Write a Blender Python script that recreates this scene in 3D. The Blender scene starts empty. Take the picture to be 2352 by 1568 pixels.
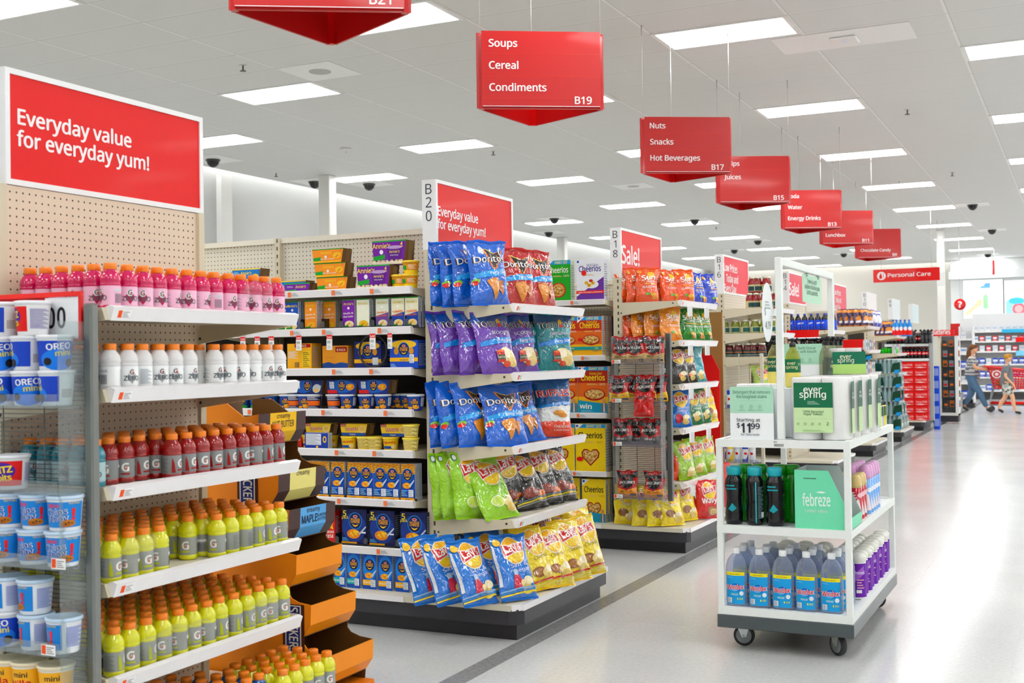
import bpy, bmesh, math, random
from mathutils import Vector, Matrix, noise
PI = math.pi
SC = bpy.context.scene
COL = SC.collection
R_ = math.radians
# ---------------------------------------------------------------- camera, world, exposure
F_PX, YAW, PITCH, ROLL, CAM_H = 2714.2, .4502, .0130, -.0147, 1.38
cy_, sy_, cp_, sp_ = math.cos(YAW), math.sin(YAW), math.cos(PITCH), math.sin(PITCH)
FW = Vector((-sy_*cp_, cy_*cp_, sp_)); _r = Vector((cy_, sy_, 0)); _u = _r.cross(FW)
RT = math.cos(ROLL)*_r + math.sin(ROLL)*_u; UP = -math.sin(ROLL)*_r + math.cos(ROLL)*_u
EYE = Vector((0, 0, CAM_H))
cd = bpy.data.cameras.new('camera'); cam = bpy.data.objects.new('camera', cd); COL.objects.link(cam)
cd.sensor_width = 36; cd.lens = F_PX/2352*36; cd.clip_start = .05; cd.clip_end = 200
m3 = Matrix((RT, UP, -FW)).transposed(); cam.matrix_world = Matrix.Translation(EYE) @ m3.to_4x4()
cd.dof.use_dof = True; cd.dof.focus_distance = 6.4; cd.dof.aperture_fstop = 5.6
SC.camera = cam
W_ = bpy.data.worlds.new('world'); SC.world = W_; W_.use_nodes = True
W_.node_tree.nodes['Background'].inputs[0].default_value = (.93, .97, 1, 1)
W_.node_tree.nodes['Background'].inputs[1].default_value = .9
SC.view_settings.view_transform = 'Standard'; SC.view_settings.look = 'None'
SC.view_settings.exposure = 1.0; SC.view_settings.gamma = 1.0; SC.view_settings.use_curve_mapping = False
PANEL_POWER = 9.0
cyc = SC.cycles
cyc.max_bounces = 8; cyc.diffuse_bounces = 5; cyc.glossy_bounces = 3; cyc.transmission_bounces = 4; cyc.transparent_max_bounces = 10
cyc.caustics_reflective = False; cyc.caustics_refractive = False; cyc.sample_clamp_indirect = 6
cyc.use_denoising = True; cyc.use_adaptive_sampling = True; cyc.adaptive_threshold = .04
# ---------------------------------------------------------------- placing helpers: measured picture columns -> metres in the store
def ray(u, v): return FW + RT*((u-1176)/F_PX) - UP*((v-784)/F_PX)
def pz(u, v, z):
    d = ray(u, v); return EYE + d*((z-CAM_H)/d.z)
def py(u, v, y):
    d = ray(u, v); return EYE + d*(y/d.y)
def pxx(u, v, x):
    d = ray(u, v); return EYE + d*(x/d.x)
def proj(p):
    q = Vector(p)-EYE; d = q.dot(FW); return 1176+F_PX*q.dot(RT)/d, 784-F_PX*q.dot(UP)/d
def xat(u, y, z):
    v = 784.
    for _ in range(5):
        p = py(u, v, y); v = proj((p.x, y, z))[1]
    return p.x
def yat(u, x, z):
    v = 784.
    for _ in range(5):
        p = pxx(u, v, x); v = proj((x, p.y, z))[1]
    return p.y
# ---------------------------------------------------------------- colours and materials
LIN = {}
def lin(c):
    if isinstance(c, tuple): return c if len(c) == 4 else (*c, 1)
    if c in LIN: return LIN[c]
    o = []
    for k in (0, 2, 4):
        x = int(c[k:k+2], 16)/255; o.append(x/12.92 if x <= .04045 else ((x+.055)/1.055)**2.4)
    l = .3*o[0]+.55*o[1]+.15*o[2]; LIN[c] = (*[min(.92, max(.004, l*.96+(x-l)*1.2)) for x in o], 1); return LIN[c]
MATS = {}
def mat(name, rough=.5, metal=0, coat=0, bump=0, bscale=60, transl=0, clear=0, edge=.5, emit=0, vary=.03, vscale=30, spec=.5, detail=3, distort=0, bdist=.01, crough=.06, dots=None):
    m = bpy.data.materials.new(name); m.use_nodes = True; nt = m.node_tree; N = nt.nodes; L = nt.links
    b = N['Principled BSDF']; out = N['Material Output']
    at = N.new('ShaderNodeAttribute'); at.attribute_name = 'Col'
    tc = N.new('ShaderNodeTexCoord')
    nz = N.new('ShaderNodeTexNoise'); nz.inputs['Scale'].default_value = vscale; L.new(tc.outputs['Object'], nz.inputs['Vector'])
    mr = N.new('ShaderNodeMapRange'); mr.inputs['To Min'].default_value = 1-vary; mr.inputs['To Max'].default_value = 1+vary
    L.new(nz.outputs['Fac'], mr.inputs['Value'])
    mx = N.new('ShaderNodeMix'); mx.data_type = 'RGBA'; mx.blend_type = 'MULTIPLY'; mx.inputs[0].default_value = 1
    L.new(at.outputs['Color'], mx.inputs[6]); L.new(mr.outputs['Result'], mx.inputs[7])
    colr = mx.outputs[2]
    if dots:   # pegboard holes
        sep = N.new('ShaderNodeSeparateXYZ'); L.new(tc.outputs['Object'], sep.inputs[0])
        def fr(o):
            a = N.new('ShaderNodeMath'); a.operation = 'DIVIDE'; a.inputs[1].default_value = dots[0]; L.new(o, a.inputs[0])
            f_ = N.new('ShaderNodeMath'); f_.operation = 'FRACT'; L.new(a.outputs[0], f_.inputs[0])
            s = N.new('ShaderNodeMath'); s.operation = 'SUBTRACT'; s.inputs[1].default_value = .5; L.new(f_.outputs[0], s.inputs[0])
            q = N.new('ShaderNodeMath'); q.operation = 'MULTIPLY'; L.new(s.outputs[0], q.inputs[0]); L.new(s.outputs[0], q.inputs[1]); return q.outputs[0]
        ad = N.new('ShaderNodeMath'); ad.operation = 'ADD'; L.new(fr(sep.outputs['XYZ'.index(dots[2])]), ad.inputs[0]); L.new(fr(sep.outputs[2]), ad.inputs[1])
        lt = N.new('ShaderNodeMath'); lt.operation = 'LESS_THAN'; lt.inputs[1].default_value = dots[1]**2; L.new(ad.outputs[0], lt.inputs[0])
        m2 = N.new('ShaderNodeMix'); m2.data_type = 'RGBA'; L.new(lt.outputs[0], m2.inputs[0]); L.new(colr, m2.inputs[6]); m2.inputs[7].default_value = lin('4a3526')
        colr = m2.outputs[2]
    L.new(colr, b.inputs['Base Color'])
    b.inputs['Roughness'].default_value = rough; b.inputs['Metallic'].default_value = metal
    b.inputs['Coat Weight'].default_value = coat; b.inputs['Coat Roughness'].default_value = crough
    b.inputs['Specular IOR Level'].default_value = spec
    if bump:
        n2 = N.new('ShaderNodeTexNoise'); n2.inputs['Scale'].default_value = bscale; n2.inputs['Detail'].default_value = detail; n2.inputs['Distortion'].default_value = distort
        L.new(tc.outputs['Object'], n2.inputs['Vector'])
        bp = N.new('ShaderNodeBump'); bp.inputs['Strength'].default_value = bump; bp.inputs['Distance'].default_value = bdist
        L.new(n2.outputs['Fac'], bp.inputs['Height']); L.new(bp.outputs[0], b.inputs['Normal'])
    sh = b.outputs[0]
    if emit:
        L.new(at.outputs['Color'], b.inputs['Emission Color']); b.inputs['Emission Strength'].default_value = emit
    if transl:
        t = N.new('ShaderNodeBsdfTranslucent'); L.new(colr, t.inputs[0])
        s = N.new('ShaderNodeMixShader'); s.inputs[0].default_value = transl; L.new(sh, s.inputs[1]); L.new(t.outputs[0], s.inputs[2]); sh = s.outputs[0]
    if clear:
        t = N.new('ShaderNodeBsdfTransparent'); L.new(colr, t.inputs[0])
        lw = N.new('ShaderNodeLayerWeight'); lw.inputs[0].default_value = .35
        k = N.new('ShaderNodeMapRange'); k.inputs['To Min'].default_value = 1-clear; k.inputs['To Max'].default_value = 1-clear+edge
        L.new(lw.outputs['Facing'], k.inputs['Value'])
        s = N.new('ShaderNodeMixShader'); L.new(k.outputs[0], s.inputs[0]); L.new(t.outputs[0], s.inputs[1]); L.new(sh, s.inputs[2]); sh = s.outputs[0]
    L.new(sh, out.inputs['Surface']); MATS[name] = m; return m
mat('paint', .45); mat('card', .45, coat=.04, spec=.3); mat('gloss', .2, coat=.25, spec=.4); mat('matte', .75)
mat('foil', .13, coat=1, bump=.5, bscale=13, detail=2, distort=2, vary=.04, bdist=.03, spec=.45, crough=.02)
mat('juice', .1, coat=1, transl=.2, vary=.06, vscale=60, bump=.12, bscale=90, detail=1); mat('film', .15, clear=.97, edge=.15, spec=.4)
mat('pet', .06, clear=.84, edge=.4, coat=.8, spec=.7); mat('acrylic', .08, clear=.95, edge=.22, spec=.4)
mat('metal', .32, metal=.8, vary=.05); mat('rubber', .6, vary=.08); mat('plastic', .35, coat=.2)
mat('panel_light', .5, emit=PANEL_POWER); mat('lit_sign', .5, emit=.3); mat('cove_glow', .5, emit=5)
mat('pegboard_x', .5, dots=(.0254, .13, 'Y')); mat('pegboard_y', .5, dots=(.0254, .13, 'X'))
mat('black_kick', .38, vary=.12, vscale=9); mat('skin', .5, vary=.04); mat('cloth', .85, bump=.15, bscale=200)
mat('milky', .15, coat=.5, transl=.25)
mat('jelly', .12, coat=.6, transl=.3)
# ---------------------------------------------------------------- mesh builder
class MB:
    def __init__(s): s.v = []; s.f = []; s.c = []; s.sm = []
    def add(s, vs, fs, col, smooth=False, M=None):
        n = len(s.v); s.v.extend((M @ Vector(p) if M else p) for p in vs); c = lin(col)
        for q in fs: s.f.append([n+i for i in q]); s.c.append(c); s.sm.append(smooth)
        return s
    def box(s, x0, y0, z0, x1, y1, z1, col, M=None):
        vs = [(x0, y0, z0), (x1, y0, z0), (x1, y1, z0), (x0, y1, z0), (x0, y0, z1), (x1, y0, z1), (x1, y1, z1), (x0, y1, z1)]
        return s.add(vs, [(0, 3, 2, 1), (4, 5, 6, 7), (0, 1, 5, 4), (1, 2, 6, 5), (2, 3, 7, 6), (3, 0, 4, 7)], col, M=M)
    def bbox(s, x0, y0, z0, x1, y1, z1, col, b=.004):     # box with chamfered edges
        bm = bmesh.new(); bmesh.ops.create_cube(bm, size=1)
        for v in bm.verts: v.co = Vector(((x0+x1)/2+v.co.x*(x1-x0), (y0+y1)/2+v.co.y*(y1-y0), (z0+z1)/2+v.co.z*(z1-z0)))
        bmesh.ops.bevel(bm, geom=bm.edges[:], offset=b, segments=1, affect='EDGES'); bm.verts.index_update()
        s.add([v.co.copy() for v in bm.verts], [[v.index for v in f.verts] for f in bm.faces], col); bm.free(); return s
    def prism(s, pts, h, col, axis='z', a=0, M=None):       # outline pts (2D) extruded from a to a+h along the axis
        n = len(pts)
        def P(p, t): return {'z': (p[0], p[1], t), 'y': (p[0], t, p[1]), 'x': (t, p[0], p[1])}[axis]
        vs = [P(p, a) for p in pts]+[P(p, a+h) for p in pts]
        return s.add(vs, [list(range(n))[::-1], list(range(n, 2*n))]+[(i, (i+1) % n, n+(i+1) % n, n+i) for i in range(n)], col, M=M)
    def lathe(s, prof, col, n=16, cap=True, smooth=True, M=None, cols=None):
        vs = []; fs = []
        for r, z in prof:
            for k in range(n): vs.append((r*math.cos(2*PI*k/n), r*math.sin(2*PI*k/n), z))
        for j in range(len(prof)-1):
            for k in range(n): fs.append((j*n+k, j*n+(k+1) % n, (j+1)*n+(k+1) % n, (j+1)*n+k))
        s.add(vs, fs, col, smooth, M)
        if cap:
            b = len(s.v)-len(vs); c = lin(col)
            s.f += [[b+k for k in range(n)][::-1], [b+(len(prof)-1)*n+k for k in range(n)]]; s.c += [c, c]; s.sm += [False, False]
        return s
    def tube(s, pts, r, col, n=8, caps=True):
        pts = [Vector(p) for p in pts]; base = len(s.v); c = lin(col)
        for i, p in enumerate(pts):
            d = (pts[min(i+1, len(pts)-1)]-pts[max(i-1, 0)]).normalized()
            a = d.orthogonal().normalized() if i == 0 else (a_ - d*a_.dot(d)).normalized()
            a_ = a; b = d.cross(a); rr = r[i] if isinstance(r, (list, tuple)) else r
            for k in range(n): s.v.append(p+(a*math.cos(2*PI*k/n)+b*math.sin(2*PI*k/n))*rr)
        for i in range(len(pts)-1):
            for k in range(n): s.f.append([base+i*n+k, base+i*n+(k+1) % n, base+(i+1)*n+(k+1) % n, base+(i+1)*n+k]); s.c.append(c); s.sm.append(n > 4)
        if caps:
            s.f += [[base+k for k in range(n)][::-1], [base+(len(pts)-1)*n+k for k in range(n)]]; s.c += [c, c]; s.sm += [False]*2
        return s
    def ball(s, c, r, col, n=12, m=8, z0=0., z1=1.):
        r = r if isinstance(r, tuple) else (r, r, r); vs = []; fs = []
        for j in range(m+1):
            t = PI*(z0+(z1-z0)*j/m)
            for k in range(n): vs.append((c[0]+r[0]*math.sin(t)*math.cos(2*PI*k/n), c[1]+r[1]*math.sin(t)*math.sin(2*PI*k/n), c[2]-r[2]*math.cos(t)))
        for j in range(m):
            for k in range(n): fs.append((j*n+k, j*n+(k+1) % n, (j+1)*n+(k+1) % n, (j+1)*n+k))
        return s.add(vs, fs, col, True)
    def mesh(s, name, mt='paint'):
        me = bpy.data.meshes.new(name); me.from_pydata([tuple(p) for p in s.v], [], s.f); me.materials.append(MATS[mt])
        ca = me.color_attributes.new('Col', 'FLOAT_COLOR', 'CORNER'); buf = []
        for q, c in zip(s.f, s.c): buf.extend(c*len(q))
        ca.data.foreach_set('color', buf); me.polygons.foreach_set('use_smooth', s.sm); me.update(); return me
    def build(s, name, mt='paint', parent=None, loc=(0, 0, 0), rz=0, rx=0):
        o = bpy.data.objects.new(name, s.mesh(name, mt)); COL.objects.link(o); o.location = loc; o.rotation_euler = (rx, 0, rz)
        if parent: o.parent = parent
        return o
def tag(o, label, cat, group=None):
    o['label'] = label; o['category'] = cat
    if group: o['group'] = group
    return o
def thing(name, label, cat, loc=(0, 0, 0), rz=0, group=None):
    o = bpy.data.objects.new(name, None); COL.objects.link(o); o.location = loc; o.rotation_euler = (0, 0, rz); o.empty_display_size = .05
    return tag(o, label, cat, group)
def struct(o): o['kind'] = 'structure'; return o
def stuff(o, label): o['kind'] = 'stuff'; o['label'] = label; return o
def dup(root, loc, rot=(0, 0, 0), label=None, group=None, scale=None):
    r = root.copy(); COL.objects.link(r); r.location = loc; r.rotation_euler = rot
    if label: r['label'] = label
    if group: r['group'] = group
    if scale: r.scale = scale if isinstance(scale, tuple) else (scale,)*3
    for ch in KIDS.get(root.name, ()):
        c = ch.copy(); COL.objects.link(c); c.parent = r
    return r
KIDS = {}
class Proto:            # a first instance that is moved into place the first time, then copied
    every = []
    def __init__(s, root, kids=()): s.root = root; KIDS[root.name] = list(kids); s.used = False; Proto.every.append(s)
    def put(s, loc, rot=(0, 0, 0), label=None, group=None, scale=None):
        if s.used: return dup(s.root, loc, rot, label, group, scale)
        s.used = True; r = s.root; r.location = loc; r.rotation_euler = rot
        if label: r['label'] = label
        if group: r['group'] = group
        if scale: r.scale = scale if isinstance(scale, tuple) else (scale,)*3
        return r
ORD = 'zeroth first second third fourth fifth sixth seventh eighth ninth tenth eleventh twelfth thirteenth fourteenth fifteenth sixteenth seventeenth eighteenth nineteenth twentieth'.split()
# ---------------------------------------------------------------- printed artwork: flat shapes and lettering laid on a surface
TXT = {}
try:        # the sans face that ships with Blender; the built-in one if it is missing
    import os
    FONT = bpy.data.fonts.load(os.path.join(bpy.utils.system_resource('DATAFILES'), 'fonts', 'NotoSansHebrew-Regular.woff2'))
except Exception: FONT = None
def text2d(t, bold=.0, res=3):
    k = (t, bold, res)
    if k not in TXT:
        cu = bpy.data.curves.new('t', 'FONT'); cu.body = t; cu.resolution_u = res; cu.offset = bold; cu.size = 1
        if FONT: cu.font = FONT
        ob = bpy.data.objects.new('t', cu); COL.objects.link(ob)
        dg = bpy.context.evaluated_depsgraph_get(); dg.update(); ev = ob.evaluated_get(dg); me = ev.to_mesh()
        vs = [(v.co.x, v.co.y) for v in me.vertices]; fs = [tuple(p.vertices) for p in me.polygons]
        ev.to_mesh_clear(); bpy.data.objects.remove(ob); bpy.data.curves.remove(cu)
        x0 = min(v[0] for v in vs); x1 = max(v[0] for v in vs)
        g = CAPS[0]
        TXT[k] = ([((a-x0)*g, b*g) for a, b in vs], fs, (x1-x0)*g)
    return TXT[k]
CAPS = [1.]
_h = text2d('H'); CAPS[0] = .7/(max(v[1] for v in _h[0])-min(v[1] for v in _h[0])); TXT.clear()
def tess(vs, fs, L):    # split so that no edge is longer than L
    if not L: return vs, fs
    bm = bmesh.new(); bv = [bm.verts.new((*v, 0)) for v in vs]
    for f in fs:
        try: bm.faces.new([bv[i] for i in f])
        except ValueError: pass
    bmesh.ops.triangulate(bm, faces=bm.faces[:])
    for _ in range(6):
        es = [e for e in bm.edges if e.calc_length() > L]
        if not es: break
        bmesh.ops.subdivide_edges(bm, edges=es, cuts=1); bmesh.ops.triangulate(bm, faces=[f for f in bm.faces if len(f.verts) > 3])
    bm.verts.index_update(); o = [(v.co.x, v.co.y) for v in bm.verts], [[v.index for v in f.verts] for f in bm.faces]; bm.free(); return o
def art(mb, shapes, S, L=0, step=.00025, first=.0004):
    """shapes: ('r',x0,y0,x1,y1,col) ('e',cx,cy,rx,ry,col) ('p',[(x,y)..],col) ('t',text,x,y,size,col[,align,width,rot,bold])"""
    for i, q in enumerate(shapes):
        off = first+i*step; k = q[0]; c = q[-1]
        if k == 'r': vs = [(q[1], q[2]), (q[3], q[2]), (q[3], q[4]), (q[1], q[4])]; fs = [(0, 1, 2, 3)]; c = q[5]
        elif k == 'e':
            n = 22; vs = [(q[1]+q[3]*math.cos(2*PI*a/n), q[2]+q[4]*math.sin(2*PI*a/n)) for a in range(n)]; fs = [tuple(range(n))]; c = q[5]
        elif k == 'p': vs = q[1]; fs = [tuple(range(len(vs)))]; c = q[2]
        elif k == 'bars':   # lines of tiny print / bar code stripes: x0,y0,x1,y1,n,col,vertical
            vs = []; fs = []; x0, y0, x1, y1, n, c, ver = q[1:8]
            for a in range(n):
                t0 = (a+.15)/n; t1 = (a+.6)/n; b = len(vs)
                vs += [(x0+(x1-x0)*t0, y0), (x0+(x1-x0)*t1, y0), (x0+(x1-x0)*t1, y1), (x0+(x1-x0)*t0, y1)] if ver else [(x0, y0+(y1-y0)*t0), (x1-(x1-x0)*.18*((a*7) % 3), y0+(y1-y0)*t0), (x1-(x1-x0)*.18*((a*7) % 3), y0+(y1-y0)*t1), (x0, y0+(y1-y0)*t1)]
                fs.append((b, b+1, b+2, b+3))
        else:
            a = list(q[6:]); al = a[0] if a else 'c'; wd = a[1] if len(a) > 1 else 0; rt = a[2] if len(a) > 2 else 0; bo = a[3] if len(a) > 3 else .012
            tv, fs, tw = text2d(q[1], 0, 2 if q[4] < .03 else 4); sx = sy = q[4]; c = q[5]
            if wd and tw*sx > 0: sx = wd/tw
            ox = {'c': -tw/2, 'l': 0, 'r': -tw}[al]; cr, sr = math.cos(rt), math.sin(rt)
            vs = []
            if bo > .008:      # heavier strokes
                n_ = len(tv); sh = ((-bo, 0), (bo, 0), (0, bo*.7), (0, -bo*.7))
                fs = [tuple(i+n_*j for i in f) for j in range(4) for f in fs]; tv = [(X+a, Y+b) for a, b in sh for X, Y in tv]
            for X, Y in tv:
                X = (X+ox)*sx; Y = Y*sy; vs.append((q[2]+X*cr-Y*sr, q[3]+X*sr+Y*cr))
        if k == 't' and bo > .008 and not L:
            for j in range(4): mb.add([S(x, y, off+j*4e-5) for x, y in vs[j*n_:(j+1)*n_]], [[i-j*n_ for i in f] for f in fs[j*len(fs)//4:(j+1)*len(fs)//4]], c)
            continue
        if k == 't' and L:
            for j in range(4 if bo > .008 else 1):
                nn = len(vs)//(4 if bo > .008 else 1); ff = len(fs)//(4 if bo > .008 else 1)
                a, b_ = tess(vs[j*nn:(j+1)*nn], [[i-j*nn for i in f] for f in fs[j*ff:(j+1)*ff]], L); mb.add([S(x, y, off+j*4e-5) for x, y in a], b_, c, True)
            continue
        vs, fs = tess(vs, fs, L)
        mb.add([S(x, y, off) for x, y in vs], fs, c, bool(L))
def S_front(y, x0=0, z0=0):       # plane facing -Y
    return lambda a, b, o: (x0+a, y-o, z0+b)
def S_right(x, y0=0, z0=0):       # plane facing +X; a runs along +Y
    return lambda a, b, o: (x+o, y0+a, z0+b)
def S_left(x, y0=0, z0=0): return lambda a, b, o: (x-o, y0-a, z0+b)
def S_cyl(r, w, z0=0, r1=None, h=1):     # wrapped round a cylinder or cone, middle of the art at -Y
    def f(a, b, o):
        rr = (r if r1 is None else r+(r1-r)*b/h)+o; t = (a-w/2)/r-PI/2
        return (rr*math.cos(t), rr*math.sin(t), z0+b)
    return f
# ---------------------------------------------------------------- the room
CEIL = 4.2425; GX, GY = -3.43, 10.013
def plane_mat(name, fn):
    m = bpy.data.materials.new(name); m.use_nodes = True; MATS[name] = m; fn(m.node_tree, m.node_tree.nodes, m.node_tree.links); return m
def math_(N, L, op, a, b=None):
    n = N.new('ShaderNodeMath'); n.operation = op
    for i, x in enumerate((a, b)):
        if x is None: continue
        if isinstance(x, (int, float)): n.inputs[i].default_value = x
        else: L.new(x, n.inputs[i])
    return n.outputs[0]
def line_(N, L, o, org, pitch, w):       # 1 on grid lines
    t = math_(N, L, 'FRACT', math_(N, L, 'DIVIDE', math_(N, L, 'SUBTRACT', o, org-pitch*200+w/2-w/2), pitch))
    d = math_(N, L, 'ABSOLUTE', math_(N, L, 'SUBTRACT', t, .5)); return math_(N, L, 'GREATER_THAN', d, .5-w/2/pitch)
def ceil_m(nt, N, L):
    b = N['Principled BSDF']; b.inputs['Roughness'].default_value = .8; tc = N.new('ShaderNodeTexCoord'); s = N.new('ShaderNodeSeparateXYZ'); L.new(tc.outputs['Object'], s.inputs[0])
    nz = N.new('ShaderNodeTexNoise'); nz.inputs['Scale'].default_value = 90; L.new(tc.outputs['Object'], nz.inputs[0])
    r = N.new('ShaderNodeMapRange'); r.inputs['To Min'].default_value = .66; r.inputs['To Max'].default_value = .72; L.new(nz.outputs['Fac'], r.inputs[0])
    c = N.new('ShaderNodeCombineColor'); L.new(r.outputs[0], c.inputs[0]); L.new(r.outputs[0], c.inputs[1]); L.new(math_(N, L, 'MULTIPLY', r.outputs[0], .975), c.inputs[2])
    m1 = N.new('ShaderNodeMix'); m1.data_type = 'RGBA'; L.new(line_(N, L, s.outputs[0], GX, 1.219, .026), m1.inputs[0]); L.new(c.outputs[0], m1.inputs[6]); m1.inputs[7].default_value = (.8, .8, .78, 1)
    m2 = N.new('ShaderNodeMix'); m2.data_type = 'RGBA'; L.new(line_(N, L, s.outputs[1], GY, .6096, .02), m2.inputs[0]); L.new(m1.outputs[2], m2.inputs[6]); m2.inputs[7].default_value = (.76, .76, .74, 1)
    m4 = N.new('ShaderNodeMix'); m4.data_type = 'RGBA'; L.new(line_(N, L, s.outputs[1], GY+.014, .6096, .007), m4.inputs[0]); L.new(m2.outputs[2], m4.inputs[6]); m4.inputs[7].default_value = (.42, .42, .41, 1)
    m3_ = N.new('ShaderNodeMix'); m3_.data_type = 'RGBA'; L.new(line_(N, L, s.outputs[0], GX+.016, 1.219, .006), m3_.inputs[0]); L.new(m4.outputs[2], m3_.inputs[6]); m3_.inputs[7].default_value = (.48, .48, .47, 1)
    L.new(m3_.outputs[2], b.inputs['Base Color'])
plane_mat('ceiling_tile', ceil_m)
def floor_m(nt, N, L):
    b = N['Principled BSDF']; tc = N.new('ShaderNodeTexCoord'); s = N.new('ShaderNodeSeparateXYZ'); L.new(tc.outputs['Object'], s.inputs[0])
    nz = N.new('ShaderNodeTexNoise'); nz.inputs['Scale'].default_value = 55; nz.inputs['Detail'].default_value = 6; L.new(tc.outputs['Object'], nz.inputs[0])
    n2 = N.new('ShaderNodeTexNoise'); n2.inputs['Scale'].default_value = 1.3; L.new(tc.outputs['Object'], n2.inputs[0])
    r = N.new('ShaderNodeMapRange'); r.inputs['From Min'].default_value = .3; r.inputs['From Max'].default_value = .7; r.inputs['To Min'].default_value = .53; r.inputs['To Max'].default_value = .61; L.new(nz.outputs['Fac'], r.inputs[0])
    wb = N.new('ShaderNodeTexWhiteNoise'); wb.noise_dimensions = '2D'
    sn = N.new('ShaderNodeVectorMath'); sn.operation = 'SNAP'; sn.inputs[1].default_value = (.3048, .3048, 1); L.new(tc.outputs['Object'], sn.inputs[0]); L.new(sn.outputs[0], wb.inputs[0])
    tv = math_(N, L, 'ADD', math_(N, L, 'MULTIPLY', wb.outputs[0], .03), r.outputs[0])
    tv = math_(N, L, 'SUBTRACT', tv, math_(N, L, 'MULTIPLY', math_(N, L, 'MAXIMUM', line_(N, L, s.outputs[0], 0, .3048, .002), line_(N, L, s.outputs[1], 0, .3048, .002)), .05))
    c = N.new('ShaderNodeCombineColor'); L.new(math_(N, L, 'MULTIPLY', tv, .985), c.inputs[0]); L.new(tv, c.inputs[1]); L.new(math_(N, L, 'MULTIPLY', tv, .985), c.inputs[2])
    # the grey band of darker tiles along the shelf ends
    inb = math_(N, L, 'MULTIPLY', math_(N, L, 'GREATER_THAN', s.outputs[0], -2.495), math_(N, L, 'LESS_THAN', s.outputs[0], -2.388))
    m = N.new('ShaderNodeMix'); m.data_type = 'RGBA'; L.new(inb, m.inputs[0]); L.new(c.outputs[0], m.inputs[6])
    r2 = N.new('ShaderNodeMapRange'); r2.inputs['From Min'].default_value = .3; r2.inputs['From Max'].default_value = .7; r2.inputs['To Min'].default_value = .2; r2.inputs['To Max'].default_value = .3; L.new(nz.outputs['Fac'], r2.inputs[0])
    c2 = N.new('ShaderNodeCombineColor'); [L.new(r2.outputs[0], c2.inputs[k]) for k in range(3)]; L.new(c2.outputs[0], m.inputs[7])
    L.new(m.outputs[2], b.inputs['Base Color'])
    rr = N.new('ShaderNodeMapRange'); rr.inputs['To Min'].default_value = .13; rr.inputs['To Max'].default_value = .22; L.new(n2.outputs['Fac'], rr.inputs[0]); L.new(rr.outputs[0], b.inputs['Roughness'])
    b.inputs['Coat Weight'].default_value = .14; b.inputs['Coat Roughness'].default_value = .14; b.inputs['Specular IOR Level'].default_value = .4
    bp = N.new('ShaderNodeBump'); bp.inputs['Strength'].default_value = .04; bp.inputs['Distance'].default_value = .02; L.new(n2.outputs['Fac'], bp.inputs['Height']); L.new(bp.outputs[0], b.inputs['Normal'])
plane_mat('vinyl_floor', floor_m)
XL, XR, YB, YF = -11.9, 7.5, -4.5, 41.0
struct(MB().box(XL-1, YB, -.1, XR, YF+1, 0, 'ffffff').build('floor', 'vinyl_floor'))
struct(MB().box(XL+.35, YB, CEIL, XR, YF-.35, CEIL+.1, 'ffffff').build('ceiling', 'ceiling_tile'))
struct(MB().box(XL-.2, YB, 0, XL, YF, CEIL+.5, 'bdbebc').build('wall_left', 'matte'))
struct(MB().box(XL-.2, YF, 0, -3.35, YF+.2, CEIL+.5, 'd6d3cb').build('wall_back', 'matte'))
struct(MB().box(XR, YB, 0, XR+.2, YF, CEIL+.1, 'e4e4e2').build('wall_right', 'matte'))
struct(MB().box(XL, YB-.2, 0, XR, YB, CEIL+.1, 'd8d8d6').build('wall_front', 'matte'))
# cove lighting where the ceiling stops short of the left and back walls
o = struct(MB().box(XL, YB, CEIL+.42, XL+.5, YF, CEIL+.46, 'ffffff').box(XL+.3, YB, CEIL+.1, XL+.5, YF, CEIL+.42, 'ffffff').build('ceiling_cove_left', 'paint'))
tag(MB().box(XL+.06, YB+.2, CEIL+.34, XL+.16, YF-1, CEIL+.38, 'ffffff').build('cove_light', 'cove_glow'), 'long white strip light in the cove along the side wall', 'light')
struct(MB().box(XL, YF-.5, CEIL+.42, XR, YF, CEIL+.46, 'ffffff').build('ceiling_cove_back', 'paint'))
tag(MB().box(XL+.6, YF-.16, CEIL+.3, -3.4, YF-.06, CEIL+.34, 'ffffff').build('cove_light', 'cove_glow'), 'long white strip light in the cove along the far wall', 'light')
for k, (x, y, w) in enumerate(((-10.55, 15.3, .2), (-11.28, 26.2, .2), (-3.0, 29.6, .17))):
    struct(MB().bbox(x-w/2, y-w/2, 0, x+w/2, y+w/2, CEIL, 'e2e2de', .01).build('column', 'paint'))
struct(MB().box(XL, 14.3, 0, XL+.1, 14.55, CEIL, 'e6e6e3').build('trim_1', 'paint'))
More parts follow.
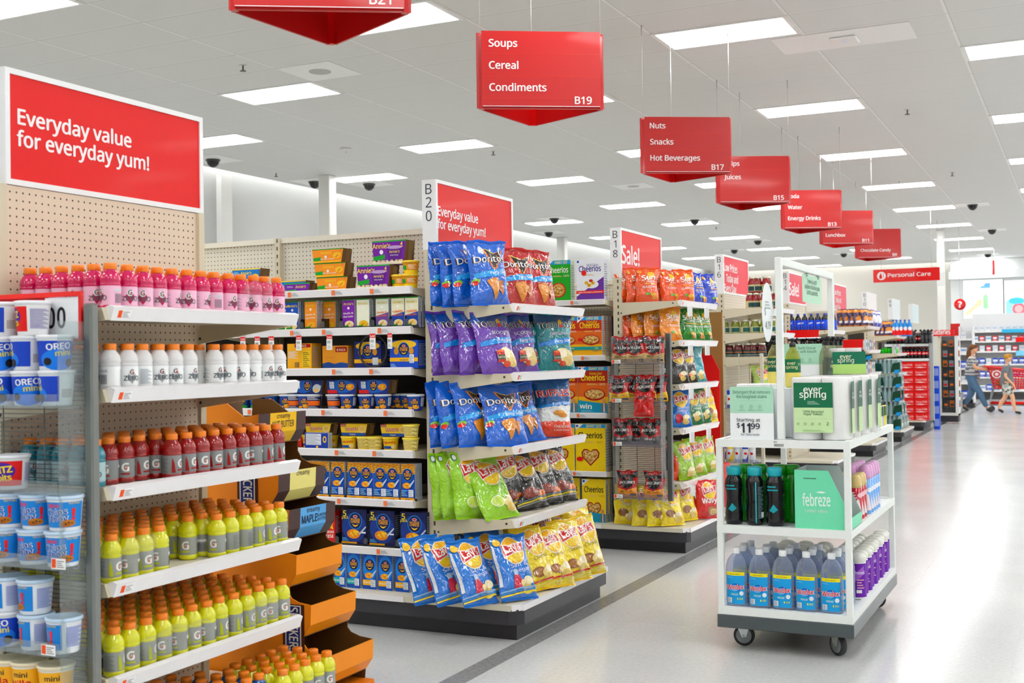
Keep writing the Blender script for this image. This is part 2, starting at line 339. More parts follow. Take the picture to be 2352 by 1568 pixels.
# ceiling light panels on the tile grid
def light_proto():
    r = thing('ceiling_light', 'lit panel', 'light')
    d = MB().box(.042, .026, -.006, 1.177, .584, 0, 'ffffff').build('diffuser', 'panel_light', r)
    f = MB()
    for a in ((0, 0, 1.219, .026), (0, .584, 1.219, .61), (0, .026, .042, .584), (1.177, .026, 1.219, .584)): f.box(a[0], a[1], -.012, a[2], a[3], 0, 'eeeeec')
    return Proto(r, [d, f.build('frame', 'paint', r)])
LP = light_proto()
rows = {}
for i in range(-3, 5):
    x = GX+2.438*i; k = 0
    for j in range(-4, 10):
        y = GY+3.658*j+(1.829 if i % 2 else 0)
        if y > YF-1.5 or y < YB+.3: continue
        seen = False
        for (a, b) in ((0, 0), (1.2, 0), (1.2, .6), (0, .6)):
            p = Vector((x+a, y+b, CEIL))-EYE
            if p.dot(FW) > .5:
                u, v = proj((x+a, y+b, CEIL)); seen = seen or (-20 < u < 2372 and -20 < v < 1600)
        if seen: k += 1; lab = 'lit ceiling panel, %s from the near end of the %s row from the side wall' % (ORD[k], ORD[i+4]); g = 'ceiling light panels'
        else: lab = 'lit ceiling panel behind or beside the camera'; g = 'ceiling panels out of view'
        LP.put((x, y, CEIL-.001), label=lab, group=g)
# dome cameras, sprinklers, speakers
def dome():
    r = thing('security_camera', 'dome', 'camera')
    a = MB().box(-.305, -.305, -.008, .305, .305, 0, 'f2f2f0').build('ceiling_plate', 'paint', r)
    b = MB().lathe([(.1, -.03), (.1, -.008)], '3a3a38', 20).build('collar', 'plastic', r)
    c = MB().ball((0, 0, -.03), (.088, .088, .088), '17171a', 18, 8, 0, .5).build('dome_cover', 'gloss', r)
    return Proto(r, [a, b, c])
DP = dome()
for k, (u, v, w) in enumerate(((500, 368, 'nearest the cove-lit side wall beside the big red sign'), (723, 420, 'half hidden behind the white wall column'), (849, 425, 'just past the white wall column'), (1272, 505, 'in front of a light panel over the cereal'), (1259, 537, 'small one above the second column'), (1596, 508, 'against a light panel over the sale sign'), (1742, 556, 'over the low prices sign'), (1692, 577, 'lower of two over the low prices sign'), (1938, 586, 'below the lunchbox aisle sign'), (2236, 473, 'alone over the main aisle'), (2281, 531, 'second along the main aisle'), (2274, 587, 'smallest, far down the main aisle'))):
    p = pz(u, v-4, CEIL); DP.put((GX+1.219*(math.floor((p.x-GX)/1.219))+.305*(1 if (p.x-GX) % 1.219 < .61 else 3), p.y, CEIL-.001) if k not in (1, 8) else (p.x, p.y, CEIL-.001), label='black dome camera on the ceiling, '+w, group='dome cameras')
def sprk():
    r = thing('sprinkler', 'sprinkler head', 'sprinkler')
    a = MB().lathe([(.035, -.004), (.035, 0)], 'e8e8e6', 14).build('escutcheon', 'metal', r)
    b = MB().tube([(0, 0, 0), (0, 0, -.05)], .009, '77736a').lathe([(.03, -.058), (.03, -.052)], '6a665e', 12).build('head', 'metal', r)
    return Proto(r, [a, b])
SP = sprk()
for u, v, w in ((558, 150, 'above the big red sign'), (634, 397, 'beside the wall column'), (1133, 347, 'beside the light panel over the pasta'), (2084, 252, 'above the main aisle'), (2187, 396, 'second over the main aisle'), (1645, 520, 'over the sale sign')):
    p = pz(u, v, CEIL); SP.put((p.x, p.y, CEIL-.001), label='small metal sprinkler head on the ceiling, '+w, group='sprinklers')
for u, v, w, s in ((735, 163, 'in the tile above the big red sign', .11), (1455, 427, 'small, beyond the nuts sign', .1)):
    p = pz(u, v, CEIL); t = thing('ceiling_speaker', 'round flush speaker grille in a white tile '+w, 'speaker', (p.x, p.y, CEIL-.001))
    MB().box(-.3, -.3, -.006, .3, .3, 0, 'f0f0ee').build('tile', 'paint', t); MB().lathe([(s, -.01), (s, -.006)], 'b9b9b4', 24).build('grille', 'matte', t)
p = pz(1940, 88, CEIL); t = thing('wireless_access_point', 'white access point with a blue light above the main aisle', 'network box', (p.x, p.y, CEIL-.001))
MB().box(-.61, -.3, -.006, .6, .3, 0, 'f0f0ef').build('tile', 'paint', t); MB().bbox(-.12, -.12, -.03, .12, .12, -.006, 'f6f6f5', .01).build('housing', 'plastic', t); MB().lathe([(.012, -.033), (.012, -.03)], '8fb6ff', 10).build('status_light', 'lit_sign', t)
p = pz(795, 340, CEIL); t = thing('smoke_detector', 'white round detector on the ceiling past the first panel row', 'detector', (p.x, p.y, CEIL-.001))
MB().lathe([(.045, -.05), (.06, -.03), (.075, -.03), (.075, 0)], 'e9e9e6', 18).build('housing', 'plastic', t); MB().lathe([(.012, -.056), (.012, -.05)], '9c9c98', 8).build('sensor', 'plastic', t)
# ---------------------------------------------------------------- shelving
BEIGE, CREAM, RAIL, RED = 'd3cbb6', 'e6e1d4', 'f1eff0', 'd8262c'
PITCH_Y = 2.71
def gy(k): return 2.49+PITCH_Y*k          # k: 0 = the drinks end beside the camera, 1 = the chip end ...
def price_rail(x0, y0, y1, z, parent, name='price_rail'):   # clear-fronted label channel facing +X
    b = MB().prism([(x0-.004, z-.036), (x0+.016, z-.042), (x0+.03, z-.002), (x0+.012, z+.004), (x0-.006, z-.002)], y1-y0, RAIL, 'y', y0)
    # profile given as (x,z)
    return b.build(name, 'gloss', parent)
def endcap(k, shelves, label, deck=True, tags=0, panel='pegboard_x', slat=False):
    y0 = gy(k); t = thing('shelving_endcap', label, 'shelf unit', (-3.0, y0, 0))
    p = MB().box(-.02, .12, .179, 0, 1.0, 1.938, 'd9d2c4' if k else 'dccdba').build('back_panel', panel, t)
    for a in (.088, 1.0):
        u = MB().box(-.05, a, .179, .012, a+.03, 1.938, BEIGE); yy = a-.0006 if a < .5 else a+.0306
        for q in range(38): u.box(-.017, yy-.0004, .2+q*.046, -.006, yy+.0004, .222+q*.046, '4c4335')
        u.build('upright', 'paint', t)
    for i, z in enumerate(shelves):
        s = MB().bbox(.012, .104, z-.03, .447, .996, z-.012, CREAM, .003)
        for q in range(26): s.box(.40, .13+q*.033, z-.0121, .425, .14+q*.033, z-.0115, 'a49c8c')
        s = s.build('shelf', 'paint', t)
        price_rail(.435, .1, 1.0, z, s)
        for a in (.086, .998):
            b = MB().prism([(.0, z-.1), (.005, z-.012), (.02, z-.004), (.43, z-.003), (.444, z-.04), (.40, z-.045)], .014, BEIGE, 'y', a)
            for q in ((.012, z-.08), (.4, z-.02)): b.lathe([(.006, 0), (.006, .0015)], '3a352c', 8, M=Matrix.Translation((q[0], a, q[1])) @ Matrix.Rotation(PI/2, 4, 'X'))
            b.build('bracket', 'paint', s)
        tg = MB()
        art(tg, [('p', [(0, 0), (.055, 0), (.055, .028), (0, .028)], 'fdfdfd'), ('r', .002, .003, .018, .026, 'ee6a4a'), ('bars', .022, .004, .048, .024, 4, '9a9a9a', 0)], lambda a, b, o: (.4525+b*.36+o, .12+a, z-.036+b*.93))
        tg.build('price_label', 'card', s)
        for q in range(tags if i else min(tags, 2)):   # little sale flags hanging from the rail
            yy = .25+q*.42; f = MB(); art(f, [('p', [(0, 0), (.032, 0), (.032, .075), (0, .075)], 'fbfbfb'), ('r', 0, .055, .032, .075, 'dd2f3d'), ('bars', .004, .015, .028, .04, 3, '555555', 0)], lambda a, b, o: (.455+o-.0006*q+a*.9, yy+.028-a*.1, z-.11+b)); f.box(.4535, yy-.001, z-.11, .4545, yy+.029, z-.03, 'f6f6f6'); f.build('sale_flag', 'card', s)
    return t
def base(k, xl, t):
    L = xl+2.51; off = (-2.51-t.location.x, 0, 0)
    MB().box(L, 0, 0, 0, 1.1, .08, '26262a').box(L, -.002, .074, -.03, .004, .079, '6b6258').build('kick_plate', 'black_kick', t, off)
    MB().prism([(L, -.05), (-.02, -.05), (.02, -.03), (.038, .01), (.038, 1.1), (-.0, 1.15), (L, 1.15)], .075, '333337', 'z', .08).build('bumper', 'black_kick', t, off)
    d = MB().prism([(L, -.052), (-.005, -.052), (.032, -.012), (.032, 1.11), (-.005, 1.152), (L, 1.152)], .022, 'ddd8c9', 'z', .1552).build('deck', 'paint', t, off)
    MB().prism([(-.002, -.05), (.034, -.012), (.046, -.012), (.046, 1.11), (.034, 1.11), (.032, -.01)], .03, RAIL, 'z', .149).build('price_rail', 'gloss', d)
    MB().box(L, -.064, .15, -.6, -.053, .178, RAIL).build('price_rail', 'gloss', d)
    MB().box(-.6, -.06, .15, -.004, -.053, .177, 'd8d3c2').build('deck_rim', 'paint', d)
    return t
def run(k, shelves, label, n=3, top=2.105, tagx=()):
    y0 = gy(k); t = thing('gondola_shelving', label, 'shelf unit', (-3.085, y0, 0))
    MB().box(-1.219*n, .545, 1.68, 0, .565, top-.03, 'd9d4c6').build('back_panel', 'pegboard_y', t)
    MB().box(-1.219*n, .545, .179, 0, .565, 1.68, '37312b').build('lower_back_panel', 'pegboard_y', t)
    MB().box(-1.219*n, .53, top-.03, 0, .58, top, 'e2ddcf').build('top_rail', 'paint', t)
    for a in range(n+1):
        u = MB().box(-1.219*a-.018, .515, .179, -1.219*a+.018, .545, top, BEIGE)
        for q in range(44): u.box(-1.219*a-.004, .5145, .1+q*.046, -1.219*a+.004, .5149, .122+q*.046, '3c352a')
        u.build('upright', 'paint', t)
    for i, z in enumerate(shelves):
        for a in range(n):
            x1 = -1.219*a-.006; x0 = x1-1.207
            s = MB().box(x0, .03, z-.034, x1, .515, z-.008, 'd6d0c0').build('shelf', 'paint', t)
            MB().prism([(.012, z-.04), (.03, z-.04), (.03, z-.002), (.014, z), (.005, z-.004)], x1-x0, RAIL, 'x', x0).build('price_rail', 'gloss', s)
            b = MB().prism([(.515, z-.1), (.515, z-.01), (.03, z-.01), (.03, z-.04)], .012, BEIGE, 'x', x1-.008).build('bracket', 'paint', s)
            tg = MB(); rnd = random.Random(i*7+a+k)
            for q in range(4):
                xx = x0+.12+q*.29+rnd.uniform(-.05, .05)
                art(tg, [('r', xx, z-.034, xx+.022, z-.008, 'e98563'), ('bars', xx+.026, z-.03, xx+.07, z-.012, 3, 'a9adb4', 0)], S_front(.0052))
            tg.build('price_label', 'card', s)
    return t
Z0, Z1, Z2 = (1.545, 1.305, 1.02, .74, .465), (1.645, 1.30, .935, .57), (1.762, 1.48, 1.17, .857, .475)
base(0, -4.2, endcap(0, Z0, 'cream pegboard end display full of sports drinks under the big red sign'))
endcap(1, Z1, 'cream pegboard end display of chip bags under the sign numbered B20')
endcap(2, Z2, 'cream end display of chips with jerky rack under the Sale sign numbered B18', tags=2)
ZM = (1.752, 1.546, 1.335, 1.12, .91, .655, .405)
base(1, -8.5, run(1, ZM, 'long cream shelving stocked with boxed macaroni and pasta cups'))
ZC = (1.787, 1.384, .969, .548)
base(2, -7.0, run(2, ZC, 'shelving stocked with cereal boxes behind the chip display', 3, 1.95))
# ---------------------------------------------------------------- signs on the shelf ends
def end_sign(k, lines, side, label, size=.068, red='d8232a', w=.915, x=-3.0, zb=1.94, zt=2.305):
    y0 = gy(k)+.122; t = thing('endcap_sign', label, 'sign', (x, y0, zb)); h = zt-zb
    f = MB(); b = .018
    f.box(-.08, 0, 0, -.006, w, h, 'eceded')
    for q in ((0, 0, w, b), (0, h-b, w, h), (0, b, b, h-b), (w-b, b, w, h-b)): f.box(-.006, q[0], q[1], .004, q[2], q[3], 'eef0f1')
    f.build('frame', 'plastic', t)
    MB().box(-.006, b, b, -.001, w-b, h-b, red).build('panel', 'card', t)
    m = MB(); art(m, [('t', s, a, z, size, 'f7f2f3', 'l', wd, 0, .028) for s, a, z, wd in lines], S_right(-.0006)); m.build('lettering', 'card', t)
    if side:
        m = MB(); art(m, [('t', c, .04, h-.075-i*.07, .075, '3f444c', 'c', 0, 0, .004) for i, c in enumerate(side)], S_front(-.0005, -.08)); m.build('number_lettering', 'card', t)
    return t
end_sign(0, [('Everyday value', .052, .195, .49), ('for everyday yum!', .048, .126, .58)], '', 'large red sign reading Everyday value above the sports drinks')
end_sign(1, [('Everyday value', .012+.014, .18, .45), ('for everyday yum!', .024, .113, .54)], 'B20', 'red sign with white side numbered B20 above the chip display')
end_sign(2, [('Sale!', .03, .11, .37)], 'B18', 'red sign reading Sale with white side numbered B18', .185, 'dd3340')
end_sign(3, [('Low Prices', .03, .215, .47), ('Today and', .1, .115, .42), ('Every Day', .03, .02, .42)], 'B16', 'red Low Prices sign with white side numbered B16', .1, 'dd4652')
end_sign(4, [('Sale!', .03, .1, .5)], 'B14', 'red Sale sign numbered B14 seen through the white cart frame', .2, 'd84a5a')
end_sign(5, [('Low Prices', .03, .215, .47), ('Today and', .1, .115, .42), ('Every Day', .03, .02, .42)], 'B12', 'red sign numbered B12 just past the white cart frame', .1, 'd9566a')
# ---------------------------------------------------------------- hanging aisle signs
def hang_sign(y, lines, code, label, d2=.45, d3=.77):
    P = [Vector((-3.43, 0)), Vector((-2.70, d2)), Vector((-3.37, d3))]; c = (P[0]+P[1]+P[2])/3; P = [p-c for p in P]; zb, zt = 2.95, 3.44
    t = thing('hanging_aisle_sign', label, 'sign', (c.x, y+c.y, zb), 0, 'hanging aisle signs'); h = zt-zb; cut = .055
    for i in range(3):
        A, B = P[i], P[(i+1) % 3]; d = (B-A).normalized(); nrm = Vector((d.y, -d.x)); L = (B-A).length
        def W(a, n_, z): q = A+d*a+nrm*n_; return (q.x, q.y, z)
        M = Matrix(((d.x, -nrm.x, 0, A.x), (d.y, -nrm.y, 0, A.y), (0, 0, 1, 0), (0, 0, 0, 1)))
        MB().box(cut, .004, 0, L-cut, .016, h-.02, 'b30d16', M).box(cut-.005, -.012, .01, L-cut+.005, .004, h, 'bd1411', M).build('panel', 'plastic', t)
        m = MB().box(cut, -.0135, .012, L-cut, -.0122, .016, 'efe3e3', M)
        for q in range(1, 4): m.box(cut, -.0128, h-q*.143, L-cut, -.0121, h-q*.143+.002, 'e0584f', M)
        m.build('panel_seam', 'gloss', t)
        if i == 0:
            m = MB(); a0 = cut+.042
            art(m, [('t', s, a0, h-.1-j*.14, .066, 'f4ecec', 'l', 0, 0, .028) for j, s in enumerate(lines) if s]+[('t', code, L-cut-.055, .03, .066, 'f4ecec', 'r', 0, 0, .028)], lambda a, b, o: W(a, .0125+o, b)); m.build('lettering', 'card', t)
        # chamfered corner strip and the wire that carries it
        C = P[(i+2) % 3]; e = (C-A).normalized(); a1 = A+d*cut; a2 = A+e*cut
        s = MB(); s.prism([tuple(a1), tuple(a1.lerp(a2, .5)+(A-(a1+a2)/2)*.25), tuple(a2), tuple((a2+a1)/2+(c-c-A)*.02-A*.04)], h-.02, 'bf141d', 'z', 0); s.build('corner_strip', 'gloss', t)
        MB().tube([(A.x*.9, A.y*.9, h-.03), (A.x*.9, A.y*.9, CEIL-zb)], .0022, 'dcdcda', 5).tube([(A.x*.9, A.y*.9, CEIL-zb-.09), (A.x*.9, A.y*.9, CEIL-zb)], .006, 'c9c9c6', 6).build('wire', 'metal', t)
    return t
for y, ls, cde, w, d2, d3 in ((4.18, ('', '', ''), 'B21', 'cut off by the top edge over the drinks', .45, .77), (6.60, ('Soups', 'Cereal', 'Condiments'), 'B19', 'reading Soups Cereal Condiments', .45, .74), (9.68, ('Nuts', 'Snacks', 'Hot Beverages'), 'B17', 'reading Nuts Snacks Hot Beverages', .44, .7), (12.02, ('Chips', 'Juices', ''), 'B15', 'ending in Juices', .4, .78), (14.97, ('Soda', 'Water', 'Energy Drinks'), 'B13', 'reading Water and Energy Drinks', .38, .78), (17.42, ('', '', 'Lunchbox'), 'B11', 'reading Lunchbox', .43, .78), (20.39, ('', 'Mints', 'Chocolate Candy'), 'B9', 'reading Mints and Chocolate Candy', .36, .8)):
    hang_sign(y, ls, cde, 'three-sided red hanging sign %s, numbered %s' % (w, cde), d2, d3)
# ---------------------------------------------------------------- products: builders
def bottle(name, juice, label_art, cap='fb9020', cat='drink', H=.147, mt='juice'):
    k = H/.147
    b = MB().lathe([(.004, .0), (.027, 0), (.0305, .004), (.0312, .014), (.0295, .0165), (.0295, .074), (.0312, .0765), (.0312, .080), (.0292, .0835), (.0312, .087), (.0312, .094), (.0285, .105), (.0235, .114), (.0178, .12), (.0165, .124), (.0165, .127)], juice, 18).build(name, mt)
    if k != 1: b.scale = (k, k, k)
    c = MB().lathe([(.0182, .123), (.0188, .124), (.0188, .139), (.0172, .142), (.0002, .142)], cap, 18).build('cap', 'plastic', b)
    l = MB(); w = .187; art(l, [('r', 0, .0165, w, .0738, label_art[0])]+label_art[1], S_cyl(.0297, w), .009); l = l.build('label', 'card', b)
    tag(b, 'bottle', cat); return Proto(b, [c, l])
LG = [('e', .0935, .052, .013, .013, 'f2f2f0'), ('t', 'G', .0935, .044, .024, '50565c', 'c', 0, 0, .03), ('p', [(.094, .043), (.1, .05), (.0965, .056)], 'e2572b')]
def G_ret(bg, accent, txt):   # big letter label
    return [('t', 'G', .0935, .036, .034, 'f4f4f2', 'c', 0, 0, .05), ('p', [(.092, .036), (.1, .046), (.097, .053), (.096, .046)], 'e8622e'), ('r', .08, .025, .107, .030, accent), ('bars', .14, .02, .165, .045, 9, '4a4d52', 1), ('r', .138, .05, .167, .058, 'e9e9e9'), ('bars', .02, .02, .05, .065, 10, txt, 0), ('p', [(.062, .02), (.074, .02), (.07, .05), (.064, .068), (.062, .045)], accent)]
def G_zero(bg, tri, txt):
    return [('p', [(.078, .042), (.0935, .068), (.109, .042), (.0935, .020)], tri), ('e', .0935, .055, .0095, .0105, 'eef0f1'), ('t', 'G', .0935, .049, .02, '6b5f62', 'c', 0, 0, .045), ('p', [(.093, .049), (.098, .055), (.096, .06)], 'd9532c'), ('t', 'ZERO', .0935, .031, .02, '5b6166', 'c', .046, 0, .03), ('bars', .14, .022, .166, .05, 9, '5c5f66', 1), ('r', .138, .057, .167, .064, 'cfd2d6'), ('bars', .02, .02, .055, .066, 12, 'aab0b8', 0)]
B_PINK = bottle('sports_drink_bottle', 'd8186c', ('f3c6da', G_zero(0, 'b51f5c', 0)))
B_WHITE = bottle('sports_drink_bottle', 'fbfdfc', ('f8fafa', G_zero(0, 'a9adb0', 0)), mt='milky')
B_RED = bottle('sports_drink_bottle', 'a30a15', ('8f9191', G_ret(0, '9c1420', '70706f')))
B_TEAL = bottle('sports_drink_bottle', '1191a6', ('bcd3d8', G_zero(0, '5f9aa6', 0)))
B_YEL = bottle('sports_drink_bottle', 'eeee24', ('9da09a', G_ret(0, 'b9c02e', '7d807c')))
B_BLUE = bottle('sports_drink_bottle', '0c5fa0', ('8f9698', G_ret(0, '1d62a8', '70767a')))
# ---- bag: an inflated pouch with crimped ends
def bagshape(w, h, t, seed, fold=0.):
    rnd = random.Random(seed); ph = [rnd.uniform(0, 6.28) for _ in range(8)]; lean = rnd.uniform(-.012, .012)
    def sf(u, v, side):      # u -1..1, v 0..1, side -1 front
        e = max(0, 1-abs(u)**2.4)**.62; b = min(1, max(0, (v-.035)/.16))**.55; a = min(1, max(0, (.965-v)/.26))**.8
        T = t/2*e*b*a*(1.08-.3*v)
        cr = .0062*math.sin(7*u+ph[0]+2*v)*math.exp(-((v-.06)/.16)**2)+.0064*math.sin(8*u+ph[1])*math.exp(-((v-.93)/.17)**2)+.0036*math.sin(5*u+9*v+ph[2])+.003*math.sin(-6*u+13*v+ph[3])
        nz = abs(noise.noise(Vector((u*2.3+seed*3.1, v*3.7+side*5, seed*1.7)))); n2 = abs(noise.noise(Vector((u*4.1-seed, v*6.3+side*9, seed*.7))))
        cr += .002-.0045*max(0, 1-nz/.2)-.002*max(0, 1-n2/.2)
        T += cr*e*min(1, b*a*1.4)
        x = w/2*u*(1-.075*math.sin(PI*min(1, max(0, v)))*(1 if abs(u) > .0 else 0))+.004*math.sin(11*v+ph[4])*abs(u)**3+lean*v
        x += .01*math.sin(PI*v)*math.sin(ph[5])
        y = side*T+.010*math.sin(3*v+ph[6])*v+.002*math.sin(9*u+ph[7])*(1 if v < .04 or v > .96 else .3)
        z = h*v*(1-.015*abs(u)*math.sin(PI*v))+(.004*math.sin(6*u+ph[1]) if v > .9 else 0)
        if fold: y += fold*max(0, v-.55)**2*2
        return x, y, z
    return sf
def bag(name, w, h, t, seed, front, shapes, back='d9dadb', cat='snack', edge=None, fold=0., L=.014, mt='foil'):
    sf = bagshape(w, h, t, seed, fold); m = MB(); nu, nv = 24, 32
    for side, col in ((-1, front), (1, back)):
        vs = []; fs = []
        for j in range(nv+1):
            for i in range(nu+1): vs.append(sf(-1+2*i/nu, j/nv, side))
        for j in range(nv):
            for i in range(nu):
                q = (j*(nu+1)+i, j*(nu+1)+i+1, (j+1)*(nu+1)+i+1, (j+1)*(nu+1)+i); fs.append(q if side < 0 else q[::-1])
        m.add(vs, fs, col, True)
    G = [[sf(-1+2*i/nu, j/nv, -1) for i in range(nu+1)] for j in range(nv+1)]
    def S(x, y, o):      # a point of the printed side, on the same facets as the bag itself
        a = min(max(x/w, 0), .9999)*nu; b = min(max(y/h, 0), .9999)*nv; i, j = int(a), int(b); a -= i; b -= j
        p = [G[j][i][k]*(1-a)*(1-b)+G[j][i+1][k]*a*(1-b)+G[j+1][i][k]*(1-a)*b+G[j+1][i+1][k]*a*b for k in range(3)]
        return (p[0], p[1]-o, p[2])
    art(m, shapes, S, L, .00045, .0012)
    b = m.build(name, mt); tag(b, name, cat); kids = []
    for v0, v1, nm in ((0, .035, 'bottom_seal'), (.962, 1.0, 'top_seal')):
        s = MB(); vs = []; fs = []; n = 12
        for j, v in enumerate((v0, (v0*2+v1)/3, (v0+2*v1)/3, v1)):
            for i in range(n+1):
                p = sf(-1+2*i/n, v, -1); vs.append((p[0], p[1]-.0035+(.0012 if j % 2 else -.0006), p[2]))
        for j in range(3):
            for i in range(n): fs.append((j*(n+1)+i, j*(n+1)+i+1, (j+1)*(n+1)+i+1, (j+1)*(n+1)+i))
        kids.append(s.add(vs, fs, edge or front).build(nm, 'gloss', b))
    return Proto(b, kids)
def carton(name, w, h, d, front, shapes, side='cfd3d6', top=None, cat='food box', side_art=None):
    m = MB(); m.bbox(-w/2, 0, 0, w/2, d, h, side, .0012)
    if top: m.box(-w/2+.001, .001, h-.0002, w/2-.001, d-.001, h+.0006, top)
    art(m, [('r', .0005, .0005, w-.0005, h-.0005, front)]+shapes, S_front(0, -w/2), 0, .00018, .0002)
    art(m, side_art if side_art is not None else [('bars', .006, h*.1, d-.006, h*.9, 14, '9aa0a6', 0)], S_right(w/2), 0)
    return Proto(tag(m.build(name, 'card'), name, cat))
def cup(name, lidc, body, shapes, r0=.036, r1=.044, h=.09, cat='snack cup', lid='eef0f4'):
    m = MB().lathe([(.002, 0), (r0-.002, 0), (r0, .003), (r1, h-.004), (r1+.001, h)], body, 22, smooth=True); w = 2*PI*(r0+r1)/2
    art(m, shapes, S_cyl(r0, 2*PI*r0, 0, r1, h), .009, .0002, .0004)
    b = m.build(name, 'card'); tag(b, name, cat)
    l = MB().lathe([(r1+.002, h-.008), (r1+.0035, h-.004), (r1+.0035, h+.0015), (r1-.002, h+.003), (r1-.004, h+.001), (.001, h+.001)], lid, 22).build('lid', 'plastic', b)
    return Proto(b, [l])
def jar(name, fill, labc, lidc, shapes=(), r=.042, h=.13, cat='jar'):
    b = MB().lathe([(.004, 0), (r-.006, 0), (r, .006), (r, h*.55), (r*.93, h*.7), (r*.78, h*.84), (r*.74, h*.9)], fill, 18).build(name, 'jelly'); tag(b, name, cat)
    c = MB().lathe([(r*.78, h*.88), (r*.8, h*.89), (r*.8, h), (r*.75, h*1.01), (.001, h*1.01)], lidc, 18).build('lid', 'metal', b)
    l = MB(); w = 2*PI*r; art(l, [('r', .02, h*.1, w-.02, h*.52, labc)]+list(shapes), S_cyl(r+.0002, w), .009); l = l.build('label', 'card', b)
    return Proto(b, [c, l])
# ---------------------------------------------------------------- sports drinks on the near shelf end
rb = random.Random(5)
def bottles(P, z, x_front, y0, ny, nx, sp, desc, shelf, group, skip=lambda i, j: False, first=0, back=.066):
    """rows run back from the lip (j) and along it (i), counted from the grey post"""
    for j in range(nx):
        for i in range(ny):
            if skip(i, j): continue
            x = x_front-.034-back*j+rb.uniform(-.003, .003); y = y0+.034+sp*i+rb.uniform(-.003, .003)
            P.put((x, y, z+.002), (0, 0, 1.1+rb.uniform(-1.0, 1.0) if rb.random() < .7 else rb.uniform(0, 6.28)),
                  '%s bottle, %s from the grey post, %s row, %s' % (desc, ORD[i+1+first], 'front' if j == 0 else ORD[j+1], shelf), group)
bottles(B_PINK, Z0[0]-.012, -2.575, 2.615, 13, 6, .0675, 'pink drink', 'top shelf', 'pink sports drinks', lambda i, j: (j > 2 and i > 1) or (j == 1 and i > 10))
bottles(B_WHITE, Z0[1]-.012, -2.575, 2.612, 13, 3, .0678, 'cloudy white drink', 'second shelf', 'white sports drinks', lambda i, j: (i == 6 and j == 0) or (j == 2 and i > 6))
bottles(B_TEAL, Z0[2]-.012, -2.64, 2.612, 1, 5, .068, 'teal drink', 'third shelf', 'teal sports drinks')
bottles(B_RED, Z0[2]-.012, -2.585, 2.68, 12, 5, .0678, 'dark red drink', 'third shelf', 'red sports drinks', lambda i, j: (j == 0 and i < 3) or (j == 1 and i == 5), 1)
bottles(B_YEL, Z0[3]-.012, -2.575, 2.612, 13, 6, .0678, 'yellow drink', 'fourth shelf', 'yellow sports drinks', lambda i, j: (j == 0 and i in (5, 6)) or (j == 1 and i == 5) or (j < 1 and i == 4))
bottles(B_YEL, Z0[4]-.012, -2.57, 2.612, 13, 6, .0678, 'yellow drink', 'fifth shelf', 'yellow sports drinks')
bottles(B_BLUE, .178, -2.5, 2.93, 5, 5, .068, 'blue drink', 'floor-level deck', 'blue sports drinks', lambda i, j: i+j > 6)
bottles(B_YEL, .178, -2.46, 3.275, 5, 4, .068, 'yellow drink', 'floor-level deck', 'yellow sports drinks', first=5)
# torn shrink film left hanging on the bottle packs
def wrap(u, v, x, z, w, lab, sd):
    m = MB(); q = random.Random(sd); n = 8; vs = []
    for j in range(n+1):
        for i in range(n+1):
            a, b = i/n-.5, j/n-.5; e = .25*(1-abs(a*2)**2)+.75
            vs.append((.012+.022*noise.noise(Vector((a*3+sd, b*3, sd)))+.01*b, a*w, (b*.075*e)+.02*noise.noise(Vector((a*4, b*2+sd, 1.)))))
    m.add(vs, [(j*(n+1)+i, j*(n+1)+i+1, (j+1)*(n+1)+i+1, (j+1)*(n+1)+i) for j in range(n) for i in range(n)], 'fdfdfd', True)
    o = m.build('shrink_film', 'film'); tag(o, lab, 'plastic film'); o.location = (x, yat(u, x, z), z)
wrap(590, 655, -2.57, Z0[0]+.075, .17, 'torn clear film hanging across the pink bottles', 3.3); wrap(315, 1230, -2.57, Z0[3]+.085, .15, 'torn clear film on the yellow bottles of the fourth shelf', 7.1); wrap(400, 1420, -2.565, Z0[4]+.06, .3, 'loose clear film around the front yellow bottles of the fifth shelf', 5.2); wrap(600, 1350, -2.565, Z0[4]+.06, .2, 'loose clear film at the far end of the fifth shelf', 9.4)
# ---------------------------------------------------------------- cookie cup rack on the side of the drinks end
RKY, RKX = 2.548, -2.575
RK = thing('wing_rack', 'grey wire rack with clear acrylic shelves of cookie cups beside the drinks', 'rack', (RKX, RKY, 0))
m = MB()
for q in range(92): m.tube([(-.75, 0, .3+q*.0135), (-.02, 0, .3+q*.0135)], .0016, '6b6c6c', 4)
for q in range(5): m.tube([(-.03-q*.17, .002, .3), (-.03-q*.17, .002, 1.535)], .0022, '6b6c6c', 5)
m.build('wire_grid', 'metal', RK)
MB().bbox(-.022, -.02, .27, .012, .012, 1.553, '8b8d8b', .006).build('post', 'metal', RK)
MB().box(-.022, -.113, .3, -.019, -.02, 1.5, 'f2f6f6').build('side_panel', 'acrylic', RK)
def zof(v, u=120, y=RKY-.113): return py(u, v, y).z
RZ = [zof(933), zof(1133), zof(1305), zof(1505), zof(1700)]
for i, z in enumerate(RZ):
    s = MB().box(-.75, -.113, z-.005, -.024, -.004, z, 'eef2f4').build('shelf', 'acrylic', RK)
    MB().box(-.75, -.116, z-.005, -.024, -.1135, z+.034, 'f4f7f8').build('shelf_lip', 'acrylic', s)
    if i in (2, 3, 4):
        u = (118, 95, 110)[i-2]; x = xat(u, RKY-.117, z)-RKX; mm = MB()
        art(mm, [('p', [(0, 0), (.055, 0), (.055, .03), (0, .03)], 'fafafa'), ('r', .002, .003, .018, .028, 'e8674a'), ('bars', .021, .004, .05, .026, 4, '8e8e8e', 0)], S_front(-.117, x, z)); mm.build('price_label', 'card', s)
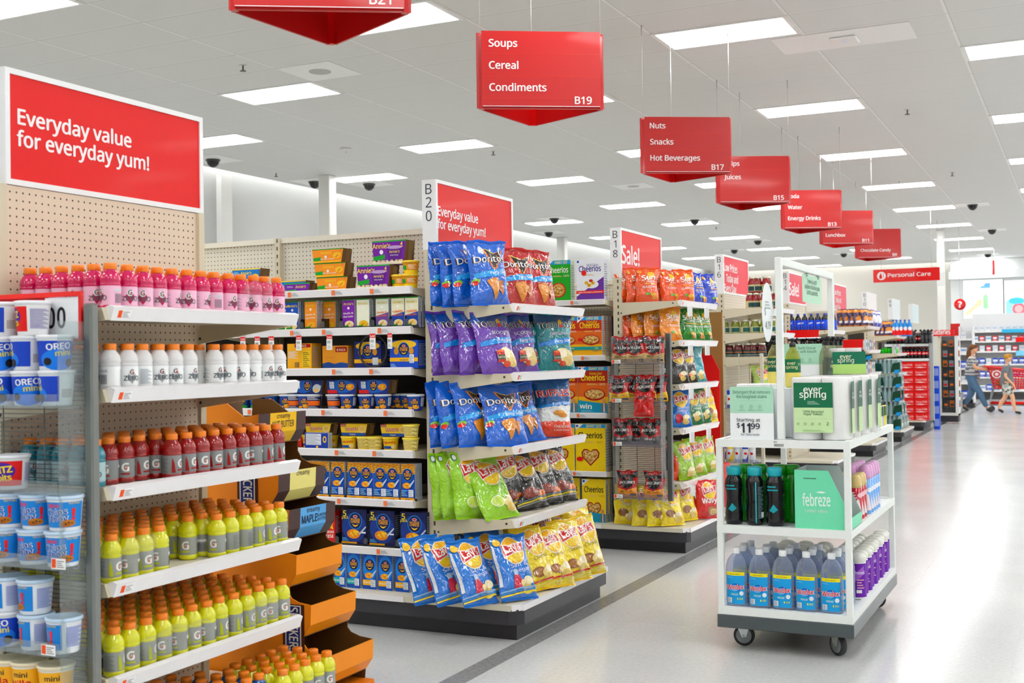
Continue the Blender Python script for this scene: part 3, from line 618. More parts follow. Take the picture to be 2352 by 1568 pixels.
def sh_oreo(w, h): return [('r', .03, .012, w-.05, h-.014, '0a49b8'), ('e', w/2, .03, .05, .03, '1a7fe0'), ('t', 'OREO', w/2, .06, .024, 'f7f9fc', 'c', 0, .08, .035), ('t', 'mini', w/2+.012, .042, .022, 'f2dc2a', 'c', 0, .08, .03), ('e', w/2-.03, .025, .011, .011, '1d1715'), ('e', w/2+.03, .022, .012, .012, '221a17'), ('e', w/2+.03, .022, .006, .006, '33302e'), ('p', [(.034, .078), (.05, .08), (.04, .066)], 'd8232e'), ('bars', .006, .02, .026, .075, 12, '7f8fc4', 0), ('r', w-.046, .02, w-.012, .05, 'fdfdfd'), ('bars', w-.044, .022, w-.014, .048, 12, '3a3a3a', 1)]
def sh_chip(w, h): return [('r', .05, .012, w-.07, h-.014, '1a86d0'), ('t', 'Mini', w/2-.02, .068, .016, 'e4202c', 'c', 0, 0, .03), ('t', 'Chips', w/2-.012, .048, .024, 'f4f6fc', 'c', 0, .1, .05), ('t', 'Chips', w/2-.012, .048, .023, '24328a', 'c', 0, .1, .012), ('t', 'Ahoy', w/2-.008, .03, .024, 'f4f6fc', 'c', 0, .1, .05), ('t', 'Ahoy', w/2-.008, .03, .023, '24328a', 'c', 0, .1, .012), ('t', '!', w/2+.032, .034, .044, 'e4202c', 'c', 0, 0, .05), ('e', w/2+.018, .024, .02, .01, 'b8793a'), ('e', w/2+.01, .02, .014, .007, 'a3662c'), ('e', w/2+.02, .026, .003, .002, '3a2010'), ('e', w/2+.012, .022, .003, .002, '3a2010'), ('e', w/2+.028, .024, .002, .002, '3a2010'), ('t', 'Go-Paks', w/2+.034, .078, .008, 'f0d22a'), ('bars', w-.06, .02, w-.01, .078, 14, '7585c6', 0)]
def sh_ritz(w, h): return [('r', .045, .012, w-.07, h-.014, 'd81a20'), ('e', w/2+.012, .056, .032, .024, '4b2a92'), ('t', 'RITZ', w/2+.012, .05, .026, 'f5d820', 'c', 0, .12, .05), ('t', 'bits', w/2+.016, .028, .024, 'f5d820', 'c', 0, .1, .045), ('e', w/2-.026, .03, .013, .011, 'eda032'), ('e', w/2-.02, .026, .010, .008, 'f2c064'), ('p', [(.05, .078), (.066, .08), (.056, .066)], 'f0f0f0'), ('bars', w-.062, .02, w-.01, .078, 14, '8a83b2', 0), ('bars', .008, .02, .036, .078, 12, '8f88b8', 0)]
def sh_nilla(w, h): return [('r', .045, .012, w-.07, h-.014, 'f0b71c'), ('r', .045, .012, w-.07, .04, 'f2c844'), ('t', 'mini', w/2, .06, .02, '20202a', 'c', 0, 0, .03), ('t', 'Nilla', w/2, .03, .03, 'c8201e', 'c', 0, .1, .03), ('e', w/2+.03, .026, .014, .01, 'd99b3a'), ('bars', w-.062, .02, w-.01, .075, 12, '8d877a', 0)]
W_C = 2*PI*.042
C_O = cup('cookie_cup', 0, 'eef1f5', sh_oreo(W_C, .098), .042, .0495, .098); C_C = cup('cookie_cup', 0, 'eef1f5', sh_chip(W_C, .098), .042, .0495, .098, lid='c9dcee')
C_R = cup('cookie_cup', 0, 'f1f1f2', sh_ritz(W_C, .098), .042, .0495, .098); C_N = cup('cookie_cup', 0, 'f2efe6', sh_nilla(W_C, .098), .042, .0495, .098, lid='eadfc4')
SHN = ('top rack shelf', 'second rack shelf', 'third rack shelf', 'fourth rack shelf', 'fifth rack shelf')
for P, i, lev, us, d in ((C_O, 0, 0, (5, 68, 131), 'blue cream-cookie cup'), (C_O, 0, 1, (2, 66, 127), 'blue cream-cookie cup'), (C_O, 0, 2, (6,), 'blue cream-cookie cup'), (C_R, 0, 2, (76,), 'red and white cracker cup'), (C_R, 1, 0, (28,), 'red cracker bites cup'), (C_C, 2, 0, (18, 82, 146), 'bright blue chocolate chip cookie cup'), (C_C, 2, 1, (26, 88, 150), 'bright blue chocolate chip cookie cup'), (C_O, 3, 0, (18,), 'blue cream-cookie cup'), (C_C, 3, 0, (84, 148), 'bright blue chocolate chip cookie cup'), (C_C, 3, 1, (20, 82), 'bright blue chocolate chip cookie cup'), (C_N, 4, 0, (-8, 68, 132), 'yellow vanilla wafer cup'), (C_N, 4, 1, (25, 68.5, 130), 'yellow vanilla wafer cup')):
    y = RKY-.064; z = RZ[i]+.001+lev*.1005
    for n_, u in enumerate(us):
        yy = y
        a = {'blue cream-cookie cup': (.15, .7, -1.0, 1.05)[(n_+lev) % 4], 'red and white cracker cup': -1.0}.get(d, (0., .25, .55)[n_ % 3] if i != 3 else (-1.0, -.8)[n_ % 2])
        P.put((xat(u, yy, z), yy, z), (0, 0, a), '%s, %s in the %s of the %s' % (d, ORD[n_+1+(1 if i == 3 and P is C_C and lev == 0 else 0)+(1 if P is C_R and lev == 2 else 0)], ('bottom tier', 'second tier', 'third tier')[lev], SHN[i]), 'cookie cups on the wing rack')
# red framed price sign behind the cups
ya = RKY-.0085; A = py(-40, 676, ya); B = py(188, 782, ya); x0 = A.x; x1 = B.x; z0 = B.z; z1 = py(188, 668, ya).z
ps = thing('price_sign', 'red framed price card showing two zeros behind the cookie cups', 'sign', (x0, ya, z0)); w = x1-x0; h = z1-z0; xa = xat(104, ya, 1.5)-x0
MB().box(0, 0, 0, w, .006, .012, 'd9402f').box(0, -.004, h-.014, w, .008, h, 'e8472f').box(w-.011, -.002, .0, w, .008, h-.014, 'd93b2c').build('frame', 'plastic', ps)
MB().box(0, .001, .012, xa, .004, h-.014, 'b8303a').build('red_card', 'card', ps); MB().box(xa, -.0005, .006, w-.011, .003, h-.016, 'eef0f2').build('number_card', 'card', ps)
m = MB(); art(m, [('t', '0', xa+.024, .04, .082, '1c1b1e', 'c', .03, 0, .03), ('t', '0', xa+.066, .04, .082, '1c1b1e', 'c', .03, 0, .03), ('r', xa+.041, .006, xa+.0415, h-.016, 'bdbfc2')], S_front(-.0008)); m.build('lettering', 'card', ps)
# ---------------------------------------------------------------- cardboard candy tower
TY0 = 3.665
tw = thing('candy_display', 'orange and brown cardboard tiered candy tower behind the drinks end', 'display stand', (-2.9, TY0, 0))
tiers = [((594, 951), (671, 940), '4c3a38', 'f3c51c'), ((640, 1085), (700, 1050), '4c3a38', 'eadf9a'), ((664, 1172), (735, 1150), '4c3a38', '6fa9dc'), ((681, 1275), (769, 1246), 'f09a1a', None), ((714, 1390), (796, 1358), 'f09a1a', None), ((756, 1507), (829, 1466), 'f09a1a', None)]
TW = .3; TP = []
for a, b, colr, lab in tiers:
    q = py(a[0], a[1], TY0); TP.append((q.x+2.9, q.z))
prof = []
for i, (fx, z) in enumerate(TP):
    prof += [(fx, z), (fx-.004, z-.075), (fx-.034, z-.118)]
    if i < 5:
        gx, gz = TP[i+1]; x0, z0 = fx-.034, z-.118
        for t in (.25, .5, .75): prof.append(((1-t)**2*x0+2*t*(1-t)*(x0-.03)+t*t*gx, (1-t)**2*z0+2*t*(1-t)*(gz+.005)+t*t*gz))
prof = [(TP[0][0]-.26, TP[0][1]+.05), (TP[0][0]-.16, TP[0][1]+.045), (TP[0][0]-.07, TP[0][1]-.012)]+prof+[(TP[5][0]-.04, .1), (-.3, .1)]
for yy, cc in ((0, 'f0981c'), (TW-.004, '6a4d30')):
    sb = MB(); n_ = len(prof)
    sb.add([(x, yy+o, z) for o in (0, .004) for x, z in prof], [tuple(range(n_)), tuple(range(n_, 2*n_))[::-1]]+[(k, k+n_, (k+1) % n_+n_, (k+1) % n_) for k in range(n_)], cc); sb.build('side_board', 'card', tw)
for i, (a, b, colr, lab) in enumerate(tiers):
    fx, z = TP[i]; bx = fx-.3; tr = MB(); inner = '5f452c'
    fr = [(fx, z), (fx-.004, z-.075), (fx-.034, z-.118)]
    for (q0, q1) in zip(fr, fr[1:]):
        tr.add([(q0[0]+.002, -.002, q0[1]), (q0[0]+.002, TW+.002, q0[1]), (q1[0]+.002, TW+.002, q1[1]), (q1[0]+.002, -.002, q1[1])], [(0, 1, 2, 3)], lab or colr)
        tr.add([(q0[0]-.003, .003, q0[1]), (q0[0]-.003, TW-.003, q0[1]), (q1[0]-.003, TW-.003, q1[1]), (q1[0]-.003, .003, q1[1])], [(3, 2, 1, 0)], inner)
    tr.box(bx, .004, z-.122, fx-.034, TW-.004, z-.116, inner).add([(bx, .005, z-.116), (bx, TW-.005, z-.116), (bx-.02, TW-.005, z+.07), (bx-.02, .005, z+.07)], [(3, 2, 1, 0)], inner)
    if lab:
        for y0_, y1_ in ((-.003, .07), (TW-.06, TW+.003)):
            tr.add([(fr[0][0]+.0026, y0_, fr[0][1]), (fr[0][0]+.0026, y1_, fr[0][1]), (fr[1][0]+.0026, y1_, fr[1][1]), (fr[1][0]+.0026, y0_, fr[1][1])], [(0, 1, 2, 3)], colr)
            tr.add([(fr[1][0]+.0026, y0_, fr[1][1]), (fr[1][0]+.0026, y1_, fr[1][1]), (fr[2][0]+.0026, y1_, fr[2][1]), (fr[2][0]+.0026, y0_, fr[2][1])], [(0, 1, 2, 3)], colr)
    tr = tr.build('tray', 'card', tw)
    if lab:
        mm = MB()
        art(mm, [('t', 'creamy', .155, -.022, .026, '3a3330', 'c')]+([('t', 'NUT BUTTER', .155, -.058, .036, '3a3330', 'c', .14)] if i == 0 else [('t', 'MAPLE', .13, -.062, .042, '26324a', 'c', .1, 0, .03), ('t', 'ALMOND', .212, -.046, .016, '26324a'), ('t', 'BUTTER', .212, -.062, .016, '26324a')] if i == 2 else []), lambda aa, bb, o, fx=fx, z=z: (fx+.004*(bb/.075)+o+.0026, aa, z+bb))
        if mm.v: mm.build('printed_label', 'card', tr)
for xo, zo in ((py(545, 1100, TY0).x+2.9, py(545, 1170, TY0).z), (py(650, 1465, TY0).x+2.9, py(650, 1500, TY0).z)):
    mm = MB(); art(mm, [('r', 0, 0, .1, .19, '4a2414'), ('r', .012, .004, .085, .186, 'f3f1ee'), ('r', .017, .008, .08, .182, '22337e'), ('t', 'SNICKERS', .03, .178, .058, 'f4f2ef', 'l', .17, -PI/2, .02)], S_front(-.0006, xo, zo)); mm.build('printed_panel', 'card', tw)
MB().box(-.345, 0, .1, -.335, TW, 1.15, '9a6d35').build('back_board', 'card', tw)
p = py(790, 1568, TY0); bxx = p.x+2.9
MB().box(-.3, .0, 0, bxx-.06, TW, .12, 'e0872a').build('base_box', 'card', tw)
cb = MB().bbox(-.05, -.012, 0, .05, .012, .02, '3a241c', .004); art(cb, [('r', -.04, .004, .04, .016, 'd9d2e6'), ('r', -.03, .006, .03, .014, '5a3a8c')], S_front(-.012)); cb = cb.build('candy_bar', 'gloss'); p = py(735, 1480, TY0+.1)
tag(cb, 'dark wrapped candy bar left in the lowest orange tray', 'candy'); cb.location = (p.x-.02, TY0+.12, py(756, 1507, TY0).z-.113); cb.rotation_euler = (0, 0, .9)
# ---------------------------------------------------------------- macaroni aisle
def noodle(x, y, r, c='f0a322', n=7):
    o = [('e', x, y, r, r*.62, c)]; q = random.Random(int(x*9e4))
    for k in range(n): o.append(('e', x+q.uniform(-.8, .8)*r, y+q.uniform(-.3, .45)*r, r*.26, r*.15, ('f7c04e', 'd98514', 'fbd06a')[k % 3]))
    return o
def oval(x, y, r):    # the dark oval badge
    return [('e', x, y, r*1.12, r*1.22, '2f7fd0'), ('e', x, y, r, r*1.1, '141b4e'), ('e', x, y+r*.62, r*.36, r*.2, 'e9e4ea'), ('e', x, y+r*.62, r*.28, r*.13, 'c9283a'), ('t', 'MACARONI', x, y+r*.12, r*.36, 'f5a93a', 'c', r*1.5, 0, .03), ('t', 'CHEESE', x, y-r*.28, r*.5, 'f7b534', 'c', r*1.5, 0, .04), ('p', [(x-r*.55, y-r*.42), (x-r*.3, y-r*.72), (x, y-r*.84), (x+r*.3, y-r*.72), (x+r*.55, y-r*.42), (x+r*.25, y-r*.56), (x, y-r*.62), (x-r*.25, y-r*.56)], 'f8c62a')]
def k_box(w, h, strip, txt='', noodles=True):
    o = [('r', .0, .0, w, h, '0f56b4')]
    if noodles: o += [('r', 0, h*.72, w, h, 'd89a2c')]+[('e', w*((k*37) % 100)/100., h*(.74+.25*((k*53) % 100)/100.), w*.07, w*.035, ('f3c565', 'b87818')[k % 2]) for k in range(26)]
    else: o += [('e', w/2, h*.62, w*.5, h*.36, '2a86dc')]
    o += oval(w/2, h*.7, w*.33)+noodle(w*.45, h*.41, w*.3)+[('p', [(w*.62, h*.42), (w*.98, h*.58), (w, h*.55), (w*.7, h*.36)], 'c9d6e6')]
    if txt: o += [('r', 0, h*.14, w*.62, h*.29, strip), ('t', txt, w*.3, h*.19, w*.17, 'f6f8f8', 'c', w*.5)]
    else: o += [('bars', w*.06, h*.12, w*.5, h*.3, 4, '8fc2f0', 0), ('r', 0, 0, w, h*.075, strip), ('t', 'original', w*.5, h*.02, w*.1, '4a3a10', 'c')]
    return o+[('r', w*.58, h*.1, w*.93, h*.3, 'eef2f8'), ('bars', w*.6, h*.11, w*.91, h*.29, 7, '9aa3b5', 0)]
def a_box(w, h, txt, c2='f3e6c0', lo=None, tc='e8cf2f'):
    o = [('r', 0, h-.006, w, h, '3d8a3c')]
    if lo: o += [('p', [(0, 0), (w, 0), (w, h*.52), (0, h*.4)], lo)]
    o += [('t', "Annie's", w/2, h*.8, w*.25, tc, 'c', w*.8, 0, .02), ('e', w/2, h*.7, w*.09, w*.09, 'f2efe6'), ('e', w*.55, h*.16, w*.36, h*.12, c2)]+noodle(w*.55, h*.18, w*.28, c2, 5)+[('p', [(0, .004), (w*.5, .004), (w*.5, h*.13), (0, h*.1)], '3a8f3f')]
    for k, s in enumerate(txt): o.append(('t', s, w/2, h*(.5-.11*k), w*.16 if len(s) > 7 else w*.2, 'f6f1e2' if not lo else 'ee7a22', 'c', w*.8, .05, .02))
    return o
KW, KH = .078, .158
def C(nm, w, h, d, front, shapes, **k): return carton(nm, w, h, d, front, shapes, **k)
A_Y = C('macaroni_box', KW, .158, .03, '1f4fa8', a_box(KW, .158, ('YUMMIER', 'THAN EVER'), 'f3dfa8', '243f9a', 'f2dc52'))
A_O = C('macaroni_box', KW, .158, .03, 'ee9a22', a_box(KW, .158, ('Shells &', 'Aged Cheddar'), 'f0b63c', None, 'f2d21c'))
A_P = C('macaroni_box', KW, .158, .03, '7a2f9e', a_box(KW, .158, ('Shells &', 'White Cheddar'), 'efe2bc'))
A_V = C('macaroni_box', KW, .158, .03, 'eef0dc', a_box(KW, .158, ('Vegan Mac',), 'ecc24a', None, 'dcc34c'))
A_G = C('macaroni_box', KW, .158, .03, 'dfe3d2', a_box(KW, .158, ('Shells &', 'White Cheddar'), 'e9e2c6', '6d4a8e', 'd2c26a'))
A_C = C('macaroni_box', KW, .158, .03, 'ece8cc', a_box(KW, .158, ('YUMMIER', 'THAN EVER'), 'f3dfa8', '27449c', 'd8c65a'))
K_O = C('macaroni_box', .083, .188, .035, '0f56b4', k_box(.083, .188, 'f0b426'), side='b9c0c8')
K_S = C('macaroni_box', .083, .188, .035, '0f56b4', k_box(.083, .188, '1fb0b4', 'spirals', False), side='b9c6dc', top='3a66c2')
K_T = C('macaroni_box', .083, .188, .035, '0f56b4', k_box(.083, .188, 'f3b92a', 'thick', False), side='b9c6dc', top='3a66c2')
W5, H5 = .155, .19
K_5 = C('macaroni_multipack', W5, H5, .1, '161d52', [('e', W5*.5, H5*.5, W5*.48, H5*.4, '163a84')]+oval(W5*.55, H5*.68, W5*.24)+noodle(W5*.48, H5*.32, W5*.26, 'e8922a', 10)+[('t', '5', W5*.14, H5*.8, .042, 'f3e05a', 'c', 0, 0, .03), ('t', 'pack', W5*.16, H5*.73, .02, 'f3e05a', 'c'), ('r', 0, 0, W5*.62, H5*.1, 'e8ac2a'), ('bars', .004, H5*.12, W5*.3, H5*.22, 3, '6fb0ec', 0), ('p', [(W5*.7, H5*.34), (W5*.97, H5*.55), (W5, H5*.52), (W5*.74, H5*.3)], 'c3cad6'), ('r', W5*.82, H5*.35, W5*.98, H5*.39, 'f1f1f1')], side='0f1536', cat='food box')
RW, RH = .1, .17
K_R = C('macaroni_box', RW, RH, .05, 'd41c1e', [('e', RW*.55, RH*.7, RW*.34, RH*.2, 'f3c22a'), ('e', RW*.5, RH*.7, RW*.2, RH*.12, 'd41c1e'), ('t', 'MACARONI', RW*.5, RH*.34, .018, 'f7f3ea', 'c', RW*.85, .04, .03), ('t', 'CHEESE', RW*.5, RH*.2, .022, 'f7f3ea', 'c', RW*.8, .04, .03), ('p', [(RW*.7, RH*.5), (RW*.9, RH*.46), (RW*.84, RH*.6)], 'f2c530')], side='a81418')
def sleeve(nm, w, h, d, front, shapes, end='6a5236'):   # open-ended multipack sleeve, wider at the top
    m = MB(); e = .012
    vs = [(-w/2+e, 0, 0), (w/2-e, 0, 0), (w/2-e, d, 0), (-w/2+e, d, 0), (-w/2, .002, h), (w/2, .002, h), (w/2, d-.002, h), (-w/2, d-.002, h)]
    m.add(vs, [(0, 3, 2, 1), (4, 5, 6, 7), (0, 1, 5, 4), (2, 3, 7, 6)], front); m.add(vs, [(1, 2, 6, 5), (3, 0, 4, 7)], end)
    m.add([(w/2+.0005-e, d*.35, .001), (w/2+.018-e, d*.5, h*.1), (w/2+.018, d*.5, h*.9), (w/2+.0005, d*.35, h-.001)], [(0, 1, 2, 3)], end)
    art(m, shapes, lambda a, b, o: ((a-w/2)*(1-(1-b/h)*2*e/w), .002*b/h-o, b), 0, .0002, .0003); return Proto(tag(m.build(nm, 'card'), nm, 'food box'), [])
SW, SH = .2, .074
S_O = sleeve('pasta_cup_sleeve', SW, SH, .09, 'ef9a1e', [('r', 0, SH-.005, SW, SH, '3d8a3c'), ('t', "Annie's", SW*.45, SH*.62, .022, 'f3d21f', 'c', 0, 0, .02), ('e', SW*.44, SH*.42, .008, .008, 'f2efe6'), ('p', [(0, .006), (SW*.28, .012), (SW*.28, SH*.42), (0, SH*.36)], '3a9a44'), ('t', 'Real Aged Cheddar', SW*.5, SH*.22, .011, 'f8f1e0', 'c')]+noodle(SW*.82, SH*.5, .026, 'f6c22a')+[('r', 0, 0, SW, .01, 'f2b93a'), ('t', '2', SW*.93, SH*.8, .014, '8a2f86')])
S_B = sleeve('pasta_cup_sleeve', SW, SH, .09, '1877b8', [('r', 0, SH-.006, SW, SH, 'f0d22a'), ('t', "Annie's", SW*.5, SH*.55, .024, 'f3e04f', 'c', 0, 0, .02), ('bars', .01, SH*.55, .06, SH*.8, 3, '9fd0ea', 0)]+noodle(SW*.84, SH*.35, .028, 'f6c22a')+[('r', 0, 0, SW, .014, 'e9cf3a'), ('t', '2', SW*.93, SH*.78, .014, '8a2f86')])
S_D = sleeve('pasta_cup_sleeve', SW*.55, SH*1.1, .09, '46262a', [('r', 0, SH, .11, SH*1.1, '3d8a3c'), ('bars', .02, .02, .09, .06, 5, 'c9beb4', 0)])
PW, PH = .205, .125
S_P = sleeve('pasta_cup_multipack', PW, PH, .1, '6f2a94', [('r', 0, PH-.007, PW, PH, '3d9a4c'), ('t', "Annie's", PW*.28, PH*.68, .034, 'efd23a', 'c', 0, 0, .02), ('e', PW*.27, PH*.52, .012, .012, 'efe9f2'), ('p', [(.0, .018), (PW*.38, .03), (PW*.38, .052), (0, .042)], '3a9a44'), ('p', [(PW*.5, .03), (PW*.86, .03), (PW*.92, .088), (PW*.44, .088)], '5a2080'), ('e', PW*.68, .088, PW*.24, .009, 'b79cc8'), ('e', PW*.68, .03, PW*.18, .008, '5a2080'), ('t', "Annie's", PW*.68, .058, .02, 'ecd23a', 'c'), ('t', 'White Cheddar', PW*.68, .044, .008, 'f2eef4', 'c'), ('r', 0, 0, PW, .014, 'efe5c8')]+[('e', PW*((k*29) % 100)/100, .012+.006*(k % 2), .01, .005, ('fbf3dc', 'd8c79a')[k % 2]) for k in range(18)]+[('t', '4', PW*.9, PH*.77, .024, 'f0d84a', 'c', 0, 0, .03), ('t', 'PACK', PW*.9, PH*.7, .009, 'f0d84a')])
VW, VH = .17, .062
S_V = sleeve('cheese_pasta_sleeve', VW, VH, .09, 'f3cf2e', [('r', 0, .0, VW, .016, '1c4f9e'), ('t', 'Original', VW*.45, .004, .011, 'e8eef6'), ('r', 0, VH-.014, VW*.22, VH, 'b3242c'), ('t', '4 PACK', VW*.11, VH-.012, .011, 'f4ecdc', 'c'), ('t', 'Velveeta', VW*.42, .026, .03, 'f7efd8', 'c', VW*.5, .06, .05), ('t', 'Velveeta', VW*.42, .026, .03, 'c3202a', 'c', VW*.5, .06, .015), ('e', VW*.84, .034, .024, .019, 'f0d8a0'), ('e', VW*.84, .036, .018, .012, 'e8c070')])
S_K = sleeve('pasta_cup_sleeve', .2, .075, .09, '15307a', [('e', .1, .04, .09, .034, '1f5fb4')]+oval(.1, .044, .026)+noodle(.158, .038, .028, 'efa040')+[('r', .0, .004, .07, .022, 'c9232e'), ('r', .02, .03, .05, .066, 'e6ebf2'), ('bars', .022, .032, .048, .064, 6, '8f99ad', 0)])
S_X = sleeve('pasta_cup_sleeve', .2, .075, .09, '1a2a66', [('e', .07, .04, .06, .034, '1f5fb4')]+oval(.1, .044, .026)+[('e', .165, .03, .028, .024, 'c9d3da'), ('e', .165, .02, .02, .012, 'e8c48a'), ('r', .02, .03, .05, .066, 'e6ebf2'), ('t', '4', .19, .036, .016, 'f0f0f0')])
KC = 2*PI*.038
def kcup(c, sh): return cup('pasta_cup', 0, c, sh, .034, .043, .078, 'pasta cup', lid='dfe3ea')
P_K = kcup('16409c', oval(KC/2, .04, .022)+noodle(KC/2+.006, .016, .016)+[('r', KC*.62, .02, KC*.74, .064, 'e6ebf2'), ('bars', KC*.63, .022, KC*.73, .062, 7, '8f99ad', 0), ('r', KC*.3, .006, KC*.45, .018, 'f0b32a')])
P_D = kcup('1d2350', [('r', KC*.36, .02, KC*.66, .045, 'ee7a2a'), ('bars', KC*.37, .05, KC*.65, .07, 4, 'd8dbe6', 0), ('bars', KC*.37, .004, KC*.65, .018, 3, 'c9cde0', 0), ('r', KC*.7, .0, KC*.72, .07, 'e9e9ee')])
P_G = kcup('17407e', oval(KC/2, .042, .02)+[('e', KC/2, .012, .03, .01, '3f9a4a')])
P_V = cup('cheese_pasta_cup', 0, 'f2cf2c', [('t', 'Velveeta', KC/2, .034, .02, 'c3202a', 'c', .06, .05, .03), ('r', KC*.36, .008, KC*.62, .022, '1c4f9e'), ('e', KC*.6, .018, .014, .01, 'efd9a4')], .035, .042, .066, 'pasta cup', lid='f3d348')
P_W = cup('cheese_pasta_cup', 0, 'f2cc40', [('r', KC*.3, .006, KC*.7, .06, 'f6ec9e'), ('bars', KC*.33, .01, KC*.67, .056, 7, '9a6a3a', 0)], .035, .042, .066, 'pasta cup', lid='f6e27a')
P_A = cup('pasta_cup', 0, 'f2a01e', [('r', 0, 0, KC, .02, 'f4cf4a'), ('t', "Annie's", KC/2, .05, .012, '6b8f2a', 'c'), ('r', KC*.36, .022, KC*.46, .045, '2f9a44'), ('bars', KC*.5, .026, KC*.66, .05, 4, 'f6e6c6', 0)], .036, .043, .068, 'pasta cup', lid='f3d36a')
YF_ = gy(1)+.045
MSH = ('top', 'second', 'third', 'fourth', 'fifth', 'sixth', 'seventh', 'bottom')
cnt_ = {}
def mac(P, i, us, d, lev=0., dy=0., rz=0., deep=1, grp=None, dd=.036):
    z = (ZM[i] if i < 7 else .178)-.007+lev
    for u in us:
        x = xat(u, YF_+dy, z)
        for q in range(deep):
            k = (d, i); cnt_[k] = cnt_.get(k, 0)+1
            lab = '%s, %s one on the %s pasta shelf' % (d, ORD[cnt_[k]], MSH[i])
            P.put((x, YF_+dy+q*dd, z+.0008), (0, 0, rz+random.Random(u*7+q).uniform(-.02, .02)), lab, grp or 'boxes on the pasta shelves')
mac(S_D, 0, (472,), 'dark brown pasta pack', dy=.1, rz=-.3); mac(S_B, 0, (565,), 'teal two-cup pasta pack', .075, .06); mac(S_B, 0, (562, 668), 'teal two-cup pasta pack', 0, .12)
mac(S_P, 0, (680,), 'low purple pasta pack', -.055 if 0 else 0, .02) if 0 else mac(sleeve('pasta_cup_sleeve', .17, .05, .09, '6f2a94', [('r', 0, .044, .17, .05, '3d9a4c'), ('t', "Annie's", .11, .022, .022, 'efd23a', 'c'), ('p', [(.0, .0), (.08, .0), (.08, .016), (0, .012)], '3a9a44'), ('bars', .015, .026, .06, .036, 2, 'cdb4dc', 0)]), 0, (682,), 'low purple pasta pack')
for k in range(3): mac(S_O, 0, (762-5*k,), '%s orange two-cup pack of its stack' % ('lowest', 'middle', 'uppermost')[k], .0755*k)
mac(S_P, 0, (857,), 'purple four-cup pasta pack standing on the shelf'); mac(S_P, 0, (893,), 'purple four-cup pasta pack balanced on top of another', .127, .03)
mac(P_A, 0, (918, 942), 'orange cheddar pasta cup', 0, .05); mac(P_A, 0, (944,), 'orange cheddar pasta cup stacked on another', .07, .05)
for P, us, d in ((A_Y, (655, 672), 'navy and blue pasta box'), (A_O, (714,), 'orange shells box standing forward'), (A_P, (801,), 'purple shells box'), (A_V, (834,), 'cream vegan pasta box'), (A_G, (878,), 'pale grey and purple shells box'), (A_C, (914, 946), 'cream and blue pasta box')): mac(P, 1, us, d, dy=.01, deep=2)
mac(A_O, 1, (757,), 'orange shells box pushed further back', dy=.07, deep=2)
E8 = .16; Y8 = C('macaroni_multipack', E8, .14, .09, 'f0b81e', [('bars', .008, .06, .07, .1, 8, 'd9dbe4', 0), ('r', .1, .01, .15, .1, 'eccb52'), ('bars', .104, .014, .146, .096, 8, '8d7a3a', 0), ('r', .05, .118, .155, .137, 'b02a2e'), ('t', '8 PACK', .1, .121, .017, 'f4e8c8', 'c'), ('bars', .05, .012, .08, .04, 9, '4a4a4a', 1)], side='d99f1c')
O8 = C('macaroni_multipack', .165, .125, .09, 'dc9a2c', [('r', .085, .09, .16, .118, '9c2c26'), ('t', '8 PACK', .122, .096, .017, 'f4e8c8', 'c', 0, 0, .02), ('p', [(0, 0), (.165, 0), (.165, .03), (.12, .036), (.08, .028), (.04, .038), (0, .03)], '2a4a8e'), ('bars', .02, .06, .08, .064, 1, 'c07f1a', 0)], side='b87d20')
N8 = C('macaroni_multipack', .168, .145, .1, '172a74', [('e', .084, .12, .075, .022, 'f0c52a')]+oval(.084, .094, .03)+[('r', 0, .03, .168, .05, 'f0b92a'), ('t', 'original', .084, .034, .014, '2a2a3a', 'c'), ('r', .115, .02, .15, .058, 'dfe6ee'), ('e', .04, .088, .014, .018, 'd99a50'), ('e', .13, .088, .014, .018, 'd99a50')], side='13235e')
B8 = C('macaroni_multipack', .168, .145, .1, '1252bc', [('e', .084, .124, .075, .022, 'f0c52a')]+oval(.084, .098, .03)+[('r', 0, .036, .168, .056, 'f3bd2a'), ('t', 'original', .084, .04, .014, '2a2a3a', 'c'), ('r', .118, .028, .145, .072, 'eef2f6'), ('bars', .119, .03, .144, .07, 6, '8f99ad', 0), ('e', .04, .09, .014, .018, 'd99a50'), ('e', .13, .09, .014, .018, 'd99a50'), ('bars', .006, .008, .04, .026, 3, '9fd0f5', 0)], side='2146a4')
mac(Y8, 2, (688,), 'yellow carton with nutrition panel'); mac(O8, 2, (770,), 'amber eight-pack pasta carton', dy=.03); mac(N8, 2, (845,), 'navy macaroni carton inside a black ring', dy=.05); mac(B8, 2, (928,), 'blue eight-pack macaroni carton'); mac(B8, 2, (952,), 'blue eight-pack macaroni carton set behind', dy=.11)
rg = MB().tube([(.085*math.cos(a*PI/14), 0, .085+.085*math.sin(a*PI/14)) for a in range(29)], .006, '1c1c22', 6, False).build('display_ring', 'plastic'); tag(rg, 'black plastic ring stood in front of a navy carton', 'display ring'); rg.location = (xat(855, YF_+.02, 1.33), YF_+.03, ZM[2]+.002)
mac(P_K, 3, (660, 703, 800, 842, 880), 'blue macaroni cup', dy=.045, grp='macaroni cups'); mac(P_D, 3, (678, 722, 768), 'navy cup with orange label', dy=.05, grp='macaroni cups'); mac(P_K, 3, (955,), 'blue big macaroni cup by the upright', dy=.02, grp='macaroni cups'); mac(P_K, 3, (915, 935), 'blue macaroni cup set deep', dy=.15, grp='macaroni cups')
mac(P_G, 3, (560, 590, 625), 'dark blue deluxe pasta cup', dy=.05, grp='macaroni cups'); mac(P_V, 3, (470, 500, 532), 'yellow cheese pasta cup', dy=.05, grp='macaroni cups')
mac(S_X, 3, (706,), 'navy four-cup sleeve with pale picture', .081, .03); mac(S_K, 3, (785, 858), 'navy four-cup sleeve', .081, .03)
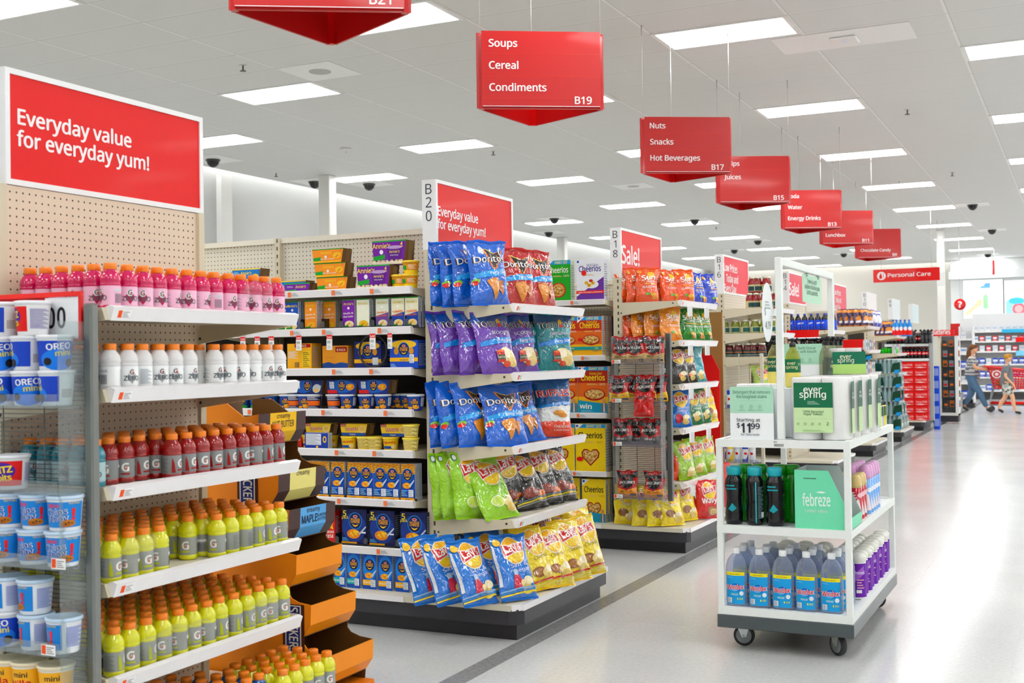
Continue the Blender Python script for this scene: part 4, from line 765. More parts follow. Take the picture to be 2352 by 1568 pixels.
mac(P_V, 4, (802, 898), 'yellow cheese pasta cup', dy=.045, grp='cheese pasta cups'); mac(P_W, 4, (838, 862), 'yellow cup turned to its back label', dy=.05, grp='cheese pasta cups')
mac(P_W, 4, (944,), 'yellow cup under another by the upright', dy=.02, grp='cheese pasta cups'); mac(P_W, 4, (944.5,), 'yellow cup stacked on another by the upright', .068, .02, grp='cheese pasta cups')
mac(P_V, 4, (712, 760), 'yellow cheese pasta cup set back', dy=.1, grp='cheese pasta cups')
mac(S_V, 4, (730, 812, 905), 'yellow four-pack cheese sleeve', .07, .04)
bl = carton('pasta_carton', .15, .085, .04, '1d3f9e', [('r', .008, .02, .105, .08, 'dfe3ea'), ('bars', .012, .022, .1, .078, 8, 'a3a9b6', 0), ('e', .128, .05, .012, .018, 'f0c52a'), ('e', .128, .05, .006, .01, '1d3f9e'), ('e', .08, .01, .008, .006, 'f0c52a')]); mac(bl, 4, (727,), 'blue carton lying on its side')
mac(K_R, 4, (676,), 'red pasta box behind the candy tower', dy=.1)
mac(K_O, 5, (715, 742, 777, 814, 843, 875, 903, 938), 'blue and gold macaroni box', deep=2)
mac(K_R, 6, (728, 752), 'red macaroni box', deep=3, dd=.052); mac(K_5, 6, (814, 878, 950), 'navy five-pack of macaroni', dy=.01, deep=1)
mac(K_S, 7, (779, 813), 'blue box with teal strip', deep=2); mac(K_T, 7, (850, 886, 925), 'blue box with yellow strip', deep=2)
# black pusher trays with clear dividers in front of the boxes
def pusher(i, us, label):
    z = (ZM[i] if i < 7 else .178)-.0065; xs = [xat(u, YF_-.004, z) for u in us]; t = thing('shelf_divider', label, 'shelf divider', (xs[0], YF_-.006, z))
    MB().box(0, 0, 0, xs[-1]-xs[0], .004, .012, '17171a').build('track', 'plastic', t)
    for x in xs[:-1]: MB().prism([(0, 0), (.022, 0), (.022, .035), (.016, .045), (.006, .045), (0, .038)], .0025, 'e2e6e8', 'y', .0, Matrix.Translation((x-xs[0], 0, .0))).build('clear_stop', 'acrylic', t)
    for x in xs[:-1]: MB().box(x-xs[0]-.0005, .004, 0, x-xs[0]+.0015, .3, .06, '1b1b1e').build('divider', 'plastic', t)
    return t
pusher(1, (690, 738, 780, 852, 895, 930, 962), 'black track with clear stops before the second-shelf pasta boxes'); pusher(5, (706, 728, 760, 797, 830, 860, 890, 920, 958), 'black track with clear stops before the blue and gold boxes')
pusher(6, (742, 770, 836, 908, 972), 'black track with clear stops before the five-packs')
# sale flags under the second shelf
fl = MB(); art(fl, [('p', [(0, 0), (.036, 0), (.036, .08), (0, .08)], 'f4f4f2'), ('r', 0, .058, .036, .08, 'd92b3a'), ('t', 'Sale!', .018, .062, .016, 'f8f0f0', 'c', .03), ('t', '99', .015, .034, .02, '33343a', 'c'), ('bars', .005, .008, .03, .026, 3, 'b9bcc2', 0)], S_front(0)); fl.box(0, 0, 0, .036, .0006, .08, 'f4f4f2'); fp = Proto(tag(fl.build('sale_tag', 'card'), 'sale tag', 'price tag'), [])
for k, u in enumerate((552, 585, 617, 680, 750, 849, 890)):
    z = ZM[1]-.04; fp.put((xat(u, gy(1)+.004, z), gy(1)+.003, z-.075), (0, 0, 0 if k < 6 else -.3), 'small red and white sale tag, %s hanging under the second pasta shelf' % ORD[k+1], 'sale tags in the pasta aisle')
# ---------------------------------------------------------------- cereal
CW, CH = .2, .29
def cer(w, h, tc, size, bowl, sub='', deco=()):
    o = [('p', [(0, h-.002), (.06, h-.002), (0, h-.05)], 'f0f2f4'), ('e', .014, h-.016, .009, .009, '2a55a8')]
    if size: o += [('p', [(.03, h-.03), (w, h-.03), (w, h-.003), (.06, h-.003)], '1c9ad6'), ('t', size, w*.62, h-.025, .025, 'f6e84a', 'c', w*.5, 0, .02)]
    o += [('t', 'Cheerios', w/2, h*.7, .058, tc, 'c', w*.8, 0, .025)]
    if sub: o += [('t', sub, w*.6, h*.82, .028, tc, 'c', w*.42, 0, .008)]
    o += [('t', 'OATS', w*.72, h*.6, .018, 'f2ead4' if tc != '1b1b1b' else 'c08a2a', 'l'), ('bars', w*.3, h*.6, w*.66, h*.64, 2, 'e8c98a', 0)]
    if bowl == 'heart': o += [('p', [(w*.5, h*.12), (w*.22, h*.3), (w*.2, h*.4), (w*.28, h*.47), (w*.4, h*.47), (w*.5, h*.42), (w*.6, h*.47), (w*.72, h*.47), (w*.8, h*.4), (w*.78, h*.3)], '9a2f24'), ('p', [(w*.5, h*.15), (w*.26, h*.31), (w*.24, h*.39), (w*.3, h*.445), (w*.4, h*.445), (w*.5, h*.4), (w*.6, h*.445), (w*.7, h*.445), (w*.76, h*.39), (w*.74, h*.31)], 'd9b27c')]; bx, by, br = w*.5, h*.33, w*.22
    elif bowl == 'apple': o += [('e', w*.5, h*.28, w*.3, h*.18, 'b8322e'), ('e', w*.5, h*.28, w*.25, h*.15, 'd2a768'), ('p', [(w*.45, h*.46), (w*.6, h*.5), (w*.56, h*.44)], '4d9a3a')]; bx, by, br = w*.5, h*.28, w*.2
    elif bowl == 'bowl': o += [('e', w*.55, h*.4, w*.36, h*.13, 'a82822'), ('e', w*.55, h*.41, w*.32, h*.1, 'dcb680')]; bx, by, br = w*.55, h*.41, w*.26
    else: bx, by, br = w*.55, h*.36, 0
    q = random.Random(3)
    if br:
        for k in range(24):
            a = q.uniform(0, 6.28); r = br*math.sqrt(q.random()); o.append(('e', bx+r*math.cos(a), by+r*math.sin(a)*(h*.1/(w*.26) if bowl == 'bowl' else .8), .008, .006, ('b98a4a', 'f0d6a6', 'a06f34')[k % 3]))
    return o+list(deco)
win = lambda w, h: [('p', [(0, 0), (w, 0), (w, h*.2), (0, h*.28)], '1c95b4'), ('t', 'win', w*.25, h*.1, .05, 'f3f3ea', 'c', w*.4, -.06, .03), ('r', w*.78, .01, w*.97, h*.22, '6f7478'), ('e', w*.87, h*.27, .011, .015, 'c99a7a'), ('p', [(w*.85, .01), (w*.9, .01), (w*.885, h*.22), (w*.86, h*.22)], 'e6e6e6'), ('bars', w*.1, h*.03, w*.5, h*.07, 2, '9ad0dc', 0)]
X_G = C('cereal_box', .2, .305, .07, '3aa23a', cer(.2, .305, 'f2f4e6', 'FAMILY SIZE', 'apple', deco=[('r', 0, .02, .05, .05, 'd03a3a')]), side='c8d6c0')
X_W = C('cereal_box', .215, .3, .07, 'eef0f6', [('p', [(0, 0), (.215, 0), (.215, .17), (0, .03)], '6a3c96')]+cer(.215, .3, '3a2f7e', '', '', 'Multi Grain', [('r', 0, .05, .215, .072, 'd8362e'), ('t', '100% 9 VITAMINS & MINERALS', .107, .055, .013, 'f6e9e4', 'c', .19), ('e', .06, .2, .02, .02, 'd8403a'), ('e', .12, .115, .055, .028, 'f0f0f4'), ('e', .1, .11, .018, .014, 'e3bd6c'), ('e', .1, .11, .008, .006, 'a8742e'), ('e', .13, .125, .018, .014, 'e8cd84'), ('e', .13, .125, .008, .006, 'b98a3e'), ('e', .115, .142, .016, .011, 'c0443a'), ('e', .08, .128, .016, .012, 'dcae58')]), side='dcdfe6')
X_H = C('cereal_box', .19, .29, .06, 'd8701c', [('r', 0, .185, .19, .29, 'b8421a'), ('r', 0, 0, .19, .085, 'f0bb26')]+cer(.19, .29, 'f6d92e', 'LARGE SIZE', 'bowl', 'Honey Nut', [('r', 0, .045, .19, .068, '2b9a96'), ('t', 'WIN', .15, .051, .014, 'f0e9a8'), ('t', 'PRIZES', .14, .032, .013, '1d7a78'), ('e', .025, .12, .02, .012, 'd03030')]), side='d8d2c4', top='c98a2a')
X_J = C('cereal_box', .232, .34, .07, 'd8701c', [('r', 0, .22, .232, .34, 'a83c18'), ('r', 0, 0, .232, .12, 'f0bb26')]+cer(.232, .34, 'f6d92e', 'GIANT SIZE', 'bowl', 'Honey Nut', win(.232, .34)), side='d2ccbc')
X_Y = C('cereal_box', .23, .345, .07, 'f2d414', cer(.23, .345, '1b1b1b', 'GIANT SIZE', 'heart', deco=[('e', .035, .09, .026, .016, 'd8322e')]), side='d8d4c2')
X_Z = C('cereal_box', .182, .315, .06, 'f2d414', cer(.182, .315, '1b1b1b', '', 'heart', deco=win(.182, .315)), side='cfcdc6', top='d8c24a')
YC = gy(2)+.05
def cereal(P, i, items, z=None):
    zz = (ZC[i] if i < 4 else .178)-.007
    for u, d, dy in items: P.put((xat(u, YC+dy, zz), YC+dy, zz+.0008), (0, 0, random.Random(u).uniform(-.03, .03)), d, 'cereal boxes')
cereal(X_G, 0, ((1283, 'green apple cereal box on the top cereal shelf', .03),)); cereal(X_W, 0, ((1356, 'white and purple multi-grain cereal box on the top shelf', .0),))
cereal(X_H, 1, ((1300, 'orange honey cereal box, half hidden by the teal chip bag', 0), (1355, 'orange honey cereal box in full view, second cereal shelf', 0), (1364, 'orange honey cereal box behind the fully visible one', .065), (1372, 'orange honey cereal box third deep by the upright', .13)))
cereal(X_J, 2, ((1294, 'large honey cereal box partly behind the ruffled chip bag', 0), (1363, 'large honey cereal box with teal prize banner', 0)))
cereal(X_Y, 3, ((1287, 'big yellow cereal box, half hidden by dark chip bags', 0), (1357, 'big yellow cereal box in full view beside the jerky rack', 0), (1364, 'big yellow cereal box behind the one in full view', .075), (1220, 'big yellow cereal box deepest along the shelf behind the chips', 0)))
cereal(X_Z, 4, ((1306, 'small yellow cereal box partly hidden on the lowest shelf', .03), (1365, 'small yellow cereal box with teal banner on the lowest shelf', 0), (1374, 'small yellow cereal box behind the teal-bannered one', .065)))
# ---------------------------------------------------------------- chip bags
def band(w, h, y0, y1, c='3aa0e6', txt='Party Size!'):
    return [('p', [(w*.05, h*y0), (w*.98, h*(y0+.07)), (w*.98, h*(y1+.07)), (w*.42, h*(y1+.025)), (w*.4, h*(y1-.015)), (w*.05, h*(y1-.025))], c), ('t', txt, w*.7, h*((y0+y1)/2+.03), h*.062, 'f4f6f8', 'c', w*.5, .11, .02)]
def outl(t, x, y, s, c, oc, w, rt=0, b1=.07, b0=.02): return [('t', t, x, y, s, oc, 'c', w*1.03, rt, b1), ('t', t, x, y, s, c, 'c', w, rt, b0)]
def chipz(x, y, r, c='d8912c'):
    o = []
    for dx, dy, s, cc in ((.95, .12, .8, 'b8741e'), (0, 0, 1.15, c)):
        X, Y, q = x+dx*r-.25*r, y+dy*r, r*s
        o.append(('p', [(X-.8*q, Y+.62*q), (X-.7*q, Y+.78*q), (X, Y+.95*q), (X+.62*q, Y+1.02*q), (X+.72*q, Y+.9*q), (X+.5*q, Y-.1*q), (X+.22*q, Y-.88*q), (X+.08*q, Y-.9*q)], cc))
    return o+[('e', x-r*.35+.2*r*(k % 4), y+r*(-.3+.17*k), r*.07, r*.045, ('a8641c', 'e8b25a')[k % 2]) for k in range(6)]
def doritos(w, h, base): return [('p', [(w*.3, h*.86), (w*.62, h*.8), (w*.9, h*.86), (w*.6, h*.5)], 'f08a2a'), ('p', [(w*.36, h*.85), (w*.62, h*.79), (w*.86, h*.85), (w*.6, h*.54)], '221a1c'), ('p', [(w*.33, h*.87), (w*.6, h*.8), (w*.6, h*.785), (w*.4, h*.84)], 'f6d46a')]+outl('Doritos', w*.5, h*.655, h*.13, 'f2f2f0', '3a1a20', w*.82, .06)+band(w, h, .4, .5)+chipz(w*.55, h*.24, w*.2)+[('e', w*.08, h*.36, .02, .012, '7fbf3a'), ('e', w*.06, h*.33, .015, .012, 'd8452e')]
def tost(w, h, sub, top='1f4f9e', c2='6d4aa0'): return [('p', [(0, h*.8), (w, h*.84), (w, h), (0, h)], top)]+outl('TOSTITOS', w*.52, h*.74, h*.13, '16181c', 'f2f2f0', w*.86, .04, .09, .03)+[('e', w*.66, h*.775, .011, .011, 'd8262c'), ('e', w*.64, h*.84, .012, .014, 'e8b84a'), ('t', sub, w*.62, h*.62, h*.07, 'e9e6f2', 'c', w*.55, .06)]+band(w, h, .42, .52, '2f8fdc')+[('e', w*.66, h*.25, w*.26, h*.15, 'efe0b4'), ('e', w*.78, h*.2, w*.16, h*.11, 'e2c98a'), ('e', w*.62, h*.3, w*.14, h*.07, 'f5ead0'), ('r', w*.36, h*.16, w*.56, h*.33, 'c8452a'), ('r', w*.36, h*.2, w*.56, h*.27, '3a4a2a'), ('t', 'TOSTITOS', w*.46, h*.22, h*.035, 'f0f0ea', 'c', w*.18), ('e', w*.46, h*.33, w*.1, h*.02, 'e8754a'), ('e', w*.6, h*.13, w*.09, h*.045, 'd8562e')]
def lays(w, h, sub, c2, extra=(), tc='f2f4f6'):
    cx, cy, r = w*.52, h*.72, w*.3
    return [('e', cx, cy, r*1.08, r*1.1, 'f3ead0'), ('e', cx, cy, r, r*1.02, 'f2b81e'), ('e', cx, cy-r*.4, r*.72, r*.5, 'f7d34a'), ('p', [(cx-r*1.1, cy+r*.55), (cx-r*.3, cy+r*.42), (cx+r*.5, cy+r*.62), (cx+r*1.14, cy+r*.72), (cx+r*1.06, cy-r*.08), (cx+r*.2, cy-r*.2), (cx-r*.5, cy-r*.42), (cx-r*1.0, cy-r*.6)], 'f1e6e2'), ('p', [(cx-r*1.02, cy+r*.46), (cx-r*.3, cy+r*.34), (cx+r*.5, cy+r*.54), (cx+r*1.06, cy+r*.64), (cx+r*.98, cy-r*.0), (cx+r*.2, cy-r*.12), (cx-r*.5, cy-r*.34), (cx-r*.93, cy-r*.48)], 'c4161f')]+[('t', "Lay's", cx, cy-r*.1, r*.95, 'f7f2f0', 'c', r*1.6, .16, .03)]+([('t', s_, cx+w*.06, h*(.47-.08*k), h*.075, tc, 'c', w*.52, .12, 0) for k, s_ in enumerate(sub)])+list(extra)
def chips_e(w, h, x, y, c='ecd9a0'): return [('e', w*x, h*y, w*.16, h*.07, c), ('e', w*(x+.12), h*(y+.06), w*.15, h*.06, 'f4e8c4'), ('e', w*(x+.06), h*(y-.07), w*.17, h*.065, 'e4c983')]
def stripes(w, h, cs): return [('p', [(0, h*(.05+.03*k)), (w, h*(.1+.03*k)), (w, h*(.125+.03*k)), (0, h*(.072+.03*k))], c) for k, c in enumerate(cs)]
WB, HB = .25, .335
def two(fn, *a, seeds=(1, 2), **k): return [fn(*a[:4], s, *a[4:], **k) for s in seeds]
D_B = two(bag, 'chip_bag', WB, HB, .082, '0866c6', doritos(WB, HB, 0), '0a55a8', seeds=(11, 12, 13)); D_R = two(bag, 'chip_bag', WB, HB, .082, 'b01420', doritos(WB, HB, 0), '8e1019', seeds=(14, 15))
T_P = two(bag, 'chip_bag', .25, .33, .082, '6f4aa6', tost(.25, .33, 'SCOOPS!'), '5a3c8e', seeds=(21, 22)); T_T = two(bag, 'chip_bag', .25, .33, .082, '158a92', tost(.25, .33, 'ORIGINAL', '1a4a78'), '0f6d76', seeds=(24, 25))
def ruff(w, h): return [('p', [(0, h*.46), (w, h*.5), (w, h), (0, h)], '1f5a94'), ('p', [(0, h*.46)]+[(w*k/10, h*(.5+.03*(k % 2)+.004*k)) for k in range(11)]+[(w, h*.22), (0, h*.24)], 'f0f0ee'), ('p', [(0, 0), (w, 0), (w, h*.27)]+[(w*(1-k/12), h*(.27+.02*(k % 2))) for k in range(1, 12)]+[(0, h*.28)], 'ea5a22')]+outl('RUFFLES', w*.52, h*.7, h*.15, 'c81a2c', 'f4f0ee', w*.88, .05, .08, .04)+band(w, h, .5, .56, '2f8fdc')+[('e', w*.62, h*.42, w*.16, h*.05, 'e2a04a'), ('e', w*.72, h*.38, w*.14, h*.04, 'd08a34'), ('t', 'CHEDDAR', w*.68, h*.17, h*.06, 'f7efe4', 'c', w*.42, 0, .02), ('t', '& SOUR CREAM', w*.68, h*.12, h*.038, 'f7efe4', 'c', w*.42, 0, .01)]
R_F = two(bag, 'chip_bag', .22, .33, .1, '1f5a94', ruff(.22, .33), '1b4c7e', seeds=(31, 32))
WL, HL = .225, .34
bottle_v = [('p', [(WL*.34, HL*.34), (WL*.5, HL*.36), (WL*.56, HL*.24), (WL*.56, HL*.16), (WL*.3, HL*.14), (WL*.3, HL*.24)], 'c2304e'), ('p', [(WL*.36, HL*.42), (WL*.48, HL*.43), (WL*.5, HL*.36), (WL*.34, HL*.34)], 'a9c3dc')]
L_S = two(bag, 'chip_bag', WL, HL, .085, '1178cc', lays(WL, HL, ('Salt &', 'Vinegar'), 0, bottle_v+chips_e(WL, HL, .62, .2)+stripes(WL, HL, ('f0dc4a', '4a86c6', '8fb6dc'))+[('e', WL*.12, HL*.86, .02, .02, 'f3c62a'), ('p', [(0, HL*.2), (WL*.05, HL*.2), (WL*.03, HL*.8), (0, HL*.8)], 'e4e8ea')]), 'e3e6e8', edge='1070c0', seeds=(41, 42, 43))
L_C = two(bag, 'chip_bag', WL, HL, .09, 'f9dc22', lays(WL, HL, ('Classic',), 0, [('e', WL*.36, HL*.26, WL*.18, HL*.08, '8a5a30'), ('e', WL*.36, HL*.26, WL*.13, HL*.05, 'a87444')]+chips_e(WL, HL, .6, .24)+[('p', [(0, HL*.1), (WL, HL*.14), (WL, HL*.165), (0, HL*.125)], 'c8402a'), ('p', [(0, HL*.06), (WL, HL*.1), (WL, HL*.115), (0, HL*.075)], 'efe27a')], '6a5a1c'), 'e6e2d4', edge='ecc818', seeds=(51, 52, 53))
L_L = two(bag, 'chip_bag', WL, HL, .085, '9ccb1c', lays(WL, HL, ('Limon',), 0, [('e', WL*.42, HL*.24, WL*.2, HL*.085, 'e6efc0'), ('e', WL*.42, HL*.24, WL*.17, HL*.07, 'c9df7a')]+chips_e(WL, HL, .72, .2)+[('e', WL*.1, HL*.92, .016, .016, '4a6a6a'), ('e', WL*.1, HL*.92, .012, .012, 'e8efe0')], '7ba32a'), 'e2e5e0', seeds=(61, 62))
bbq = [('e', WL*.42, HL*.24, WL*.3, HL*.1, '6a2a22'), ('e', WL*.42, HL*.25, WL*.24, HL*.075, '8e4438'), ('e', WL*.78, HL*.2, WL*.14, HL*.07, 'd8782a'), ('e', WL*.66, HL*.14, WL*.12, HL*.05, 'e08a34')]+stripes(WL, HL, ('8f8f8c', 'd9c93a', '5a6a72'))
L_B = two(bag, 'chip_bag', WL, HL, .085, '1d1b1c', lays(WL, HL, ('Barbecue',), 0, bbq), 'dfe1de', seeds=(71, 72))
WS, HS = .18, .26
def sun(w, h, sub): return [('e', w*.62, h*.76, w*.16, w*.16, 'f7c62a')]+[('p', [(w*.62+w*.2*math.cos(a), h*.76+w*.2*math.sin(a)), (w*.62+w*.27*math.cos(a+.05), h*.76+w*.27*math.sin(a+.05)), (w*.62+w*.27*math.cos(a-.05), h*.76+w*.27*math.sin(a-.05))], 'f7c62a') for a in (0.2, .6, 1.0, 1.4, 1.8, 2.2, 2.6)]+[('t', 'Sun', w*.52, h*.62, h*.2, 'f7f3ea', 'c', w*.6, .1, .04), ('t', 'CHIPS', w*.6, h*.55, h*.075, 'f7f3ea', 'c', w*.42, .08, .03), ('r', w*.3, h*.49, w*.9, h*.515, 'f0b41e'), ('t', sub, w*.56, h*.39, h*.085, 'f7f3ea', 'c', w*.66, .06, .01), ('e', w*.45, h*.22, w*.1, h*.04, '6aa83a'), ('e', w*.7, h*.2, w*.15, h*.05, 'e8b45a'), ('e', w*.76, h*.13, w*.14, h*.05, 'd8963a'), ('e', w*.14, h*.86, .015, .015, 'f3a83a')]
N_R = two(bag, 'chip_bag', WS, HS, .08, 'e2652c', sun(WS, HS, 'GARDEN'), 'b83c14', seeds=(81, 82)); N_O = two(bag, 'chip_bag', WS, HS, .08, 'f39a30', sun(WS, HS, 'CHEDDAR'), 'd07214', seeds=(83, 84))
N_G = two(bag, 'chip_bag', WS, HS, .08, '2a8f38', sun(WS, HS, 'FRENCH'), '207a2e', seeds=(85, 86)); N_B = two(bag, 'chip_bag', WS, HS, .08, '2a4cc4', sun(WS, HS, 'ORIGINAL'), '213ea4', seeds=(87, 88))
def small(c, sub, ex, back, sd): return two(bag, 'chip_bag', .19, .28, .075, c, lays(.19, .28, sub, 0, ex), back, seeds=sd)
sc = .19/WL
M_S = small('1178cc', ('Salt', 'Vinegar'), chips_e(.19, .28, .6, .2)+[('e', .07, .06, .03, .035, 'c2304e')], 'e3e6e8', (91,)); M_G = small('0d7a52', ('Sour', 'Cream'), chips_e(.19, .28, .5, .22), 'dfe6de', (92,)); M_L = small('a2c42a', ('Dill',), chips_e(.19, .28, .5, .2), 'e2e5e0', (93, 94)); M_Y = small('f9dc22', ('Classic',), [('e', .07, .08, .04, .028, '8a5a30')]+chips_e(.19, .28, .6, .2), 'e6e2d4', (95, 96, 97)); M_K = small('1d1b1c', ('Barbecue',), chips_e(.19, .28, .5, .2, 'd8782a'), 'dfe1de', (98,)); M_W = two(bag, 'chip_bag', .19, .28, .085, 'cf2a1a', lays(.19, .28, (), 0, [('t', 'Wavy', .095, .115, .05, 'f6f2ee', 'c', .13, .05, .04), ('e', .115, .06, .04, .03, '9a6a40'), ('e', .13, .05, .035, .025, 'd9b98a')]), 'a8200f', seeds=(99,)); M_A = small('7fb6e0', ('Lightly',), chips_e(.19, .28, .6, .24), 'dfe6ea', (100,)); M_T = two(bag, 'chip_bag', .19, .28, .07, '2a9fb0', [('p', [(0, .18), (.19, .2), (.19, .28), (0, .28)], '8fc9d2')]+chips_e(.19, .28, .5, .2), 'dfe6ea', seeds=(101,))
M_O = two(bag, 'chip_bag', .19, .28, .08, 'dd5a2a', sun(.19, .28, 'SALSA'), 'b8441a', seeds=(102,))
rg_ = random.Random(8)
bagn = {}
def bags(lst, z, shelf, group, rz0=70, tilt=13):
    """each: prototype list, picture column of the bag's foot and its row (or the plane y > 0, x < 0 it stands in), what sets it apart, optional yaw and tilt"""
    for k, q in enumerate(lst):
        P, u, v, lab = q[:4]; rz = q[4] if len(q) > 4 else rz0; tl = q[5] if len(q) > 5 else tilt
        p = pz(u, v, z) if v >= 100 else Vector((xat(u, v, z), v, z)) if v > 0 else Vector((v, yat(u, v, z), z)); s = q[6] if len(q) > 6 else 1
        key = (lab, shelf); bagn[key] = bagn.get(key, 0)+1; n = sum(1 for o in lst if o[3] == lab)
        w = lab+(', %s of %s' % (ORD[bagn[key]], ('', '', 'two', 'three', 'four', 'five', 'six', 'seven', 'eight')[n]) if n > 1 else '')+' '+shelf
        P[(k+len(shelf)) % len(P)].put((p.x, p.y, z+.004), (R_(-tl+rg_.uniform(-2, 2)), R_(rg_.uniform(-3, 3)), R_(rz+rg_.uniform(-4, 4))), w, group, s)
zz = lambda k, i: (Z1, Z2)[k-1][i]-.011
g1 = 'chip bags on the tall chip display'
bags([(D_B, 1033, 5.31, 'blue tortilla chip bag', 74, 8), (D_B, 1058, 5.31, 'blue tortilla chip bag', 72, 8), (D_B, 1084, 5.31, 'blue tortilla chip bag', 68, 9), (D_B, 1130, 5.31, 'blue tortilla chip bag', 66, 9), (D_R, 1190, -2.7, 'red tortilla chip bag', 66, 9), (D_R, 1214, -2.74, 'red tortilla chip bag', 70, 9), (D_R, 1240, -2.66, 'red tortilla chip bag', 70, 10)], zz(1, 0), 'along the top chip shelf, back to front', g1)
bags([(T_P, 1032, 5.31, 'purple tortilla chip bag', 70, 6), (T_P, 1064, 5.31, 'purple tortilla chip bag', 66, 9), (T_P, 1098, 5.31, 'purple tortilla chip bag', 66, 9), (T_P, 1150, 5.34, 'purple tortilla chip bag', 64, 15), (T_P, 1196, -2.72, 'purple tortilla chip bag', 68, 13), (T_T, 1226, -2.74, 'teal tortilla chip bag', 66, 9), (T_T, 1278, -2.64, 'teal tortilla chip bag', 52, 7)], zz(1, 1), 'along the second chip shelf', g1)
bags([(D_B, 1030, 5.31, 'blue tortilla chip bag', 70, 8), (D_B, 1058, 5.31, 'blue tortilla chip bag', 68, 10), (D_B, 1098, 5.31, 'blue tortilla chip bag', 66, 15), (D_B, 1166, 5.36, 'blue tortilla chip bag', 58, 24), (D_B, 1216, -2.66, 'blue tortilla chip bag', 64, 22), (R_F, 1224, -2.78, 'blue, white and orange ridged chip bag', 60, 8), (R_F, 1270, -2.64, 'blue, white and orange ridged chip bag', 42, 6)], zz(1, 2), 'along the third chip shelf', g1)
bags([(L_L, 1034, 5.31, 'lime green chip bag', 76, 4), (L_L, 1056, 5.31, 'lime green chip bag', 72, 8), (L_L, 1088, 5.31, 'lime green chip bag', 70, 14), (L_B, 1120, 5.62, 'black barbecue chip bag', 70, 8), (L_B, 1166, 5.62, 'black barbecue chip bag', 66, 10), (L_L, 1156, 5.36, 'lime green chip bag', 64, 30), (L_B, 1226, -2.66, 'black barbecue chip bag', 68, 26), (L_B, 1262, -2.66, 'black barbecue chip bag', 66, 24), (L_B, 1294, -2.64, 'black barbecue chip bag', 66, 24)], zz(1, 3), 'along the fourth chip shelf', g1)
bags([(L_S, 1000, 1385, 'blue vinegar chip bag', 64, 22), (L_S, 1048, 1388, 'blue vinegar chip bag', 66, 24), (L_S, 1108, 1392, 'blue vinegar chip bag', 66, 28), (L_S, 1152, 1366, 'blue vinegar chip bag', 68, 22), (L_S, 1112, 1345, 'blue vinegar chip bag', 66, 16), (L_S, 1196, 1380, 'blue vinegar chip bag', 66, 25), (L_C, 1246, 1357, 'yellow classic chip bag', 66, 24), (L_C, 1288, 1350, 'yellow classic chip bag', 66, 27), (L_C, 1325, 1336, 'yellow classic chip bag', 68, 24), (L_C, 1358, 1322, 'yellow classic chip bag', 68, 22), (L_C, 1205, 1322, 'yellow classic chip bag', 66, 14), (L_C, 1258, 1312, 'yellow classic chip bag', 66, 12), (L_C, 1305, 1300, 'yellow classic chip bag', 66, 12), (L_C, 1338, 1300, 'yellow classic chip bag', 66, 14)], .1792, 'along the chip deck', g1)
g2 = 'chip bags on the second chip display'
bags([(N_R, 1440, 8.08, 'red-orange grain chip bag', 60), (N_R, 1462, 8.08, 'red-orange grain chip bag', 58), (N_R, 1488, 8.08, 'red-orange grain chip bag', 40), (N_R, 1515, 8.36, 'red-orange grain chip bag', 64), (N_R, 1540, 8.36, 'red-orange grain chip bag', 62), (N_R, 1572, -2.66, 'red-orange grain chip bag', 52), (N_B, 1606, -2.66, 'royal blue grain chip bag', 62), (N_B, 1632, -2.64, 'royal blue grain chip bag', 66)], zz(2, 0), 'along the top shelf of the Sale display', g2, tilt=9)
bags([(N_R, 1436, 8.1, 'red-orange grain chip bag', 66), (N_R, 1454, 8.1, 'red-orange grain chip bag', 66), (N_O, 1476, 8.1, 'amber grain chip bag', 64), (N_O, 1504, 8.1, 'amber grain chip bag', 52), (N_O, 1544, 8.1, 'amber grain chip bag', 48), (N_G, 1578, -2.66, 'green grain chip bag', 56), (N_G, 1598, -2.64, 'green grain chip bag', 56), (N_G, 1618, -2.62, 'green grain chip bag', 60)], zz(2, 1), 'along the second shelf of the Sale display', g2, tilt=14)
bags([(M_K, 1562, -2.64, 'black barbecue chip bag', 52), (M_K, 1584, -2.64, 'black barbecue chip bag', 58), (M_T, 1606, -2.64, 'teal chip bag', 62)], zz(2, 2), 'on the third shelf of the Sale display', g2)
bags([(M_S, 1564, -2.64, 'blue vinegar chip bag', 46), (M_G, 1594, -2.64, 'dark green chip bag', 54), (M_G, 1616, -2.64, 'dark green chip bag', 60), (M_Y, 1632, -2.62, 'yellow edge-on chip bag', 64)], zz(2, 3), 'on the fourth shelf of the Sale display', g2)
bags([(M_L, 1580, 8.3, 'light green chip bag', 60), (M_O, 1568, -2.64, 'red-orange salsa chip bag', 50), (M_L, 1600, -2.64, 'light green chip bag', 52), (M_L, 1630, -2.62, 'light green chip bag', 60)], zz(2, 4), 'on the fifth shelf of the Sale display', g2)
bags([(M_Y, 1442, 1204, 'yellow classic chip bag', 16, 8), (M_Y, 1482, 1208, 'yellow classic chip bag', 30, 12), (M_Y, 1512, 1209, 'yellow classic chip bag', 52, 14), (M_Y, 1548, 1208, 'yellow classic chip bag', 46, 16), (M_Y, 1582, 1197, 'yellow classic chip bag', 56, 16), (M_W, 1600, 1180, 'dark red wavy chip bag', 64, 8), (M_W, 1622, 1192, 'dark red wavy chip bag', 46, 6), (M_A, 1645, 1176, 'light blue chip bag', 60, 8)], .1792, 'on the deck of the Sale display', g2)
